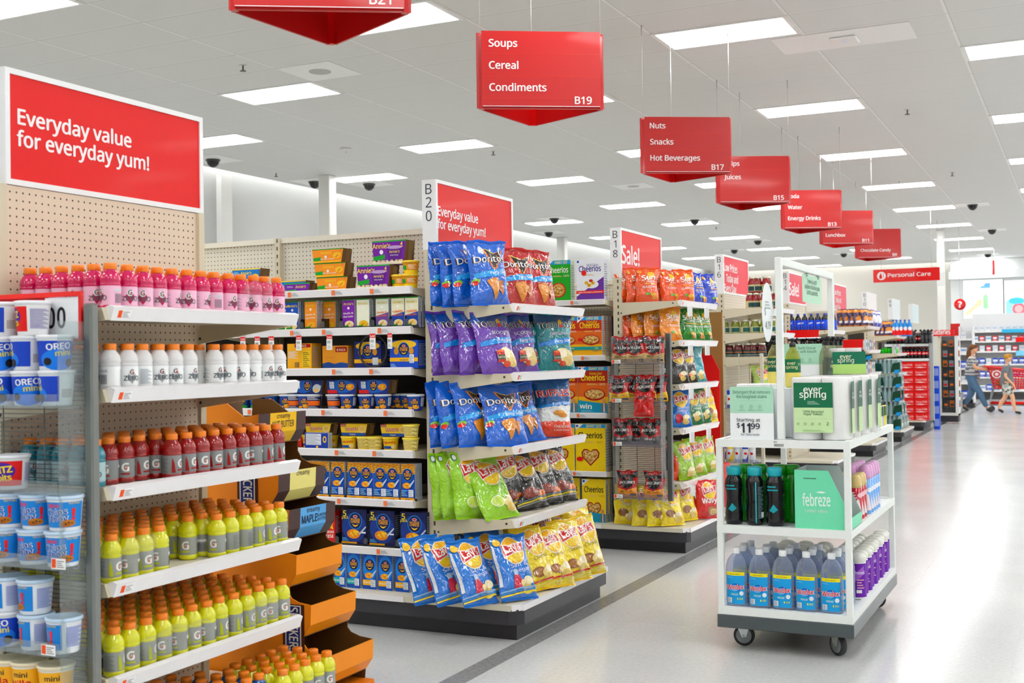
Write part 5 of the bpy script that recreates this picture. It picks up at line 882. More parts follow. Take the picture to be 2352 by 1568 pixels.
# ---------------------------------------------------------------- jerky rack on the side of the second chip end
JY = gy(2)-.03; JX = xat(1543, JY, 1.0); JL = JX-xat(1406, JY-.13, 1.0)
JR = thing('wing_rack', 'dark wire rack with clear shelves of jerky pouches beside the Sale display', 'rack', (JX, JY, 0))
zt = py(1536, 765, JY).z; zb = py(1536, 1150, JY).z; m = MB()
for q in range(int((zt-zb)/.0135)): m.tube([(-JL, .0, zb+.02+q*.0135), (-.03, .0, zb+.02+q*.0135)], .0016, '4a4a4b', 4)
for q in range(4): m.tube([(-JL+.002+q*.13, .003, zb+.01), (-JL+.002+q*.13, .003, zt-.02)], .002, '4a4a4b', 4)
m.build('wire_grid', 'metal', JR); MB().bbox(-.034, -.02, zb, .004, .012, zt, '7b7d7c', .005).build('post', 'metal', JR); MB().box(-JL-.003, -.13, zb, -JL, 0, zt-.02, 'e6e6e8').box(-.04, -.13, zb, -.037, -.02, zt-.02, 'eef0f2').build('side_panel', 'acrylic', JR)
JZ = [py(1470, v, JY-.13).z for v in (834, 924, 1024, 1145)]
for z in JZ:
    s = MB().box(-JL, -.13, z-.005, -.04, 0, z, 'e4e6ea').build('shelf', 'acrylic', JR); MB().box(-JL, -.133, z-.005, -.04, -.1305, z+.032, 'f0f0f4').build('shelf_lip', 'acrylic', s)
    mm = MB(); art(mm, [('p', [(0, 0), (.065, 0), (.065, .026), (0, .026)], 'f6f6f4'), ('r', .002, .002, .02, .024, 'e8663c'), ('bars', .024, .004, .06, .022, 3, '9a9a9a', 0)], S_front(-.134, -JL+.005, z)); mm.build('price_label', 'card', s)
def jerky(sub, c, tc, sd):
    w, h = .155, .185
    return bag('jerky_pouch', w, h, .04, sd, 'b3141f', [('p', [(0, h*.72), (w, h*.74), (w, h), (0, h)], '232022'), ('p', [(w*.2, h*.84), (w*.8, h*.84), (w*.8, h*.42), (w*.5, h*.32), (w*.2, h*.42)], '1c1a1c'), ('t', 'JUMBO', w*.5, h*.86, h*.14, 'c8242e', 'c', w*.62, 0, .03), ('p', [(w*.38, h*.74), (w*.5, h*.66), (w*.62, h*.74), (w*.5, h*.7)], 'c8242e'), ('t', "JACK LINK'S", w*.5, h*.52, h*.13, 'f2f2f0', 'c', w*.8, 0, .02), ('p', [(0, 0), (w, 0), (w, h*.38), (w*.5, h*.26), (0, h*.38)], c), ('t', sub, w*.5, h*.2, h*.085, tc, 'c', w*.6, 0, .02), ('r', w*.68, h*.06, w*.96, h*.14, '1f1d1f')], '1f1d1f', cat='snack pouch')
J_O, J_T, J_P, J_H = jerky('ORIGINAL', 'c2a676', '2a2420', 1), jerky('TERIYAKI', 'f0c41c', '2a2420', 2), jerky('PEPPERED', '5c5a5c', 'f0f0ee', 3), jerky('SWEET & HOT', 'f0a01c', '2a2420', 4)
J_U = bag('jerky_pouch', .15, .17, .045, 5, 'c4202c', [('r', .015, .13, .135, .138, '8a1a22'), ('bars', .03, .12, .1, .15, 2, '5a1016', 0)], 'c4202c', cat='snack pouch')
def jer(P, i, us, d, dy=-.095, rz=0, rx=-3):
    for k, u in enumerate(us):
        z = JZ[i]+.003; P.put((xat(u, JY+dy, z), JY+dy, z), (R_(rx), R_(rg_.uniform(-3, 3)), R_(rz+rg_.uniform(-5, 5))), d[k] if isinstance(d, tuple) else d, 'jerky pouches')
jer(J_O, 0, (1428, 1461, 1502), ('tan-banded jerky pouch partly hidden at the outer end of the top rack shelf', 'tan-banded jerky pouch in the middle of the top rack shelf', 'tan-banded jerky pouch by the post on the top rack shelf'))
jer(J_T, 1, (1466, 1512), ('yellow-banded jerky pouch set behind on the second rack shelf', 'yellow-banded jerky pouch by the post behind another'), -.045)
jer(J_T, 1, (1424, 1486), ('tilted yellow-banded jerky pouch at the outer end of the second rack shelf', 'yellow-banded jerky pouch standing upright on the second rack shelf'))
jer(J_P, 2, (1470,), 'grey-banded jerky pouch squeezed behind two others on the third rack shelf', -.045); jer(J_P, 2, (1429, 1493), ('grey-banded jerky pouch at the outer end of the third rack shelf', 'grey-banded jerky pouch by the post on the third rack shelf'))
jer(J_H, 3, (1440, 1501), ('orange-banded jerky pouch standing straight on the lowest rack shelf', 'orange-banded jerky pouch by the post on the lowest rack shelf'))
p = py(1479, 957, JY-.15); J_U.put((p.x, p.y, p.z+.002), (R_(4), 0, R_(4)), 'plain red jerky pouch turned over and hung on the front of the rack', 'jerky pouches')
# red cardboard display behind the second chip end
yy = gy(2)+1.17; A = py(1594, 1100, yy); B = py(1652, 815, yy); rd = thing('cardboard_display', 'tall red cardboard display standing behind the Sale chip display', 'display stand', (A.x, yy, 0)); w = B.x-A.x
MB().prism([(0, 0), (w, 0), (w, B.z-.12), (w-.06, B.z), (0, B.z+.03)], .006, 'dc2f2a', 'y', 0).build('side_panel', 'card', rd); MB().box(0, .006, 0, w-.02, .33, .5, 'c4261f').build('carton_base', 'card', rd); MB().box(0, .3, .5, .02, .33, 1.72, '9a7348').box(.0, .006, .5, .01, .3, B.z, 'b02018').box(0, .31, .5, w-.06, .33, 1.72, '9a7a52').build('back_board', 'card', rd)
# ---------------------------------------------------------------- white display cart
CX0, CX1, CY0, CY1 = -1.56, -.945, 5.40, 6.74
ct = thing('display_cart', 'white metal display cart on casters with cleaning products beside the main aisle', 'cart', (-1.25, 6.07, 0))
def cbox(name, x0, y0, z0, x1, y1, z1, col, mt='paint', parent=None, b=.003):
    return MB().bbox(x0+1.25, y0-6.07, z0, x1+1.25, y1-6.07, z1, col, b).build(name, mt, parent or ct)
WHT = 'e9edea'
cbox('base', CX0-.004, CY0-.004, .105, CX1+.004, CY1+.004, .165, '5d6365', 'metal')
for z, nm in ((.166, 'lower_shelf'), (.545, 'middle_shelf'), (.945, 'top_shelf')):
    m = MB(); h = .036
    for q in ((CX0, CY0, CX1, CY0+.03), (CX0, CY1-.03, CX1, CY1), (CX0, CY0+.03, CX0+.03, CY1-.03), (CX1-.03, CY0+.03, CX1, CY1-.03)): m.box(q[0]+1.25, q[1]-6.07, z, q[2]+1.25, q[3]-6.07, z+h, WHT)
    m.box(CX0+1.28, CY0-6.04, z+h-.02, CX1+1.22, CY1-6.1, z+h-.004, 'e4e8ea'); m.build(nm, 'paint', ct)
for x in (CX0, CX1-.03):
    for y in (CY0, CY1-.03): cbox('post', x+.0005, y+.0005, .1655, x+.0295, y+.0295, .98, WHT)
xh = -1.262
for y in (5.44, CY1-.06): cbox('header_post', xh-.016, y, .981, xh+.016, y+.032, 1.822, WHT)
cbox('header_rail', xh-.0155, 5.4722, 1.785, xh+.0155, CY1-.0602, 1.821, WHT)
bc = MB(); art(bc, [('bars', 0, 0, .045, .012, 16, '3a3d40', 1), ('t', 'MAX', .006, .018, .008, '3a3d40', 'c')], S_front(CY0-6.0706, xat(1778, CY0, .96)+1.25, .952)); bc.build('barcode_label', 'card', ct)
for x, y, rz in ((-1.47, 5.52, .1), (-1.03, 5.5, -.75), (-1.03, 6.6, .3), (-1.47, 6.6, -.2)):
    M = Matrix.Translation((x+1.25, y-6.07, 0)) @ Matrix.Rotation(rz, 4, 'Z')
    w = MB().lathe([(.02, -.014), (.046, -.014), (.049, -.010), (.049, .010), (.046, .014), (.02, .014)], '2b2b2d', 24, M=M @ Matrix.Translation((0, 0, .0495)) @ Matrix.Rotation(PI/2, 4, 'X'))
    w = w.build('caster', 'rubber', ct); MB().lathe([(.001, -.0155), (.034, -.0155), (.037, -.0145), (.037, .0145), (.034, .0155), (.001, .0155)], '7f8485', 24, M=M @ Matrix.Translation((0, 0, .0495)) @ Matrix.Rotation(PI/2, 4, 'X')).build('hub', 'plastic', w)
    f = MB()
    for s in (-.021, .018): f.prism([(-.035, .104), (.03, .104), (.012, .045), (-.008, .04)], .003, 'c9cfd0', 'y', s, M)
    f.box(-.04, -.021, .1, .032, .021, .105, 'c9cfd0', M).lathe([(.007, -.024), (.007, .024)], 'aeb4b5', 10, M=M @ Matrix.Translation((0, 0, .0495)) @ Matrix.Rotation(PI/2, 4, 'X')); f.build('fork', 'metal', w)
TZ, MZ, BZ = .979, .579, .2
def at(u, y, z): return xat(u, y, z)
# hanging green card and oval cut-out on the header
y0, y1 = yat(1843, xh, 1.7), yat(1886, xh, 1.7); z1 = pxx(1864, 634, xh).z; z0 = pxx(1864, 696, xh).z
hg = thing('hanging_card', 'pale green card hung on clear hooks from the white cart header', 'sign', (xh, y0, z0)); w, h = y1-y0, z1-z0
MB().box(-.001, 0, 0, .001, w, h, 'b9dcc4').build('card', 'card', hg); m = MB()
art(m, [('t', s, w/2, h*(.7-.2*k), .034, '6f8a7c', 'c', w*(.5, .8, .6)[k]) for k, s in enumerate(('Down-to-earth', 'solutions that live up to', "Earth's standards."))], S_right(.0012)); m.build('lettering', 'card', hg)
for a in (.2, .8): MB().tube([(0, w*a, h-.01), (0, w*a, h+.05), (0, w*a, 1.786-z0)], .003, 'e8ecec', 6).ball((0, w*a, h), .012, 'e3e8e8', 8, 6).build('hook', 'acrylic', hg)
ov = thing('oval_sign', 'thin white oval cut-out sign seen edge-on against the cart header post', 'sign', (xh-.03, 5.345, 1.43)); n = 26
MB().prism([(.098*math.cos(2*PI*k/n), .135+.135*math.sin(2*PI*k/n)) for k in range(n)], .003, 'e9edee', 'x', 0).build('panel', 'card', ov); m = MB(); art(m, [('t', '$', -.05, .12, .05, '8d979a'), ('t', '4.19', .0, .06, .05, '8d979a'), ('bars', -.05, .15, .05, .19, 3, 'aab4b6', 0)], S_right(.0035)); m.build('lettering', 'card', ov); MB().box(0, .06, .12, .02, .1, .15, 'e9edee').build('clip', 'plastic', ov)
def tent(u0, u1, z0, z1, y, lab, top, low, extra=()):
    x0, x1 = at(u0, y, z0), at(u1, y, z0); w, h = x1-x0, z1-z0; t = thing('tent_card', lab, 'sign', (x0, y, z0))
    M = Matrix.Rotation(0, 4, 'X'); MB().box(0, 0, 0, w, .002, h, 'f1f4f5').prism([(0, h), (.002, h), (.07, 0), (.067, 0)], w, 'e8ecee', 'x', 0).build('card', 'card', t)
    m = MB(); art(m, [('r', 0, h*.5, w, h, 'b5dcc5')]+[('t', s, w/2, h*(.87-.085*k), h*.085, '55786a', 'c', w*f) for k, (s, f) in enumerate(top)]+[('r', w*.2, h*.735, w*.8, h*.738, '8fb5a2')]+[('e', w*c, h*.62, w*.045, w*.05, 'a3cdb4') for c in (.27, .49, .69)]+[('bars', w*(c-.07), h*.545, w*(c+.09), h*.57, 2, '8fb5a2', 0) for c in (.27, .49, .69)]+list(low(w, h)), S_front(0)); m.build('lettering', 'card', t); return t
tent(1678, 1778, TZ, TZ+.245, 5.45, 'green and white card reading Starting at 11.99 at the cart front', (('Detergent that removes', .86), ('the toughest stains', .7)), lambda w, h: [('t', 'Starting at', w*.42, h*.34, h*.085, '2c2f38', 'c', w*.54), ('t', '$', w*.19, h*.22, h*.13, '2c2f38', 'c', 0, 0, .01), ('t', '11', w*.36, h*.13, h*.25, '2c2f38', 'c', w*.2, 0, .045), ('t', '99', w*.58, h*.2, h*.15, '2c2f38', 'c', w*.2, 0, .02), ('t', 'For 100oz bottle', w*.46, h*.075, h*.05, '2c2f38', 'c', w*.42)])
tent(1800, 1890, TZ+.235, TZ+.235+.21, 6.05, 'green card reading 2-ply bath tissue behind the soap bottle', (('2-ply bath tissue', .66), ('with a soft touch', .7)), lambda w, h: [('t', '9', w*.47, h*.05, h*.16, '2c2f38')])
# detergent cartons and the white riser boxes
m = MB().bbox(-.06, 0, 0, .06, .1, .255, 'eef1f0', .004); art(m, [('r', -.05, .03, .05, .16, '2a6a4a'), ('t', 'ever', 0, .115, .04, 'eef2ea', 'c'), ('t', 'spring', 0, .08, .04, 'eef2ea', 'c')], S_front(0)); DB = Proto(tag(m.build('detergent_box', 'card'), 'box', 'box'), [])
for k, (u, y) in enumerate(((1722, 5.56), (1742, 5.6), (1762, 5.64))): DB.put((at(u, y, TZ), y, TZ), label='white detergent carton behind the price card, %s of three' % ORD[k+1], group='detergent cartons on the cart')
rs = MB().bbox(-.05, 0, 0, .05, .3, .235, 'dfe4e6', .003).build('riser_box', 'card'); tag(rs, 'plain pale riser box under the pale yellow soap bottles', 'box'); rs.location = (at(1806, 5.62, TZ)-.012, 5.62, TZ)
rs2 = MB().bbox(-.19, 0, 0, .14, .5, .23, 'e3e7e8', .003).build('riser_box', 'card'); tag(rs2, 'wide pale riser box under the tent card and spray bottles', 'box'); rs2.location = (at(1870, 6.0, TZ), 5.98, TZ)
def pumpb(name, body, lab, cap, h, r, trig, cat='cleaner bottle'):
    b = MB().lathe([(.004, 0), (r-.004, 0), (r, .005), (r, h*.58), (r*.86, h*.68), (r*.5, h*.78), (r*.36, h*.83)], body, 18).build(name, 'pet'); tag(b, name, cat); w = 2*PI*r
    l = MB(); art(l, [('r', w*.2, h*.3, w*.8, h*.57, lab), ('r', w*.2, h*.02, w*.8, h*.3, 'e6d98a' if lab != '48564f' else '5a6a60'), ('t', 'ever', w*.42, h*.46, h*.09, 'e8e6b8', 'c'), ('t', 'spring', w*.42, h*.38, h*.09, 'e8e6b8', 'c'), ('bars', w*.56, h*.44, w*.66, h*.5, 2, 'a9c0a4', 0)], S_cyl(r+.0004, w), .009)
    l = l.build('label', 'card', b); c = MB()
    if trig: c.lathe([(r*.4, h*.82), (r*.42, h*.88), (.012, h*.9), (.012, h*.93)], cap, 14).bbox(-.03, -.014, h*.92, .028, .014, h, cap, .006).prism([(-.03, h*.97), (-.052, h*.965), (-.052, h*.945), (-.03, h*.93)], .012, cap, 'y', -.006).prism([(-.02, h*.93), (-.012, h*.92), (-.028, h*.82), (-.034, h*.82)], .01, cap, 'y', -.005)
    else: c.lathe([(r*.42, h*.82), (r*.42, h*.9), (.008, h*.91), (.008, h*.95), (.013, h*.955), (.013, h*.985), (.006, h)], cap, 14)
    return Proto(b, [l, c.build('trigger' if trig else 'cap', 'gloss', b)])
EV_D = pumpb('dish_soap_bottle', 'd6d68c', '1f6a48', '17181a', .235, .036, 0); EV_S = pumpb('spray_bottle', 'd9d8a0', '1f5a44', '141517', .25, .036, 1); EV_C = pumpb('spray_bottle', 'c9cfb9', '48564f', '141517', .25, .033, 1)
EV_D.put((at(1822, 5.68, TZ+.235), 5.68, TZ+.236), (0, 0, .5), 'pale yellow soap bottle with black cap in front of the bath tissue card'); EV_S.put((at(1779, 5.7, TZ+.235), 5.72, TZ+.236), (0, 0, .2), 'pale yellow spray bottle with black trigger beside the header post')
for k, (u, y) in enumerate(((1898, 6.05), (1910, 6.12), (1920, 6.2), (1930, 6.28))): EV_C.put((at(u, y, TZ+.23), y, TZ+.231), (0, 0, 2.3), 'grey-green spray bottle, %s of four lined up beside the card' % ORD[k+1], 'grey-green spray bottles')
for k, (u, y) in enumerate(((1815, 6.2), (1838, 6.22), (1862, 6.2), (1884, 6.22))): EV_C.put((at(u, y, TZ+.23), y+.08, TZ+.231), (0, 0, 2.9), 'spray bottle whose black trigger shows above the green card, %s from the post' % ORD[k+1], 'sprays behind the green card')
def roll_pack(name, w, d, h, nx, ny, lab):       # rolls in a clear film wrap with a printed panel
    m = MB(); rr = w/nx/2
    for i in range(nx):
        for j in range(ny):
            cx, cyy = -w/2+rr+i*2*rr, rr*d/(2*rr*ny)*1+j*d/ny
            m.lathe([(.018, h), (rr*.96, h), (rr, h-.006), (rr, .006), (rr*.96, 0), (.001, 0)], 'fbfbf8', 20, False, M=Matrix.Translation((cx, d/ny/2+j*d/ny, 0)))
            m.lathe([(.018, h-.001), (.018, h-.05)], 'b8b2a4', 12, False, M=Matrix.Translation((cx, d/ny/2+j*d/ny, 0)))
    b = m.build(name, 'matte'); tag(b, name, 'paper goods')
    f = MB().bbox(-w/2-.002, -.002, -.0005, w/2+.002, d+.002, h+.004, 'ffffff', .01).build('wrapper', 'film', b); l = MB(); art(l, lab, S_front(-.0035, -w/2)); l = l.build('printed_panel', 'card', b); l2 = MB(); art(l2, [('r', d*.2, h*.5, d*.8, h*.93, '1e5c46'), ('r', d*.2, h*.1, d*.8, h*.5, 'c3dcae'), ('t', 'ever', d*.5, h*.72, h*.07, 'eef2ea', 'c'), ('t', 'spring', d*.5, h*.66, h*.07, 'eef2ea', 'c')], S_right(w/2+.003)); l2 = l2.build('printed_side', 'card', b)
    return Proto(b, [f, l, l2])
w, h = .27, .285
PT = roll_pack('paper_towel_pack', w, .14, h, 2, 1, [('r', w*.07, h*.12, w*.72, h*.52, 'cbe3b6'), ('r', w*.07, h*.52, w*.72, h*.92, '17694a'), ('t', 'ever', w*.39, h*.76, .042, 'eef2ea', 'c', 0, 0, .02), ('t', 'spring', w*.39, h*.68, .042, 'eef2ea', 'c', 0, 0, .02), ('bars', w*.3, h*.57, w*.5, h*.63, 3, '9fc4b0', 0), ('t', '100% Recycled', w*.39, h*.44, .014, '5f7f62', 'c'), ('t', 'Paper Towels', w*.39, h*.4, .014, '5f7f62', 'c'), ('r', w*.1, h*.34, w*.68, h*.342, '9ab88a'), ('t', '2', w*.63, h*.24, .02, '3d5c44', 'c')]+[('e', w*c, h*.26, .007, .007, 'a9c795') for c in (.14, .26, .38, .5)]+[('bars', w*.22, h*.14, w*.58, h*.17, 2, '9ab88a', 0)])
ypt = 5.46; PT.put((at(1884, ypt, TZ), ypt, TZ+.001), (0, 0, .03), 'white two-roll paper towel pack at the front of the cart')
for k in range(3): PT.put((-1.09+.012*k, 5.66+.2*k, TZ+.001), (0, 0, -.04), 'white two-roll paper towel pack, %s behind the front pack' % ORD[k+1], 'paper towel packs on the cart')
w, h = .17, .13; TS = roll_pack('bath_tissue_pack', w, .12, h, 2, 1, [('r', 0, 0, w, h*.38, 'b5d68a'), ('r', 0, h*.38, w, h*.86, '2a6a52'), ('t', 'ever', w*.4, h*.6, .03, 'e8ead0', 'c'), ('t', 'spring', w*.4, h*.45, .03, 'e8ead0', 'c')])
TS.put((-1.02, 6.28, TZ+.29), (0, 0, .5), 'clear-wrapped bath tissue pack with green print on top of the paper towels'); TS.root.location.x = at(1950, 6.1, TZ+.29); TS.root.location.y = 6.1
for k, (u, c2) in enumerate(((2014, 'bfe0e8'), (2023, 'f0ea9a'), (2032, 'c8c2e0'), (2040, 'efe028'))):
    b = MB().bbox(-.018, -.012, 0, .018, .012, .11, c2, .004).build('hand_soap_bottle', 'gloss'); tag(b, '%s small bottle with dark green label at the cart corner' % ('pale blue', 'pale yellow', 'lilac', 'bright yellow')[k], 'soap bottle'); b.location = (-.985, 6.42+.075*k, TZ+.001); m = MB(); art(m, [('r', -.016, .055, .016, .105, '14563c')], S_front(-.0122)); art(m, [('r', -.01, .055, .01, .105, '14563c')], S_right(.0182)); m.build('label', 'card', b); MB().lathe([(.007, .11), (.007, .125)], '23352c', 10).build('cap', 'plastic', b)
# middle shelf
def booster(body, cap, lab):
    b = MB().lathe([(.004, 0), (.036, 0), (.04, .006), (.041, .05), (.035, .10), (.035, .13), (.041, .18), (.04, .205), (.031, .222), (.03, .232)], body, 20).build('scent_booster_bottle', 'gloss'); tag(b, 'bottle', 'laundry bottle')
    c = MB().lathe([(.032, .228), (.034, .24), (.035, .262), (.029, .27), (.001, .271)], cap, 20).build('cap', 'gloss', b); l = MB(); w = .22
    art(l, lab(w), S_cyl(.0415, w), .009, .0003, .0008); return Proto(b, [c, l.build('label', 'card', b)])
BT = booster('0e0f12', '12a8b4', lambda w: [('r', .172, .01, .177, .2, '4fb4bc'), ('bars', .185, .03, .215, .18, 22, '6f8a92', 0), ('p', [(.08, .07), (.1, .1), (.12, .075), (.1, .06)], '139aa6'), ('bars', .07, .16, .12, .19, 2, '2a9aa6', 0), ('r', .2, .035, .218, .06, 'e8ecee'), ('bars', .02, .02, .055, .19, 24, '7f949c', 0)])
BG = booster('1c8f2c', '149a28', lambda w: [('bars', .16, .03, .21, .2, 12, '0f6a1c', 0), ('r', .075, .02, .14, .19, '3aa83a')])
for k, u in enumerate((1687, 1735, 1781)): BT.put((at(u, 5.49, MZ), 5.49, MZ+.001), (0, 0, (.3, -1.2, .3)[k]), 'black scent booster bottle with teal cap, %s from the cart corner' % ORD[k+1], 'scent boosters with teal caps')
for k, u in enumerate((1714, 1748, 1794, 1822)): BG.put((at(u, 5.6+.01*k, MZ), 5.6+.01*k, MZ+.001), (0, 0, -1), 'green scent booster bottle behind the black ones, %s from the corner' % ORD[k+1], 'green scent boosters')
# cut-away shipping tray
x0, x1 = at(1826, 5.42, MZ), CX1-.032; fb = thing('shipping_tray', 'mint green cut-away cardboard tray on the middle cart shelf', 'box', (x0, 5.425, MZ+.001)); w = x1-x0; h = .265; m = MB(); wd = w+.03
pts = [(0, 0), (wd, 0), (wd, .055), (w*.68, h), (0, h)]
m.prism(pts, .003, '86d9b4', 'y', 0).prism([(q[0], q[1]) for q in pts], .003, 'c3c8c8', 'y', .26).box(0, .003, 0, .003, .26, h, 'b9c0c0').box(.003, .003, 0, wd, .26, .003, 'b9c0c0').box(wd-.003, .003, .0, wd, .26, .055, '86d9b4'); m.build('tray', 'card', fb)
m = MB(); art(m, [('t', 'febreze', w*.44, .105, .075, 'e6f5ec', 'c', w*.56, .02, .02), ('p', [(w*.42, .165), (w*.52, .172), (w*.64, .168), (w*.56, .162), (w*.5, .164)], 'e6f5ec'), ('t', 'Limited edition', w*.44, .075, .02, 'd8efe2', 'c', w*.46), ('r', w*.18, .226, w*.44, .231, '5a8a76')], S_front(-.0002)); m.build('lettering', 'card', fb)
def airf(body, low, cap, h=.2):
    b = MB().lathe([(.004, 0), (.028, 0), (.03, .004), (.03, h*.72)], low, 16).build('air_freshener_can', 'gloss'); tag(b, 'can', 'air freshener'); c = MB().lathe([(.03, h*.72), (.031, h*.8), (.026, h*.95), (.018, h), (.001, h)], cap, 16).build('cap', 'gloss', b)
    l = MB(); art(l, [('p', [(.06, .02), (.08, .1), (.09, .1), (.11, .02)], 'f0e8ea'), ('e', .1, .12, .018, .012, body), ('bars', .05, .105, .08, .14, 3, 'f0d8dc', 0)], S_cyl(.0304, .19), .009); return Proto(b, [c, l.build('label', 'card', b)])
AR = airf('f0c8d0', 'b3123f', 'd8c08c', .215); AB = airf('e8f0fa', '7aa8e0', 'd8a8d0', .24)
for k in range(6):
    x, y = -.99-.066*(k // 3), 5.78+.07*(k % 3); AR.put((x, y, MZ+.001), (0, 0, .9), 'crimson air freshener can with gold cap, %s in its pair of rows' % ORD[k+1], 'crimson air fresheners')
for k in range(10):
    x, y = -.985-.066*(k // 5), 6.02+.07*(k % 5); AB.put((x, y, MZ+.001), (0, 0, .9), 'pale blue air freshener with pink cap, %s counting from the gold-capped cans' % ORD[k+1], 'pale blue air fresheners')
# bottom shelf
def S_ell(a, b, x0, z0):
    return lambda x, z, o: (x+x0, -(b+o)*math.sqrt(max(.0, 1-((x+x0)/a)**2)) if abs(x+x0) < a else 0, z+z0)
def windex():
    M = Matrix.Diagonal((1, .62, 1, 1)); a = .051
    b = MB().lathe([(.004, 0), (.046, 0), (a, .008), (a, .165), (a*.97, .185), (a*.8, .215), (a*.5, .236), (a*.3, .243), (a*.3, .25)], 'dfe6f2', 22, M=M).build('glass_cleaner_bottle', 'pet'); tag(b, 'bottle', 'glass cleaner')
    c = MB().lathe([(.0175, .243), (.018, .246), (.018, .268), (.016, .27), (.001, .27)], 'f0f2f3', 16).build('cap', 'plastic', b); l = MB(); w, h = .083, .148
    art(l, [('r', 0, 0, w, h-.016, '1b9fd8'), ('r', 0, h-.016, w, h, 'f2e415'), ('t', 'VALUE REFILL', w/2, h-.012, .008, '5a5f2a', 'c', w*.6, 0, .01), ('e', w*.52, h*.52, w*.3, h*.13, '2a66b8'), ('e', w*.47, h*.5, w*.24, h*.1, '78b8ea')]+[('t', 'Windex', w*.5, h*.46, .03, 'f2f6fa', 'c', w*.94, .06, .07), ('t', 'Windex', w*.5, h*.46, .03, 'd83420', 'c', w*.9, .06, .03), ('r', .002, h*.335, w*.98, h*.355, '1fb0c0'), ('t', 'VINEGAR', w*.45, h*.28, .011, 'e8f6f6', 'c', w*.4), ('e', w*.84, h*.34, .009, .01, 'e8ecf0'), ('r', .004, .006, .026, h*.2, 'e6eaee'), ('bars', .006, .008, .024, h*.19, 6, '5c646c', 0), ('r', w*.62, h*.14, w*.68, h*.2, 'e8dc3a'), ('bars', w*.74, h*.14, w*.94, h*.2, 3, 'e8dc3a', 1), ('bars', .005, h*.82, .034, h*.86, 2, '8fd0f0', 0)], S_ell(a+.001, .0326, -w/2, .012), .008, .0004, .0008)
    return Proto(b, [c, l.build('label', 'card', b)])
WX = windex()
for j in range(4):
    for i, u in enumerate((1693, 1746, 1800, 1854, 1912)):
        y = 5.455+.075*j; x = at(u, 5.455, BZ)+.012*(j % 2)
        WX.put((x, y, BZ+.001), (0, 0, rb.uniform(-.06, .06)), 'glass cleaner refill bottle, %s from the cart corner post, %s row' % (ORD[i+1], ('front', 'second', 'third', 'fourth')[j]), 'glass cleaner bottles')
def wipe(c):
    b = MB().lathe([(.004, 0), (.038, 0), (.04, .004), (.04, .17), (.036, .18)], 'eef0ee', 18).build('cleaner_tub', 'plastic'); tag(b, 'tub', 'cleaner'); k = MB().lathe([(.038, .175), (.041, .178), (.041, .2), (.03, .212), (.012, .216), (.001, .216)], 'e6e6de', 18).build('cap', 'plastic', b)
    l = MB(); w = 2*PI*.04; art(l, [('r', w*.22, .01, w*.78, .17, c), ('p', [(w*.22, .06), (w*.5, .12), (w*.5, .16), (w*.22, .1)], 'a06ac0' if c == '6a2a9c' else 'e06a7a'), ('t', 'hood', w*.42, .12, .02, 'f0ecf4', 'c'), ('bars', w*.36, .05, w*.5, .1, 4, 'd8a8b8', 0), ('r', w*.35, .03, w*.45, .045, 'f0f0f0')], S_cyl(.0402, w), .009); return Proto(b, [k, l.build('label', 'card', b)])
WP, WR = wipe('6a2a9c'), wipe('d8303f')
for k in range(10): WP.put((-.995-.006*(k % 2), 5.83+.088*k, BZ+.001), (0, 0, .95), 'white bottle with purple label, %s along the open cart side' % ORD[k+1], 'purple-label bottles')
for k in range(8): WP.put((-1.085, 5.84+.088*k, BZ+.001), (0, 0, .2), 'white bottle with purple label, second file, %s from the front' % ORD[k+1], 'purple-label bottles')
for j in range(3):
    for k in range(4): (WR if j else WP).put((-1.2-.095*j, 5.82+.095*k, BZ+.001), (0, 0, .2), 'white-capped bottle with %s label, file %s behind the glass cleaner, %s back' % (('purple', 'red', 'red')[j], ('one', 'two', 'three')[j], ORD[k+1]), 'white-capped bottles behind the glass cleaner')
# ---------------------------------------------------------------- the shelf ends further down the main aisle
Z3 = (1.80, 1.57, 1.35, 1.0, .6); Z4 = (1.63, 1.36, 1.05, .7); Z5 = (1.72, 1.4, 1.1, .75); Z6 = (1.62, 1.35, 1.05, .7)
for k, z, lab, pan in ((3, Z3, 'cream slatted end display of jars under the Low Prices sign', 1), (4, Z4, 'end display of blue-capped cola bottles seen through the cart header', 0), (5, Z5, 'end display with orange and purple snack bags', 0), (6, Z6, 'end display behind the stacked water packs', 0)):
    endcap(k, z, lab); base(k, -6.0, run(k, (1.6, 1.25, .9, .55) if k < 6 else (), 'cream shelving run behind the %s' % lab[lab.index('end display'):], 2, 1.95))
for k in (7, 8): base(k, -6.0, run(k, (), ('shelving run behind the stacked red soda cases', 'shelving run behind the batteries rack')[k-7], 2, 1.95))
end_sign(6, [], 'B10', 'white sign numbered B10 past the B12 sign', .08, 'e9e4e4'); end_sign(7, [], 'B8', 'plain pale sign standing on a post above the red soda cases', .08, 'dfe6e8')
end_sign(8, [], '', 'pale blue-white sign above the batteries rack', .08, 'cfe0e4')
sl = MB()
for q in range(9): sl.box(-2.999, gy(3)+.12, 1.83+q*.012*1.0, -2.995, gy(3)+1.0, 1.8305+q*.012, 'b4ac9a')
J_RED = jar('sauce_jar', '9a1f12', 'c9c09a', 'd9d6c8', [('r', .12, .02, .2, .062, '27454a')], .045, .15); J_GRN = jar('pickle_jar', '8f9a2a', 'cfcfa2', 'd6d4c4', [('r', .12, .02, .2, .06, '2a5a58')], .042, .13); J_BRN = jar('sauce_jar', '6a2414', '33474c', 'e4e0d4', [('r', .03, .02, .09, .06, 'c9c6ae'), ('r', .1, .05, .2, .056, 'd8822a')], .042, .135)
def jars(P, z, us, y, d, lev=0, g='jars'):
    for k, u in enumerate(us): P.put((xat(u, y, z), y, z-.011+lev), (0, 0, rb.uniform(-.5, .5)), '%s, %s from the upright' % (d, ORD[k+1]), g)
yj = gy(3)+.16
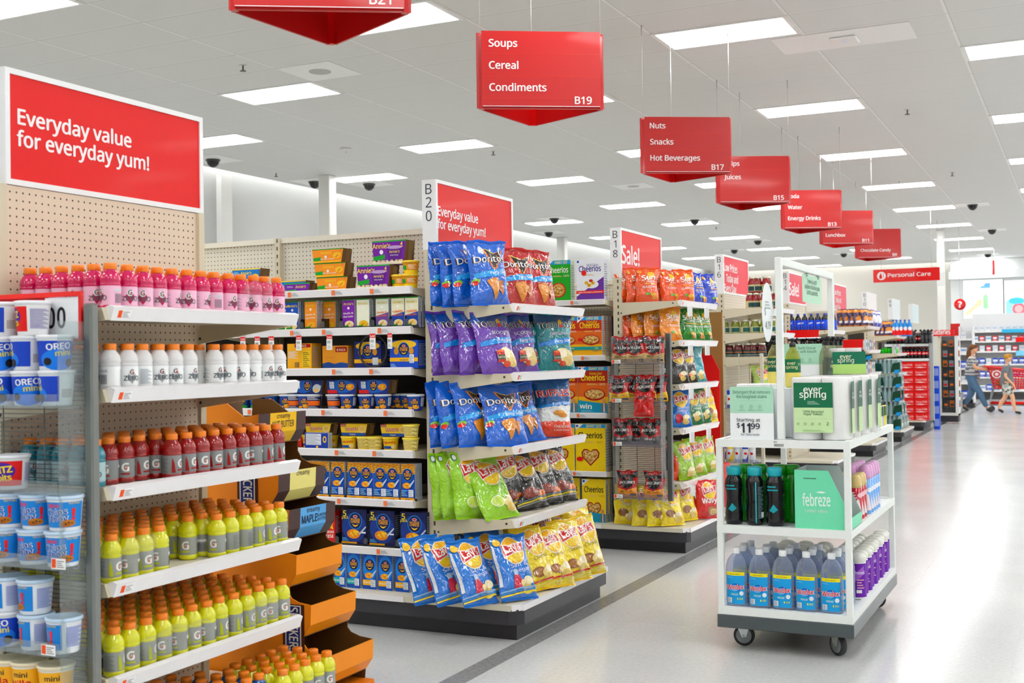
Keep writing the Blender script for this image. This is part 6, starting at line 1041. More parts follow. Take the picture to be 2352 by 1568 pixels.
jars(J_RED, Z3[0], (1724, 1738), yj+.1, 'red sauce jar at the back of the top jar shelf'); jars(J_RED, Z3[0], (1758, 1772, 1784), yj, 'red sauce jar at the front of the top jar shelf')
jars(J_RED, Z3[0], (1730, 1741, 1762), yj+.11, 'red sauce jar stacked on others', .151)
jars(J_GRN, Z3[1], (1665, 1690, 1712, 1735, 1756, 1773), yj, 'green relish jar'); jars(J_BRN, Z3[2], (1676, 1697, 1718, 1731, 1750), yj, 'brown sauce jar')
# wire side rack with cans
WY = gy(3)-.02; wx1 = xat(1746, WY, 1.2); wx0 = xat(1650, WY, 1.2); wr = thing('wing_rack', 'cream wire rack with energy drink cans in front of the jar shelves', 'rack', (wx0, WY, 0)); w = wx1-wx0; zt = py(1700, 812, WY).z; m = MB()
for q in range(70): m.tube([(0, 0, zt-.012-q*.0155), (w, 0, zt-.012-q*.0155)], .0022, 'c9c4ae', 4)
for q in range(3): m.tube([(w*q/2, .004, zt-1.1), (w*q/2, .004, zt)], .004, 'd6d1bd', 5)
m.build('wire_grid', 'paint', wr); MB().bbox(w, -.015, zt-1.1, w+.03, .015, zt, 'cfcab8', .004).build('post', 'paint', wr)
cans = [('1f3aa8', 'blue and silver'), ('d9dde2', 'silver'), ('1f3aa8', 'blue and silver'), ('f0cc1c', 'yellow'), ('c9d6e4', 'pale silver')]
CAN = {}
for c, _n in cans:
    if c in CAN: continue
    b = MB().lathe([(.022, 0), (.027, .006), (.027, .15), (.023, .16), (.022, .162)], c, 14).build('energy_drink_can', 'gloss'); tag(b, 'can', 'drink can'); l = MB(); art(l, [('p', [(.04, .03), (.09, .03), (.13, .12), (.05, .12)], 'e4e6ea'), ('e', .085, .08, .014, .012, 'c8202c')], S_cyl(.0272, .17), .01); CAN[c] = Proto(b, [l.build('label', 'gloss', b), MB().lathe([(.021, .1621), (.021, .1635)], 'c9ccd0', 14).build('lid', 'metal', b)])
for si, v in enumerate((937, 1002, 1062, 1120)):
    z = py(1700, v, WY-.1).z; s = MB().box(0, -.12, z-.004, w, -.003, z, 'e9ecf0').box(0, -.122, z-.004, w, -.12, z+.03, 'eef0f4').build('shelf', 'acrylic', wr); MB().box(.02, -.124, z, .09, -.1225, z+.028, 'f0f0f0').build('price_label', 'card', s)
    if si in (2, 3):
        for q in range(5): c, n_ = cans[(q+si) % 5]; CAN[c].put((wx0+.05+q*.068, WY-.06, z+.001), (0, 0, rb.uniform(-.4, .4)), '%s energy drink can, %s on the %s rack shelf behind the cart' % (n_, ORD[q+1], ('upper', 'lower')[si-2]), 'energy drink cans')
    elif si < 2: CAN['1f3aa8'].put((wx0+.12+.12*si, WY-.06, z+.001), (0, 0, 0), 'blue energy drink can alone on the %s wire shelf' % ('top', 'second')[si], 'energy drink cans')
# bags on the lower jar-end shelves, seen through the cart
bags([(T_T, 1752, 10.75, 'blue-green tortilla chip bag', 40), (T_T, 1780, 10.78, 'blue-green tortilla chip bag', 50)], .59, 'behind the cart on the jar end', 'bags behind the cart', tilt=6)
bags([(M_L, 1755, 10.75, 'light green bag', 40), (M_L, 1770, 10.8, 'light green bag', 40)], .99, 'behind the wire rack', 'bags behind the cart')
bags([(N_R, u, 13.5, 'orange snack bag', 40) for u in (1855, 1880, 1905, 1930, 1945)], .69, 'seen through the cart frame', 'bags seen through the cart')
# cola bottles
def soda(juice, cap, lab, h, r, name='cola_bottle', logo='f0f2f4', l0=.34, l1=.6):
    b = MB().lathe([(.003, 0), (r*.85, 0), (r, h*.04), (r, h*.28), (r*.92, h*.33), (r*.94, h*.55), (r, h*.62), (r*.9, h*.74), (r*.5, h*.87), (r*.36, h*.92), (r*.36, h*.94)], juice, 14).build(name, 'jelly'); tag(b, name, 'soda'); c = MB().lathe([(r*.42, h*.92), (r*.42, h), (.001, h)], cap, 12).build('cap', 'plastic', b)
    l = MB(); w = 2*PI*r; art(l, [('r', 0, h*l0, w, h*l1, lab), ('p', [(w*.4, h*.4), (w*.6, h*.44), (w*.6, h*.52), (w*.4, h*.48)], logo)], S_cyl(r*.98, w), .012); return Proto(b, [c, l.build('label', 'gloss', b)])
C_P = soda('1a1512', '1250c8', '1a52d8', .2, .036, logo='d8e2f4', l0=.1, l1=.64); C_K = soda('120a08', 'c8161c', 'd01a22', .2, .034); C_D = soda('120a08', '1a1a1a', '16161a', .2, .034, logo='c9ccd0')
yb = gy(4)+.17
for j in range(2):
    for k in range(8 if j == 0 else 5): C_P.put((-2.615-.074*k if j == 0 else -2.6, yb if j == 0 else yb+.1+.09*k, Z4[0]-.011), (0, 0, rb.uniform(-1, 1)), 'blue-capped cola bottle, %s %s' % (ORD[k+1], 'in the near file from the shelf lip' if j == 0 else 'along the shelf lip'), 'blue-capped cola bottles')
for k, (u0, u1, v0, v1, lab) in ((4, (1808, 1880, 757, 784, 'red header panel below the blue-capped cola bottles')), (5, (1932, 1982, 779, 808, 'red header panel past the second cart header post'))):
    y = gy(k)-.12; A = py(u0, v1, y); B = py(u1, v0, y); t = thing('rack_header', lab, 'sign', (A.x, y, A.z)); w, h = B.x-A.x, B.z-A.z
    MB().box(0, 0, 0, w, .012, h, 'd2181f').box(-.005, -.004, h-.02, w+.005, .016, h, 'd92a2a').build('panel', 'gloss', t); MB().box(w*.5-.02, .012, -.9, w*.5+.02, .1, h*.8, 'c9c4b4').build('bracket', 'paint', t)
S_Y = two(bag, 'snack_bag', .17, .24, .07, '3a2350', [('p', [(0, .19), (.17, .2), (.17, .24), (0, .24)], 'f0a01c'), ('e', .085, .11, .06, .04, 'd8902a'), ('p', [(.02, .05), (.15, .06), (.15, .09), (.02, .08)], 'e9e6ee'), ('r', .0, 0, .17, .02, 'f0a01c')], 'f0a01c', seeds=(111, 112)); S_W = two(bag, 'snack_bag', .17, .24, .07, '4a4aa8', [('e', .085, .12, .06, .06, 'e6e6f0'), ('p', [(0, .19), (.17, .2), (.17, .24), (0, .24)], 'e9e6ee')], 'e6e6ee', seeds=(113,))
bags([(S_Y, u, 16.25, 'orange and purple snack bag', 50) for u in (1935, 1948, 1961, 1974)]+[(S_Y, u, -2.62, 'orange-topped snack bag at the lip', 60) for u in (1988, 1998)]+[(S_W, u, -2.6, 'white and violet snack bag', 60) for u in (2008, 2016)], Z5[0]-.011, 'on the far snack shelf', 'far snack bags', tilt=6)
# assorted small goods on the far ends: real packs in rows
def pk(c, c2, w=.09, h=.15, d=.05, cat='pack'): return carton('pack', w, h, d, c, [('r', .01, h*.4, w-.01, h*.75, c2), ('bars', .015, h*.1, w-.015, h*.3, 3, 'e6e6e6', 0)], cat=cat)
PKS = [(pk('e8702a', 'f4e9d8'), 'orange'), (pk('d8dcdf', '3a6a8a'), 'grey'), (pk('c9d4c4', '2f6a4a'), 'sage'), (pk('1f4aa0', 'e9ecf2'), 'blue')]
nn = 0
for k, zs in ((5, Z5[1:]), (6, Z6[1:]), (4, Z4[1:])):
    for si, z in enumerate(zs):
        for q in range(5):
            P, c = PKS[(q+si+k) % 4]; P.put((-2.6, gy(k)+.2+.16*q, z-.011), (0, 0, PI/2), '%s pack, %s along the %s shelf of the far end %s' % (c, ORD[q+1], ('second', 'third', 'fourth')[si], ('behind the cart', 'past the cart', 'with water packs')[k-4]), 'packs on the far ends')
# two-litre style bottles in blue and red above the water packs
b = MB().lathe([(.003, 0), (.04, 0), (.042, .01), (.042, .15), (.03, .2), (.014, .225), (.014, .24)], '3a8ad0', 14).build('detergent_bottle', 'gloss'); tag(b, 'bottle', 'bottle'); l = MB(); art(l, [('p', [(.05, .02), (.2, .02), (.2, .08), (.05, .13)], 'd8282c'), ('e', .13, .12, .03, .03, 'f0f0f2')], S_cyl(.0422, .264), .012); BR_ = Proto(b, [l.build('label', 'gloss', b), MB().lathe([(.016, .235), (.016, .26), (.001, .26)], '2a6ac0', 12).build('cap', 'plastic', b)])
for q, u in enumerate((2052, 2060, 2069, 2079, 2089)): BR_.put((xat(u, gy(6)+.4, Z6[0]), gy(6)+.4, Z6[0]-.011), (0, 0, .4), 'blue and red bottle, %s in the row above the soda' % ORD[q+1], 'blue and red bottles')
for q, u in enumerate((2021, 2031, 2041)): S_Y[0].put((xat(u, gy(6)+.35, Z6[0]), gy(6)+.35, Z6[0]-.01), (0, 0, .6), 'tan snack bag beside the blue and red bottles, %s of three' % ORD[q+1], 'tan snack bags')
gp = MB()
for q in range(5): gp.ball((.05*q-.1, 0, .045+.012*(q % 2)), (.032, .03, .045), '3ee01a', 10, 8)
gp = gp.build('green_toy_pack', 'gloss'); tag(gp, 'bright lime green bumpy pack hanging before the cola shelves', 'pack'); gp.location = (xat(2042, gy(6)+.3, 1.5), gy(6)+.3, Z6[1]-.01); 
# ---- stacked water packs
def waterp():
    r = MB(); n = 0
    for i in range(6):
        for j in range(4): r.lathe([(.002, 0), (.03, 0), (.032, .01), (.03, .05), (.032, .1), (.032, .13), (.014, .19), (.014, .2)], 'dce9e9', 10, False, M=Matrix.Translation((-.16+.064*i, .033+.064*j, 0)))
    b = r.build('water_pack', 'milky'); tag(b, 'pack', 'water pack'); c = MB()
    for i in range(6):
        for j in range(4): c.lathe([(.015, .195), (.015, .21), (.001, .21)], 'e9efee', 8, False, M=Matrix.Translation((-.16+.064*i, .033+.064*j, 0)))
    f = MB().bbox(-.195, -.002, -.001, .195, .262, .205, 'dfe9ea', .02); l = MB()
    art(l, [('p', [(.0, .03), (.14, .03), (.12, .15), (.02, .16)], '1c3f3c'), ('p', [(.26, .02), (.39, .02), (.39, .17), (.28, .15)], '14402f'), ('p', [(.3, .0), (.37, .0), (.39, .06), (.31, .05)], '4a9ad8')], S_front(-.003, -.195)); art(l, [('p', [(.02, .02), (.24, .03), (.22, .15), (.03, .17)], '1d4a3c'), ('r', .09, .06, .17, .1, 'd8e6e0')], S_right(.1965))
    return Proto(b, [c.build('bottle_caps', 'plastic', b), f.build('wrapper', 'film', b), l.build('printed_film', 'gloss', b)])
WPK = waterp()
def wstack(u, x, z0, n, lab, yy):
    for q in range(n): WPK.put((x+.015*(q % 2), yy, z0+.216*q), (0, 0, .05*(q % 3-1)), 'clear-wrapped water pack, %s up in the %s' % (ORD[q+1], lab), 'stacked water packs')
wstack(0, -2.72, .179, 5, 'front stack', gy(6)+.06); wstack(0, -2.72, .179, 3, 'second stack', gy(6)+.36); wstack(0, -2.72, .179, 1, 'lone stack toward the aisle', gy(6)+.66); wstack(0, -3.14, .179, 6, 'stack against the shelf run', gy(6)+.0)
# ---- soda end: two shelves of bottles over stacked red cases
yk = gy(7); se = thing('soda_rack', 'dark framed soda rack with two bottle shelves over red cases', 'shelf unit', (-3.0, yk, 0)); zs = (1.5, 1.245)
xL, xR = xat(2028, yk, 1.4)+3.0, xat(2136, yk, 1.4)+3.0
for x in (xL, xR): MB().bbox(x-.02, .02, .179, x+.05, .07, 1.66, 'c6cbcc' if x > 0 else '8d8f8f', .005).build('upright', 'metal', se)
for z in zs: s = MB().box(xL+.03, .0, z-.03, xR-.02, .4, z, 'c9cccb').build('shelf', 'paint', se); MB().box(xL+.03, -.012, z-.04, xR-.02, 0, z+.004, 'e9ecec').build('price_rail', 'gloss', s)
MB().box(xL, .42, .179, xR, .44, 1.7, '4a4a4c').build('back_panel', 'paint', se)
for si, z in enumerate(zs):
    for q in range(11):
        P = C_K if (q > 2 or si == 0) else C_D; P.put((-3.0+xL+.09+q*(xR-xL-.14)/10, yk+.06, z+.001), (0, 0, rb.uniform(-.5, .5)), '%s cola bottle, %s on the %s shelf over the red cases' % ('red-label' if P is C_K else 'black-label', ORD[q+1], ('upper', 'lower')[si]), 'cola bottles above the cases')
for q in range(8): C_K.put((-3.0+xL+.1+q*.09, yk+.2, zs[0]+.205), (0, 0, 0), 'cola bottle on top of the rack, %s in the uppermost row' % ORD[q+1], 'cola bottles above the cases') if 0 else None
cs = MB().bbox(-.13, 0, 0, .13, .4, .125, 'd8221f', .004); art(cs, [('t', 'Coca-Cola', 0, .05, .05, 'f0d8d8', 'c', .2, .04), ('p', [(-.12, .02), (-.02, .035), (.08, .02), (.12, .03), (.0, .012)], 'f0dada'), ('r', -.13, .118, .13, .12, 'b01818')], S_front(0)); art(cs, [('t', 'Coca-Cola', .2, .05, .05, 'f0d8d8', 'c', .26, .04)], S_right(.13)); CS = Proto(tag(cs.build('soda_case', 'card'), 'case', 'soda case'), [])
cw = (xR-xL-.09)/3
for i in range(3):
    for q in range(8): CS.put((-3.0+xL+.05+cw*(i+.5), yk+.0, .1785+.1275*q), (0, 0, 0), 'red soda case, %s up in the %s column from the aisle' % (ORD[q+1], ('third', 'second', 'first')[i]), 'red soda cases', (cw/.262, 1, 1))
bk = MB().bbox(-.05, 0, 0, .05, .12, .22, '2a5ad8', .004); art(bk, [('r', -.04, .05, .04, .18, '9ab0ec')], S_front(0)); BK = Proto(tag(bk.build('blue_soda_case', 'card'), 'case', 'soda case'), [])
for q in range(5): BK.put((xat(2150, yk+.5, .9), yk+.5, .001+.222*q), (0, 0, 0), 'blue case, %s up beside the red soda cases' % ORD[q+1], 'blue soda cases')
for q in range(6):
    p = thing('hanging_toy', 'black round-eared novelty cup hung above the soda rack, %s of six' % ORD[q+1], 'novelty', (xat((2082, 2091, 2099, 2119, 2128, 2136)[q], yk-.05, 1.6), yk-.05, 1.68), 0, 'black novelty cups'); MB().ball((0, 0, 0), (.035, .035, .045), '17181a', 10, 8).build('body', 'gloss', p); MB().ball((-.03, 0, .05), .022, '17181a', 8, 6).build('ear', 'gloss', p); MB().ball((.03, 0, .05), .022, '17181a', 8, 6).build('ear', 'gloss', p); MB().lathe([(.03, -.16), (.03, -.02)], '303236', 10).build('stem', 'plastic', p)
# ---- batteries rack
y8 = gy(8)-.47; A = py(2133, 772, y8); B = py(2191, 757, y8); bt = thing('batteries_rack', 'slim rack of carded goods under a red Batteries sign', 'rack', (A.x, y8, 0)); w = B.x-A.x
MB().box(0, 0, A.z, w, .03, B.z, 'd8262c').build('header', 'gloss', bt); m = MB(); art(m, [('t', 'Batteries', w/2, A.z+.03, .13, 'f4ecec', 'c', w*.7, 0, .03)], S_front(-.0006)); m.build('lettering', 'card', bt)
MB().box(w*.35, .05, .2, w*.45, .4, A.z, 'd9d5c2').box(w, .05, .2, w+.06, .4, A.z, 'e2e4e3').build('upright', 'paint', bt); MB().box(w*.45, .25, .2, w, .27, A.z, '6d7072').build('back_panel', 'paint', bt); MB().box(w*.35, 0, .03, w+.05, .4, .18, '2a2a2d').box(w*.35, -.02, .15, w+.05, .42, .2, 'd9d9d4').build('base', 'paint', bt)
for q in range(7): s = MB().box(w*.45, .02, .3+q*.19, w, .25, .31+q*.19, 'dfe2e3').build('shelf', 'acrylic', bt)
BC = [Proto(tag(carton('battery_pack', .08, .12, .03, c, [('r', .01, .02, .07, .06, d)]).root, 'pack', 'batteries'), []) for c, d in (('3a3a3c', 'e07a2a'), ('b86a2a', '2a2a2c'), ('8a8f94', 'c83a3a'))]
for q in range(7):
    for i in range(3): BC[(q+i) % 3].put((A.x+w*.45+.07+i*.11, y8+.12, .311+q*.19), (0, 0, 0), 'carded battery pack, %s across on the %s rack shelf from the floor' % (ORD[i+1], ORD[q+1]), 'battery packs')
# ---------------------------------------------------------------- far end of the store
struct(MB().box(-5.2, YF+2.4, 0, -2.5, YF+2.6, CEIL, 'a3a5a8').box(-5.3, YF+.2, 0, -5.15, YF+2.5, CEIL, 'b3b4b6').build('wall_recess', 'matte'))
struct(MB().box(-3.75, YF-1.2, 0, XR, YF-1.0, CEIL-.02, 'eceeee').box(-3.8, YF-1.35, 3.62, XR, YF-1.2, 3.86, 'f4f6f6').build('wall_far_right', 'matte'))
def poster(u0, u1, v0, v1, lab, shapes):
    y = YF-1.24; A = py(u0, v1, y); B = py(u1, v0, y); w, h = B.x-A.x, B.z-A.z; t = thing('backlit_poster', lab, 'poster', (A.x, y, A.z))
    MB().box(-.03, 0, -.03, w+.03, .03, h+.03, 'dfe2e2').build('frame', 'paint', t); m = MB().box(0, -.004, 0, w, 0, h, 'f3f7f6'); art(m, shapes(w, h), S_front(-.0045), 0, .001, .001); m.build('lit_panel', 'lit_sign', t)
poster(2214, 2303, 641, 738, 'backlit poster of a hand holding a green spray bottle', lambda w, h: [('p', [(w*.5, h*.3), (w*.62, h*.3), (w*.62, h*.6), (w*.57, h*.66), (w*.5, h*.6)], '9fd0a4'), ('p', [(w*.44, h*.84), (w*.52, h*.86), (w*.56, h*.92), (w*.68, h*.92), (w*.68, h*.8), (w*.44, h*.8)], '7aa8e8'), ('p', [(w*.02, h*.2), (w*.3, h*.42), (w*.36, h*.52), (w*.44, h*.54), (w*.5, h*.48), (w*.46, h*.38), (w*.3, h*.3), (w*.08, h*.12)], 'eac9ae'), ('e', w*.82, h*.4, w*.12, h*.25, 'e4f2e4')])
poster(2308, 2400, 641, 738, 'backlit white and blue poster with a red disc', lambda w, h: [('r', w*.04, h*.1, w*.9, h*.5, '9fd4ee'), ('e', w*.35, h*.3, w*.16, h*.15, 'e87a84'), ('e', w*.35, h*.3, w*.1, h*.09, 'f2b0b2'), ('e', w*.3, h*.5, w*.2, h*.08, '63b8e4'), ('p', [(w*.3, h*.7), (w*.6, h*.8), (w*.58, h*.86), (w*.3, h*.76)], 'f0d8c4')])
fs = thing('flag_sign', 'small red and white blade sign hung before the backlit poster', 'sign', (xat(2284, 36, 3.8), 36, 3.5)); MB().box(-.06, 0, 0, 0, .02, .42, 'c01a2c').box(0, .005, .03, .13, .015, .4, 'e9eaea').build('panel', 'gloss', fs); MB().tube([(0, .01, .4), (0, .01, CEIL-3.5)], .006, 'd6d6d6', 5).build('rod', 'metal', fs)
# Personal Care board and its white companion
def board(u0, u1, v0, v1, y, lab, col, txt):
    A = py(u0, v1, y); B = py(u1, v0, y); w, h = B.x-A.x, B.z-A.z; t = thing('hanging_sign', lab, 'sign', (A.x, y, A.z)); MB().box(0, 0, 0, w, .06, h, col).build('panel', 'gloss', t)
    if txt:
        m = MB(); art(m, [('e', h*.62, h*.5, h*.33, h*.33, 'f2eaea'), ('p', [(h*.46, h*.28), (h*.66, h*.28), (h*.66, h*.52), (h*.6, h*.6), (h*.6, h*.7), (h*.52, h*.7), (h*.52, h*.6), (h*.46, h*.52)], 'd4252a'), ('r', h*.74, h*.3, h*.78, h*.7, 'd4252a'), ('t', txt, h*1.1, h*.38, h*.42, 'f4ecec', 'l', w-h*1.75, 0, .025)], S_front(-.001)); m.build('lettering', 'card', t)
    for a in (.12, .88): MB().tube([(w*a, .03, h), (w*a, .03, CEIL-A.z)], .004, 'd9d9d7', 5).build('wire', 'metal', t)
board(2006, 2158, 613, 649, 24.6, 'wide red hanging sign reading Personal Care', 'd92c26', 'Personal Care'); board(2152, 2169, 625, 656, 27.5, 'small white hanging sign half behind the Personal Care board', 'eef1f0', '')
q = py(2205, 699, 29.2); ds = thing('round_sign', 'round red sign with a white question mark beside the column', 'sign', tuple(q)); MB().lathe([(.0, -.02), (.125, -.02), (.13, -.015), (.13, .015), (.0, .02)], 'd01f38', 28, M=Matrix.Rotation(PI/2, 4, 'X')).build('disc', 'gloss', ds); m = MB(); art(m, [('t', '?', 0, -.068, .19, 'f6f0f1', 'c', 0, 0, .05)], S_front(-.022)); m.build('lettering', 'card', ds); MB().tube([(0, 0, .12), (0, 0, CEIL-q.z)], .004, 'd4d4d4', 5).build('rod', 'metal', ds)
# far shelf ends and the wall of shelves behind the shoppers
A = py(2184, 800, 31.0); B = py(2229, 742, 31.0); t = thing('shelf_display', 'plain red end panel of a far shelf run', 'panel', (A.x, 31.0, 0)); MB().box(0, 0, .2, B.x-A.x, .06, B.z, 'c01622').build('panel', 'gloss', t); MB().box(.02, .06, 0, B.x-A.x-.02, .7, .2, '3a3a3c').build('base', 'paint', t)
PK2 = [pk('e9ebee', 'c6cdd8', .13, .16, .1), pk('1c48b8', 'e6ecf8', .14, .17, .1), pk('d84a5a', 'f4e6e8', .12, .15, .1), pk('3a8fd0', 'e9f2f8', .12, .16, .1), pk('f2f2f0', '8fb0d8', .14, .14, .1)]
PN = ('white', 'royal blue', 'coral', 'light blue', 'white and blue')
def shelf_wall(name, lab, x0, x1, y, zs, pick, depth=.4, where=''):
    t = thing(name, lab, 'shelf unit', (x0, y, 0)); w = x1-x0
    MB().box(0, depth, .1, w, depth+.03, zs[-1]+.5, 'e8e9ea').build('back_panel', 'paint', t); MB().box(0, .03, 0, w, depth, .12, '39393b').build('base', 'paint', t)
    for x in (0, w-.03): MB().box(x, 0, .12, x+.03, depth, zs[-1]+.3, 'e4e5e6').build('side', 'paint', t)
    for i, z in enumerate(zs):
        s = MB().box(.03, 0, z-.03, w-.03, depth, z, 'eceded').build('shelf', 'paint', t); MB().box(.03, -.012, z-.035, w-.03, 0, z+.004, 'f4f4f4').build('price_rail', 'gloss', s); x = .1; c = 0
        while x < w-.12:
            P = pick(i, c); PK2[P].put((x0+x, y+.06, z+.001), (0, 0, 0), '%s pack, %s along the %s shelf %s' % (PN[P], ORD[c+1], ORD[i+1], where), 'packs '+where); x += .17; c += 1
    return t
shelf_wall('wall_shelving', 'white wall shelving with household goods behind the shoppers', xat(2232, 35.5, 1.2), xat(2352, 35.5, 1.2)+.5, 35.5, (.25, .62, .98, 1.34, 1.62, 1.9), lambda i, c: ((3, 4, 1)[c % 3], 1, (1, 1, 0)[c % 3], (2, 0)[c % 2], (4, 2)[c % 2], 0)[i], where='of the wall shelving')
shelf_wall('end_shelving', 'white and blue stocked shelf end behind the woman', xat(2203, 30.2, 1.2), xat(2226, 30.2, 1.2)+.1, 30.2, (.25, .6, .95, 1.3, 1.65), lambda i, c: (1, 0, 1, 4, 0)[i], where='of the end behind the woman')
A = py(2301, 764, 35.44); MB_ = thing('shelf_banner', 'light blue banner strip over the far wall shelving', 'sign', tuple(A)); MB().box(0, 0, 0, 1.6, .02, .1, '5ab4dc').build('strip', 'card', MB_)
A = py(2333, 785, 35.4); t = thing('shelf_banner', 'short red sign on the far wall shelving', 'sign', tuple(A)); MB().box(0, 0, 0, .9, .02, .13, 'dc3a3c').build('strip', 'card', t); A = py(2333, 805, 35.4); t = thing('shelf_banner', 'short pale blue sign under the red one on the far shelving', 'sign', (A.x, 35.4, A.z-.14)); MB().box(0, 0, 0, .9, .02, .14, '8fd0ec').build('strip', 'card', t)
bp_ = thing('bin_post', 'low grey panelled bin beside the far shelf end', 'bin', (xat(2199, 28.2, .2), 28.2, 0)); MB().bbox(-.09, 0, 0, .1, .3, .4, 'c6c9ca', .01).build('body', 'metal', bp_); MB().bbox(-.1, -.01, .4, .11, .31, .43, '9fa4a6', .005).build('lid', 'metal', bp_)
# ---------------------------------------------------------------- shoppers
def skin(verts, edges, rad, lev=2):
    me = bpy.data.meshes.new('s'); me.from_pydata(verts, edges, []); ob = bpy.data.objects.new('s', me); COL.objects.link(ob)
    ob.modifiers.new('k', 'SKIN'); sv = me.skin_vertices[0].data
    for v, r in zip(sv, rad): v.radius = r if isinstance(r, tuple) else (r, r)
    sv[0].use_root = True; ss = ob.modifiers.new('u', 'SUBSURF'); ss.levels = lev; ss.render_levels = lev
    dg = bpy.context.evaluated_depsgraph_get(); dg.update(); ev = ob.evaluated_get(dg); m = ev.to_mesh()
    o = [v.co.copy() for v in m.vertices], [tuple(p.vertices) for p in m.polygons]; ev.to_mesh_clear(); bpy.data.objects.remove(ob); bpy.data.meshes.remove(me); return o
def chain(V, E, Rr, a, pts):
    for p, r in pts: V.append(p); Rr.append(r); E.append((a, len(V)-1)); a = len(V)-1
    return a
def hand(V, E, Rr, w, d, side, k):
    """five separate fingers from the end of the palm, thumb from its side; d is the direction the hand points"""
    d = Vector(d).normalized(); s = Vector((0, side, 0)); n = d.cross(s).normalized(); P = Vector(V[w]); palm = P+d*.055*k
    pa = chain(V, E, Rr, w, [(tuple(palm), .02*k)])
    for i, L in enumerate((.062, .07, .066, .052)):
        b = palm+d*.012*k+s*(.012-.009*i)*k*1.6; chain(V, E, Rr, pa, [(tuple(b), .0085*k), (tuple(b+d*L*.5*k-n*.008*k), .008*k), (tuple(b+d*L*.85*k-n*.03*k), .007*k)])
    b = P+d*.02*k+s*.02*k; chain(V, E, Rr, w, [(tuple(b), .011*k), (tuple(b+d*.03*k+s*.018*k-n*.012*k), .009*k), (tuple(b+d*.052*k+s*.016*k-n*.02*k), .008*k)])
def person(label, loc, H, arms, legs, skinc, hairc, long_hair, shirt, lower, shorts, shoe, rz=0, build=1.):
    t = thing('person', label, 'person', loc, rz); b = build; k = H*1.03
    V = [(0, 0, .53*H)]; Rr = [(.075*H*b, .095*H*b)]; E = []
    ch = chain(V, E, Rr, 0, [((.005*H, 0, .61*H), (.064*H*b, .082*H*b)), ((.01*H, 0, .7*H), (.068*H*b, .088*H*b)), ((.012*H, 0, .78*H), (.062*H*b, .085*H*b))])
    nk = chain(V, E, Rr, ch, [((.012*H, 0, .835*H), .034*H), ((.02*H, 0, .872*H), .03*H), ((.032*H, 0, .905*H), (.05*H, .044*H)), ((.034*H, 0, .945*H), (.06*H, .05*H)), ((.026*H, 0, .98*H), (.042*H, .036*H))])
    chain(V, E, Rr, nk-2, [((.078*H, 0, .9*H), .018*H)])       # jaw
    for s, (sh, el, wr, hd) in zip((-1, 1), arms):
        c = chain(V, E, Rr, ch, [((.01*H, s*.1*H*b, .805*H), .036*H), ((el[0]*H, s*el[1]*H, el[2]*H), .026*H), ((wr[0]*H, s*wr[1]*H, wr[2]*H), .018*H)]); hand(V, E, Rr, c, hd, -s, k)
    for s, (kn, an, toe) in zip((-1, 1), legs):
        chain(V, E, Rr, 0, [((.0, s*.048*H, .47*H), .058*H*b), ((kn[0]*H, s*kn[1]*H, kn[2]*H), .038*H), (((kn[0]*.5+an[0]*.5-.012)*H, s*.047*H, (kn[2]*.55+an[2]*.45)*H), .036*H), ((an[0]*H, s*an[1]*H, an[2]*H), .022*H), ((toe[0]*H, s*toe[1]*H, toe[2]*H), .018*H)])
    vs, fs_ = skin(V, E, Rr); body = MB().add(vs, fs_, skinc, True); F = Vector((.034*H, 0, .94*H))
    body.ball((F.x+.056*H, 0, F.z-.012*H), (.014*H, .009*H, .014*H), skinc, 8, 6)
    for s in (-1, 1): body.ball((F.x-.002*H, s*.048*H, F.z-.012*H), (.014*H, .007*H, .018*H), skinc, 8, 6)
    body.build('body', 'skin', t)
    for s in (-1, 1): MB().ball((F.x+.049*H, s*.019*H, F.z+.004*H), (.007*H, .009*H, .006*H), 'f0eeec', 8, 6).ball((F.x+.054*H, s*.019*H, F.z+.004*H), (.004*H, .005*H, .005*H), '2a2018', 8, 6).build('eye', 'skin', t)
    MB().ball((F.x+.05*H, 0, F.z-.036*H), (.006*H, .018*H, .005*H), 'a8574e', 8, 6).build('mouth', 'skin', t)
    h = MB().ball((F.x-.012*H, 0, F.z+.014*H), (.063*H, .058*H, .054*H), hairc, 16, 10, .12, 1).ball((F.x+.022*H, 0, F.z+.046*H), (.042*H, .045*H, .02*H), hairc, 12, 8)
    if long_hair:
        hv, hf = skin([(F.x-.05*H, 0, F.z+.01*H), (F.x-.068*H, 0, F.z-.06*H), (F.x-.07*H, 0, F.z-.13*H), (F.x-.062*H, 0, F.z-.19*H)], [(0, 1), (1, 2), (2, 3)], [.04*H, .042*H, .038*H, .02*H]); h.add(hv, hf, hairc, True)
    h.build('hair', 'cloth', t)
    V2, E2, R2 = [(.004*H, 0, .44*H)], [], [(.094*H*b, .118*H*b)]
    c2 = chain(V2, E2, R2, 0, [((.005*H, 0, .53*H), (.09*H*b, .115*H*b)), ((.005*H, 0, .62*H), (.083*H*b, .104*H*b)), ((.01*H, 0, .7*H), (.082*H*b, .104*H*b)), ((.012*H, 0, .785*H), (.072*H*b, .098*H*b))]); chain(V2, E2, R2, c2, [((.013*H, 0, .838*H), .042*H)])
    for s, (sh, el, wr, hd) in zip((-1, 1), arms):
        f = .75; chain(V2, E2, R2, c2, [((.01*H, s*.102*H*b, .806*H), .047*H), (((.01+(el[0]-.01)*f)*H, s*(.1*b+(el[1]-.1*b)*f)*H, (.805+(el[2]-.805)*f)*H), .042*H)])
    vs, fs_ = skin(V2, E2, R2); sm = MB()
    for f in fs_:
        z = sum(vs[i].z for i in f)/len(f); sm.f.append(list(f)); sm.c.append(lin(shirt[int(z/.035) % len(shirt)])); sm.sm.append(True)
    sm.v = vs; sm.build('shirt', 'cloth', t)
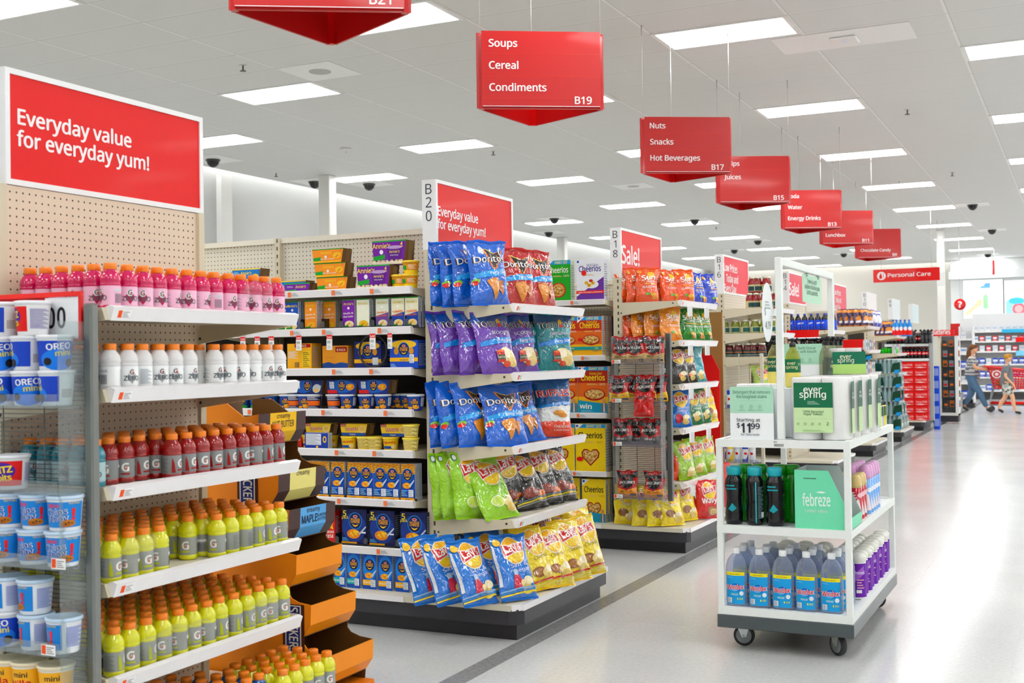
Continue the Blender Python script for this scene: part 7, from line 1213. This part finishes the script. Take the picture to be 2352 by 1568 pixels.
    V3, E3, R3 = [(.0, 0, .6*H)], [], [(.084*H*b, .104*H*b)]
    for s, (kn, an, toe) in zip((-1, 1), legs):
        if shorts: chain(V3, E3, R3, 0, [((.0, s*.05*H, .46*H), .078*H*b), ((kn[0]*.85*H, s*kn[1]*1.02*H, (kn[2]+.035)*H), .068*H)])
        else: chain(V3, E3, R3, 0, [((.0, s*.05*H, .46*H), .069*H*b), ((kn[0]*H, s*kn[1]*H, kn[2]*H), .05*H), (((kn[0]+an[0])/2*H, s*.047*H, (kn[2]+an[2])/2*H), .045*H), ((an[0]*H, s*an[1]*H, (an[2]+.015)*H), .036*H)])
    vs, fs_ = skin(V3, E3, R3); pm = MB(); rr = random.Random(2)
    for f in fs_:
        p = vs[f[0]]; n = noise.noise(p*16); c = lower[0] if len(lower) == 1 else lower[0 if n < -.12 else 1 if n < .15 else 2]; pm.f.append(list(f)); pm.c.append(lin(c)); pm.sm.append(True)
    pm.v = vs; pm.build('shorts' if shorts else 'jeans', 'cloth', t)
    for s, (kn, an, toe) in zip((-1, 1), legs):
        a = Vector((an[0]*H, s*an[1]*H, an[2]*H)); q = Vector((toe[0]*H, s*toe[1]*H, toe[2]*H)); d = (q-a); vs, fs_ = skin([tuple(a+Vector((-.012*H, 0, -.012*H))), tuple(a+d*.5+Vector((0, 0, -.008*H))), tuple(q+d*.25)], [(0, 1), (1, 2)], [(.03*H, .028*H), (.028*H, .027*H), (.018*H, .024*H)])
        mz = min(v.z for v in vs); MB().add(vs, fs_, shoe, True).build('shoe', 'plastic', t)
    return t
person('woman in striped top and blue jeans walking, pushing a red shopping cart', (-2.27, 28.4, 0), 1.5, (((0), (.05, .125, .655), (.15, .11, .63), (1, 0, -.1)), ((0), (.07, .125, .66), (.17, .11, .635), (1, 0, -.1))),
       (((.11, .048, .29), (.2, .045, .055), (.27, .045, .02)), ((-.0, .048, .28), (-.12, .045, .085), (-.07, .045, .028))), 'd9a98c', '6a4a34', True, ('c9c9ca', '6f7074'), ('5a7590',), False, '4a4648', .05)
person('boy in grey shirt and camouflage shorts walking in front of the red cart', (-1.5, 27.5, 0), 1.28, (((0), (-.02, .125, .63), (.08, .1, .52), (.6, 0, -.8)), ((0), (.0, .125, .63), (.05, .13, .49), (.4, 0, -.9))),
       (((.09, .05, .29), (.13, .048, .055), (.2, .048, .02)), ((-.02, .05, .28), (-.13, .048, .09), (-.07, .048, .035))), 'e0b294', 'b98d50', False, ('75797e',), ('5d6058', 'a9aba4', 'd6d7d2'), True, '26262a', .05, 1.02)
sc_ = thing('shopping_cart', 'red plastic shopping cart with white ring emblem pushed by the woman', 'shopping cart', (-1.93, 28.4, 0)); m = MB(); CR = 'cc1730'
def P4(u, v, top):    # corner points of the tapering basket
    x0, x1, hw = (.02, .98, .28) if top else (.14, .86, .21); z = (1.0-.1*u) if top else .52
    return (x0+(x1-x0)*u, -hw+2*hw*v, z)
def lat(f, nu, nv, r=.009):
    for i in range(nu+1): m.tube([f(i/nu, 0), f(i/nu, 1)], r, CR, 4)
    for j in range(nv+1): m.tube([f(0, j/nv), f(1, j/nv)], r, CR, 4)
mixp = lambda a, b, t: tuple(a[i]+(b[i]-a[i])*t for i in range(3))
for v in (0, 1): lat(lambda a, b, v=v: mixp(P4(a, v, 0), P4(a, v, 1), b), 15, 8, .012)
for u in (0, 1): lat(lambda a, b, u=u: mixp(P4(u, a, 0), P4(u, a, 1), b), 9, 8, .012)
lat(lambda a, b: P4(a, b, 0), 12, 8); 
for v in (0, 1): m.tube([P4(0, v, 1), P4(1, v, 1)], .028, CR, 6)
for u in (0, 1): m.tube([P4(u, 0, 1), P4(u, 1, 1)], .028, CR, 6)
m.build('basket', 'gloss', sc_); MB().tube([(-.06, -.25, 1.02), (-.06, .25, 1.02)], .02, CR, 8).tube([(-.06, -.24, 1.02), (.04, -.26, .98)], .018, CR, 6).tube([(-.06, .24, 1.02), (.04, .26, .98)], .018, CR, 6).build('handle', 'gloss', sc_)
m = MB()
for s in (-.2, .2): m.tube([(.1, s, .5), (.02, s, .16), (.9, s*.8, .15)], .016, '8f9496', 6).tube([(.3, s, .5), (.36, s, .16)], .014, '8f9496', 6).tube([(.05, s*1.05, .2), (.88, s*.8, .19)], .026, CR, 6)
m.build('frame', 'metal', sc_); em = MB(); art(em, [('e', .2, .84, .1, .09, 'f0e6e6'), ('e', .2, .84, .07, .062, 'cc1730'), ('e', .2, .84, .04, .035, 'f0e6e6')], lambda a, b, o: (a, -.285+(.98-b)*.146-.0-o-.012, b), 0, .004, .01); em.build('emblem', 'card', sc_)
for x, s in ((.06, -.2), (.06, .2), (.86, -.16), (.86, .16)): MB().lathe([(.001, -.018), (.055, -.018), (.06, -.01), (.06, .01), (.055, .018), (.001, .018)], '3a3a3c', 16, M=Matrix.Translation((x, s, .061)) @ Matrix.Rotation(PI/2, 4, 'X')).tube([(x, s, .06), (x, s, .17)], .014, '8a8d90', 6).build('caster', 'rubber', sc_)
gb = MB().bbox(-.14, -.1, 0, .14, .1, .22, 'd8dadb', .02).build('grocery_box', 'card'); tag(gb, 'pale box riding in the red shopping cart', 'box'); gb.location = (-1.3, 28.42, .545); gt = MB().ball((0, 0, .09), (.15, .12, .09), '5a8a3a', 12, 8).build('grocery_bag', 'cloth'); tag(gt, 'green bundle riding in the red shopping cart', 'bag'); gt.location = (-1.62, 28.4, .545)
# ---------------------------------------------------------------- drop the patterns that were never placed
for P in Proto.every:
    if not P.used and P.root.users_collection and P.root.location.length < 1e-6 and P.root.parent is None:
        for o in list(P.root.children): bpy.data.objects.remove(o)
        bpy.data.objects.remove(P.root)
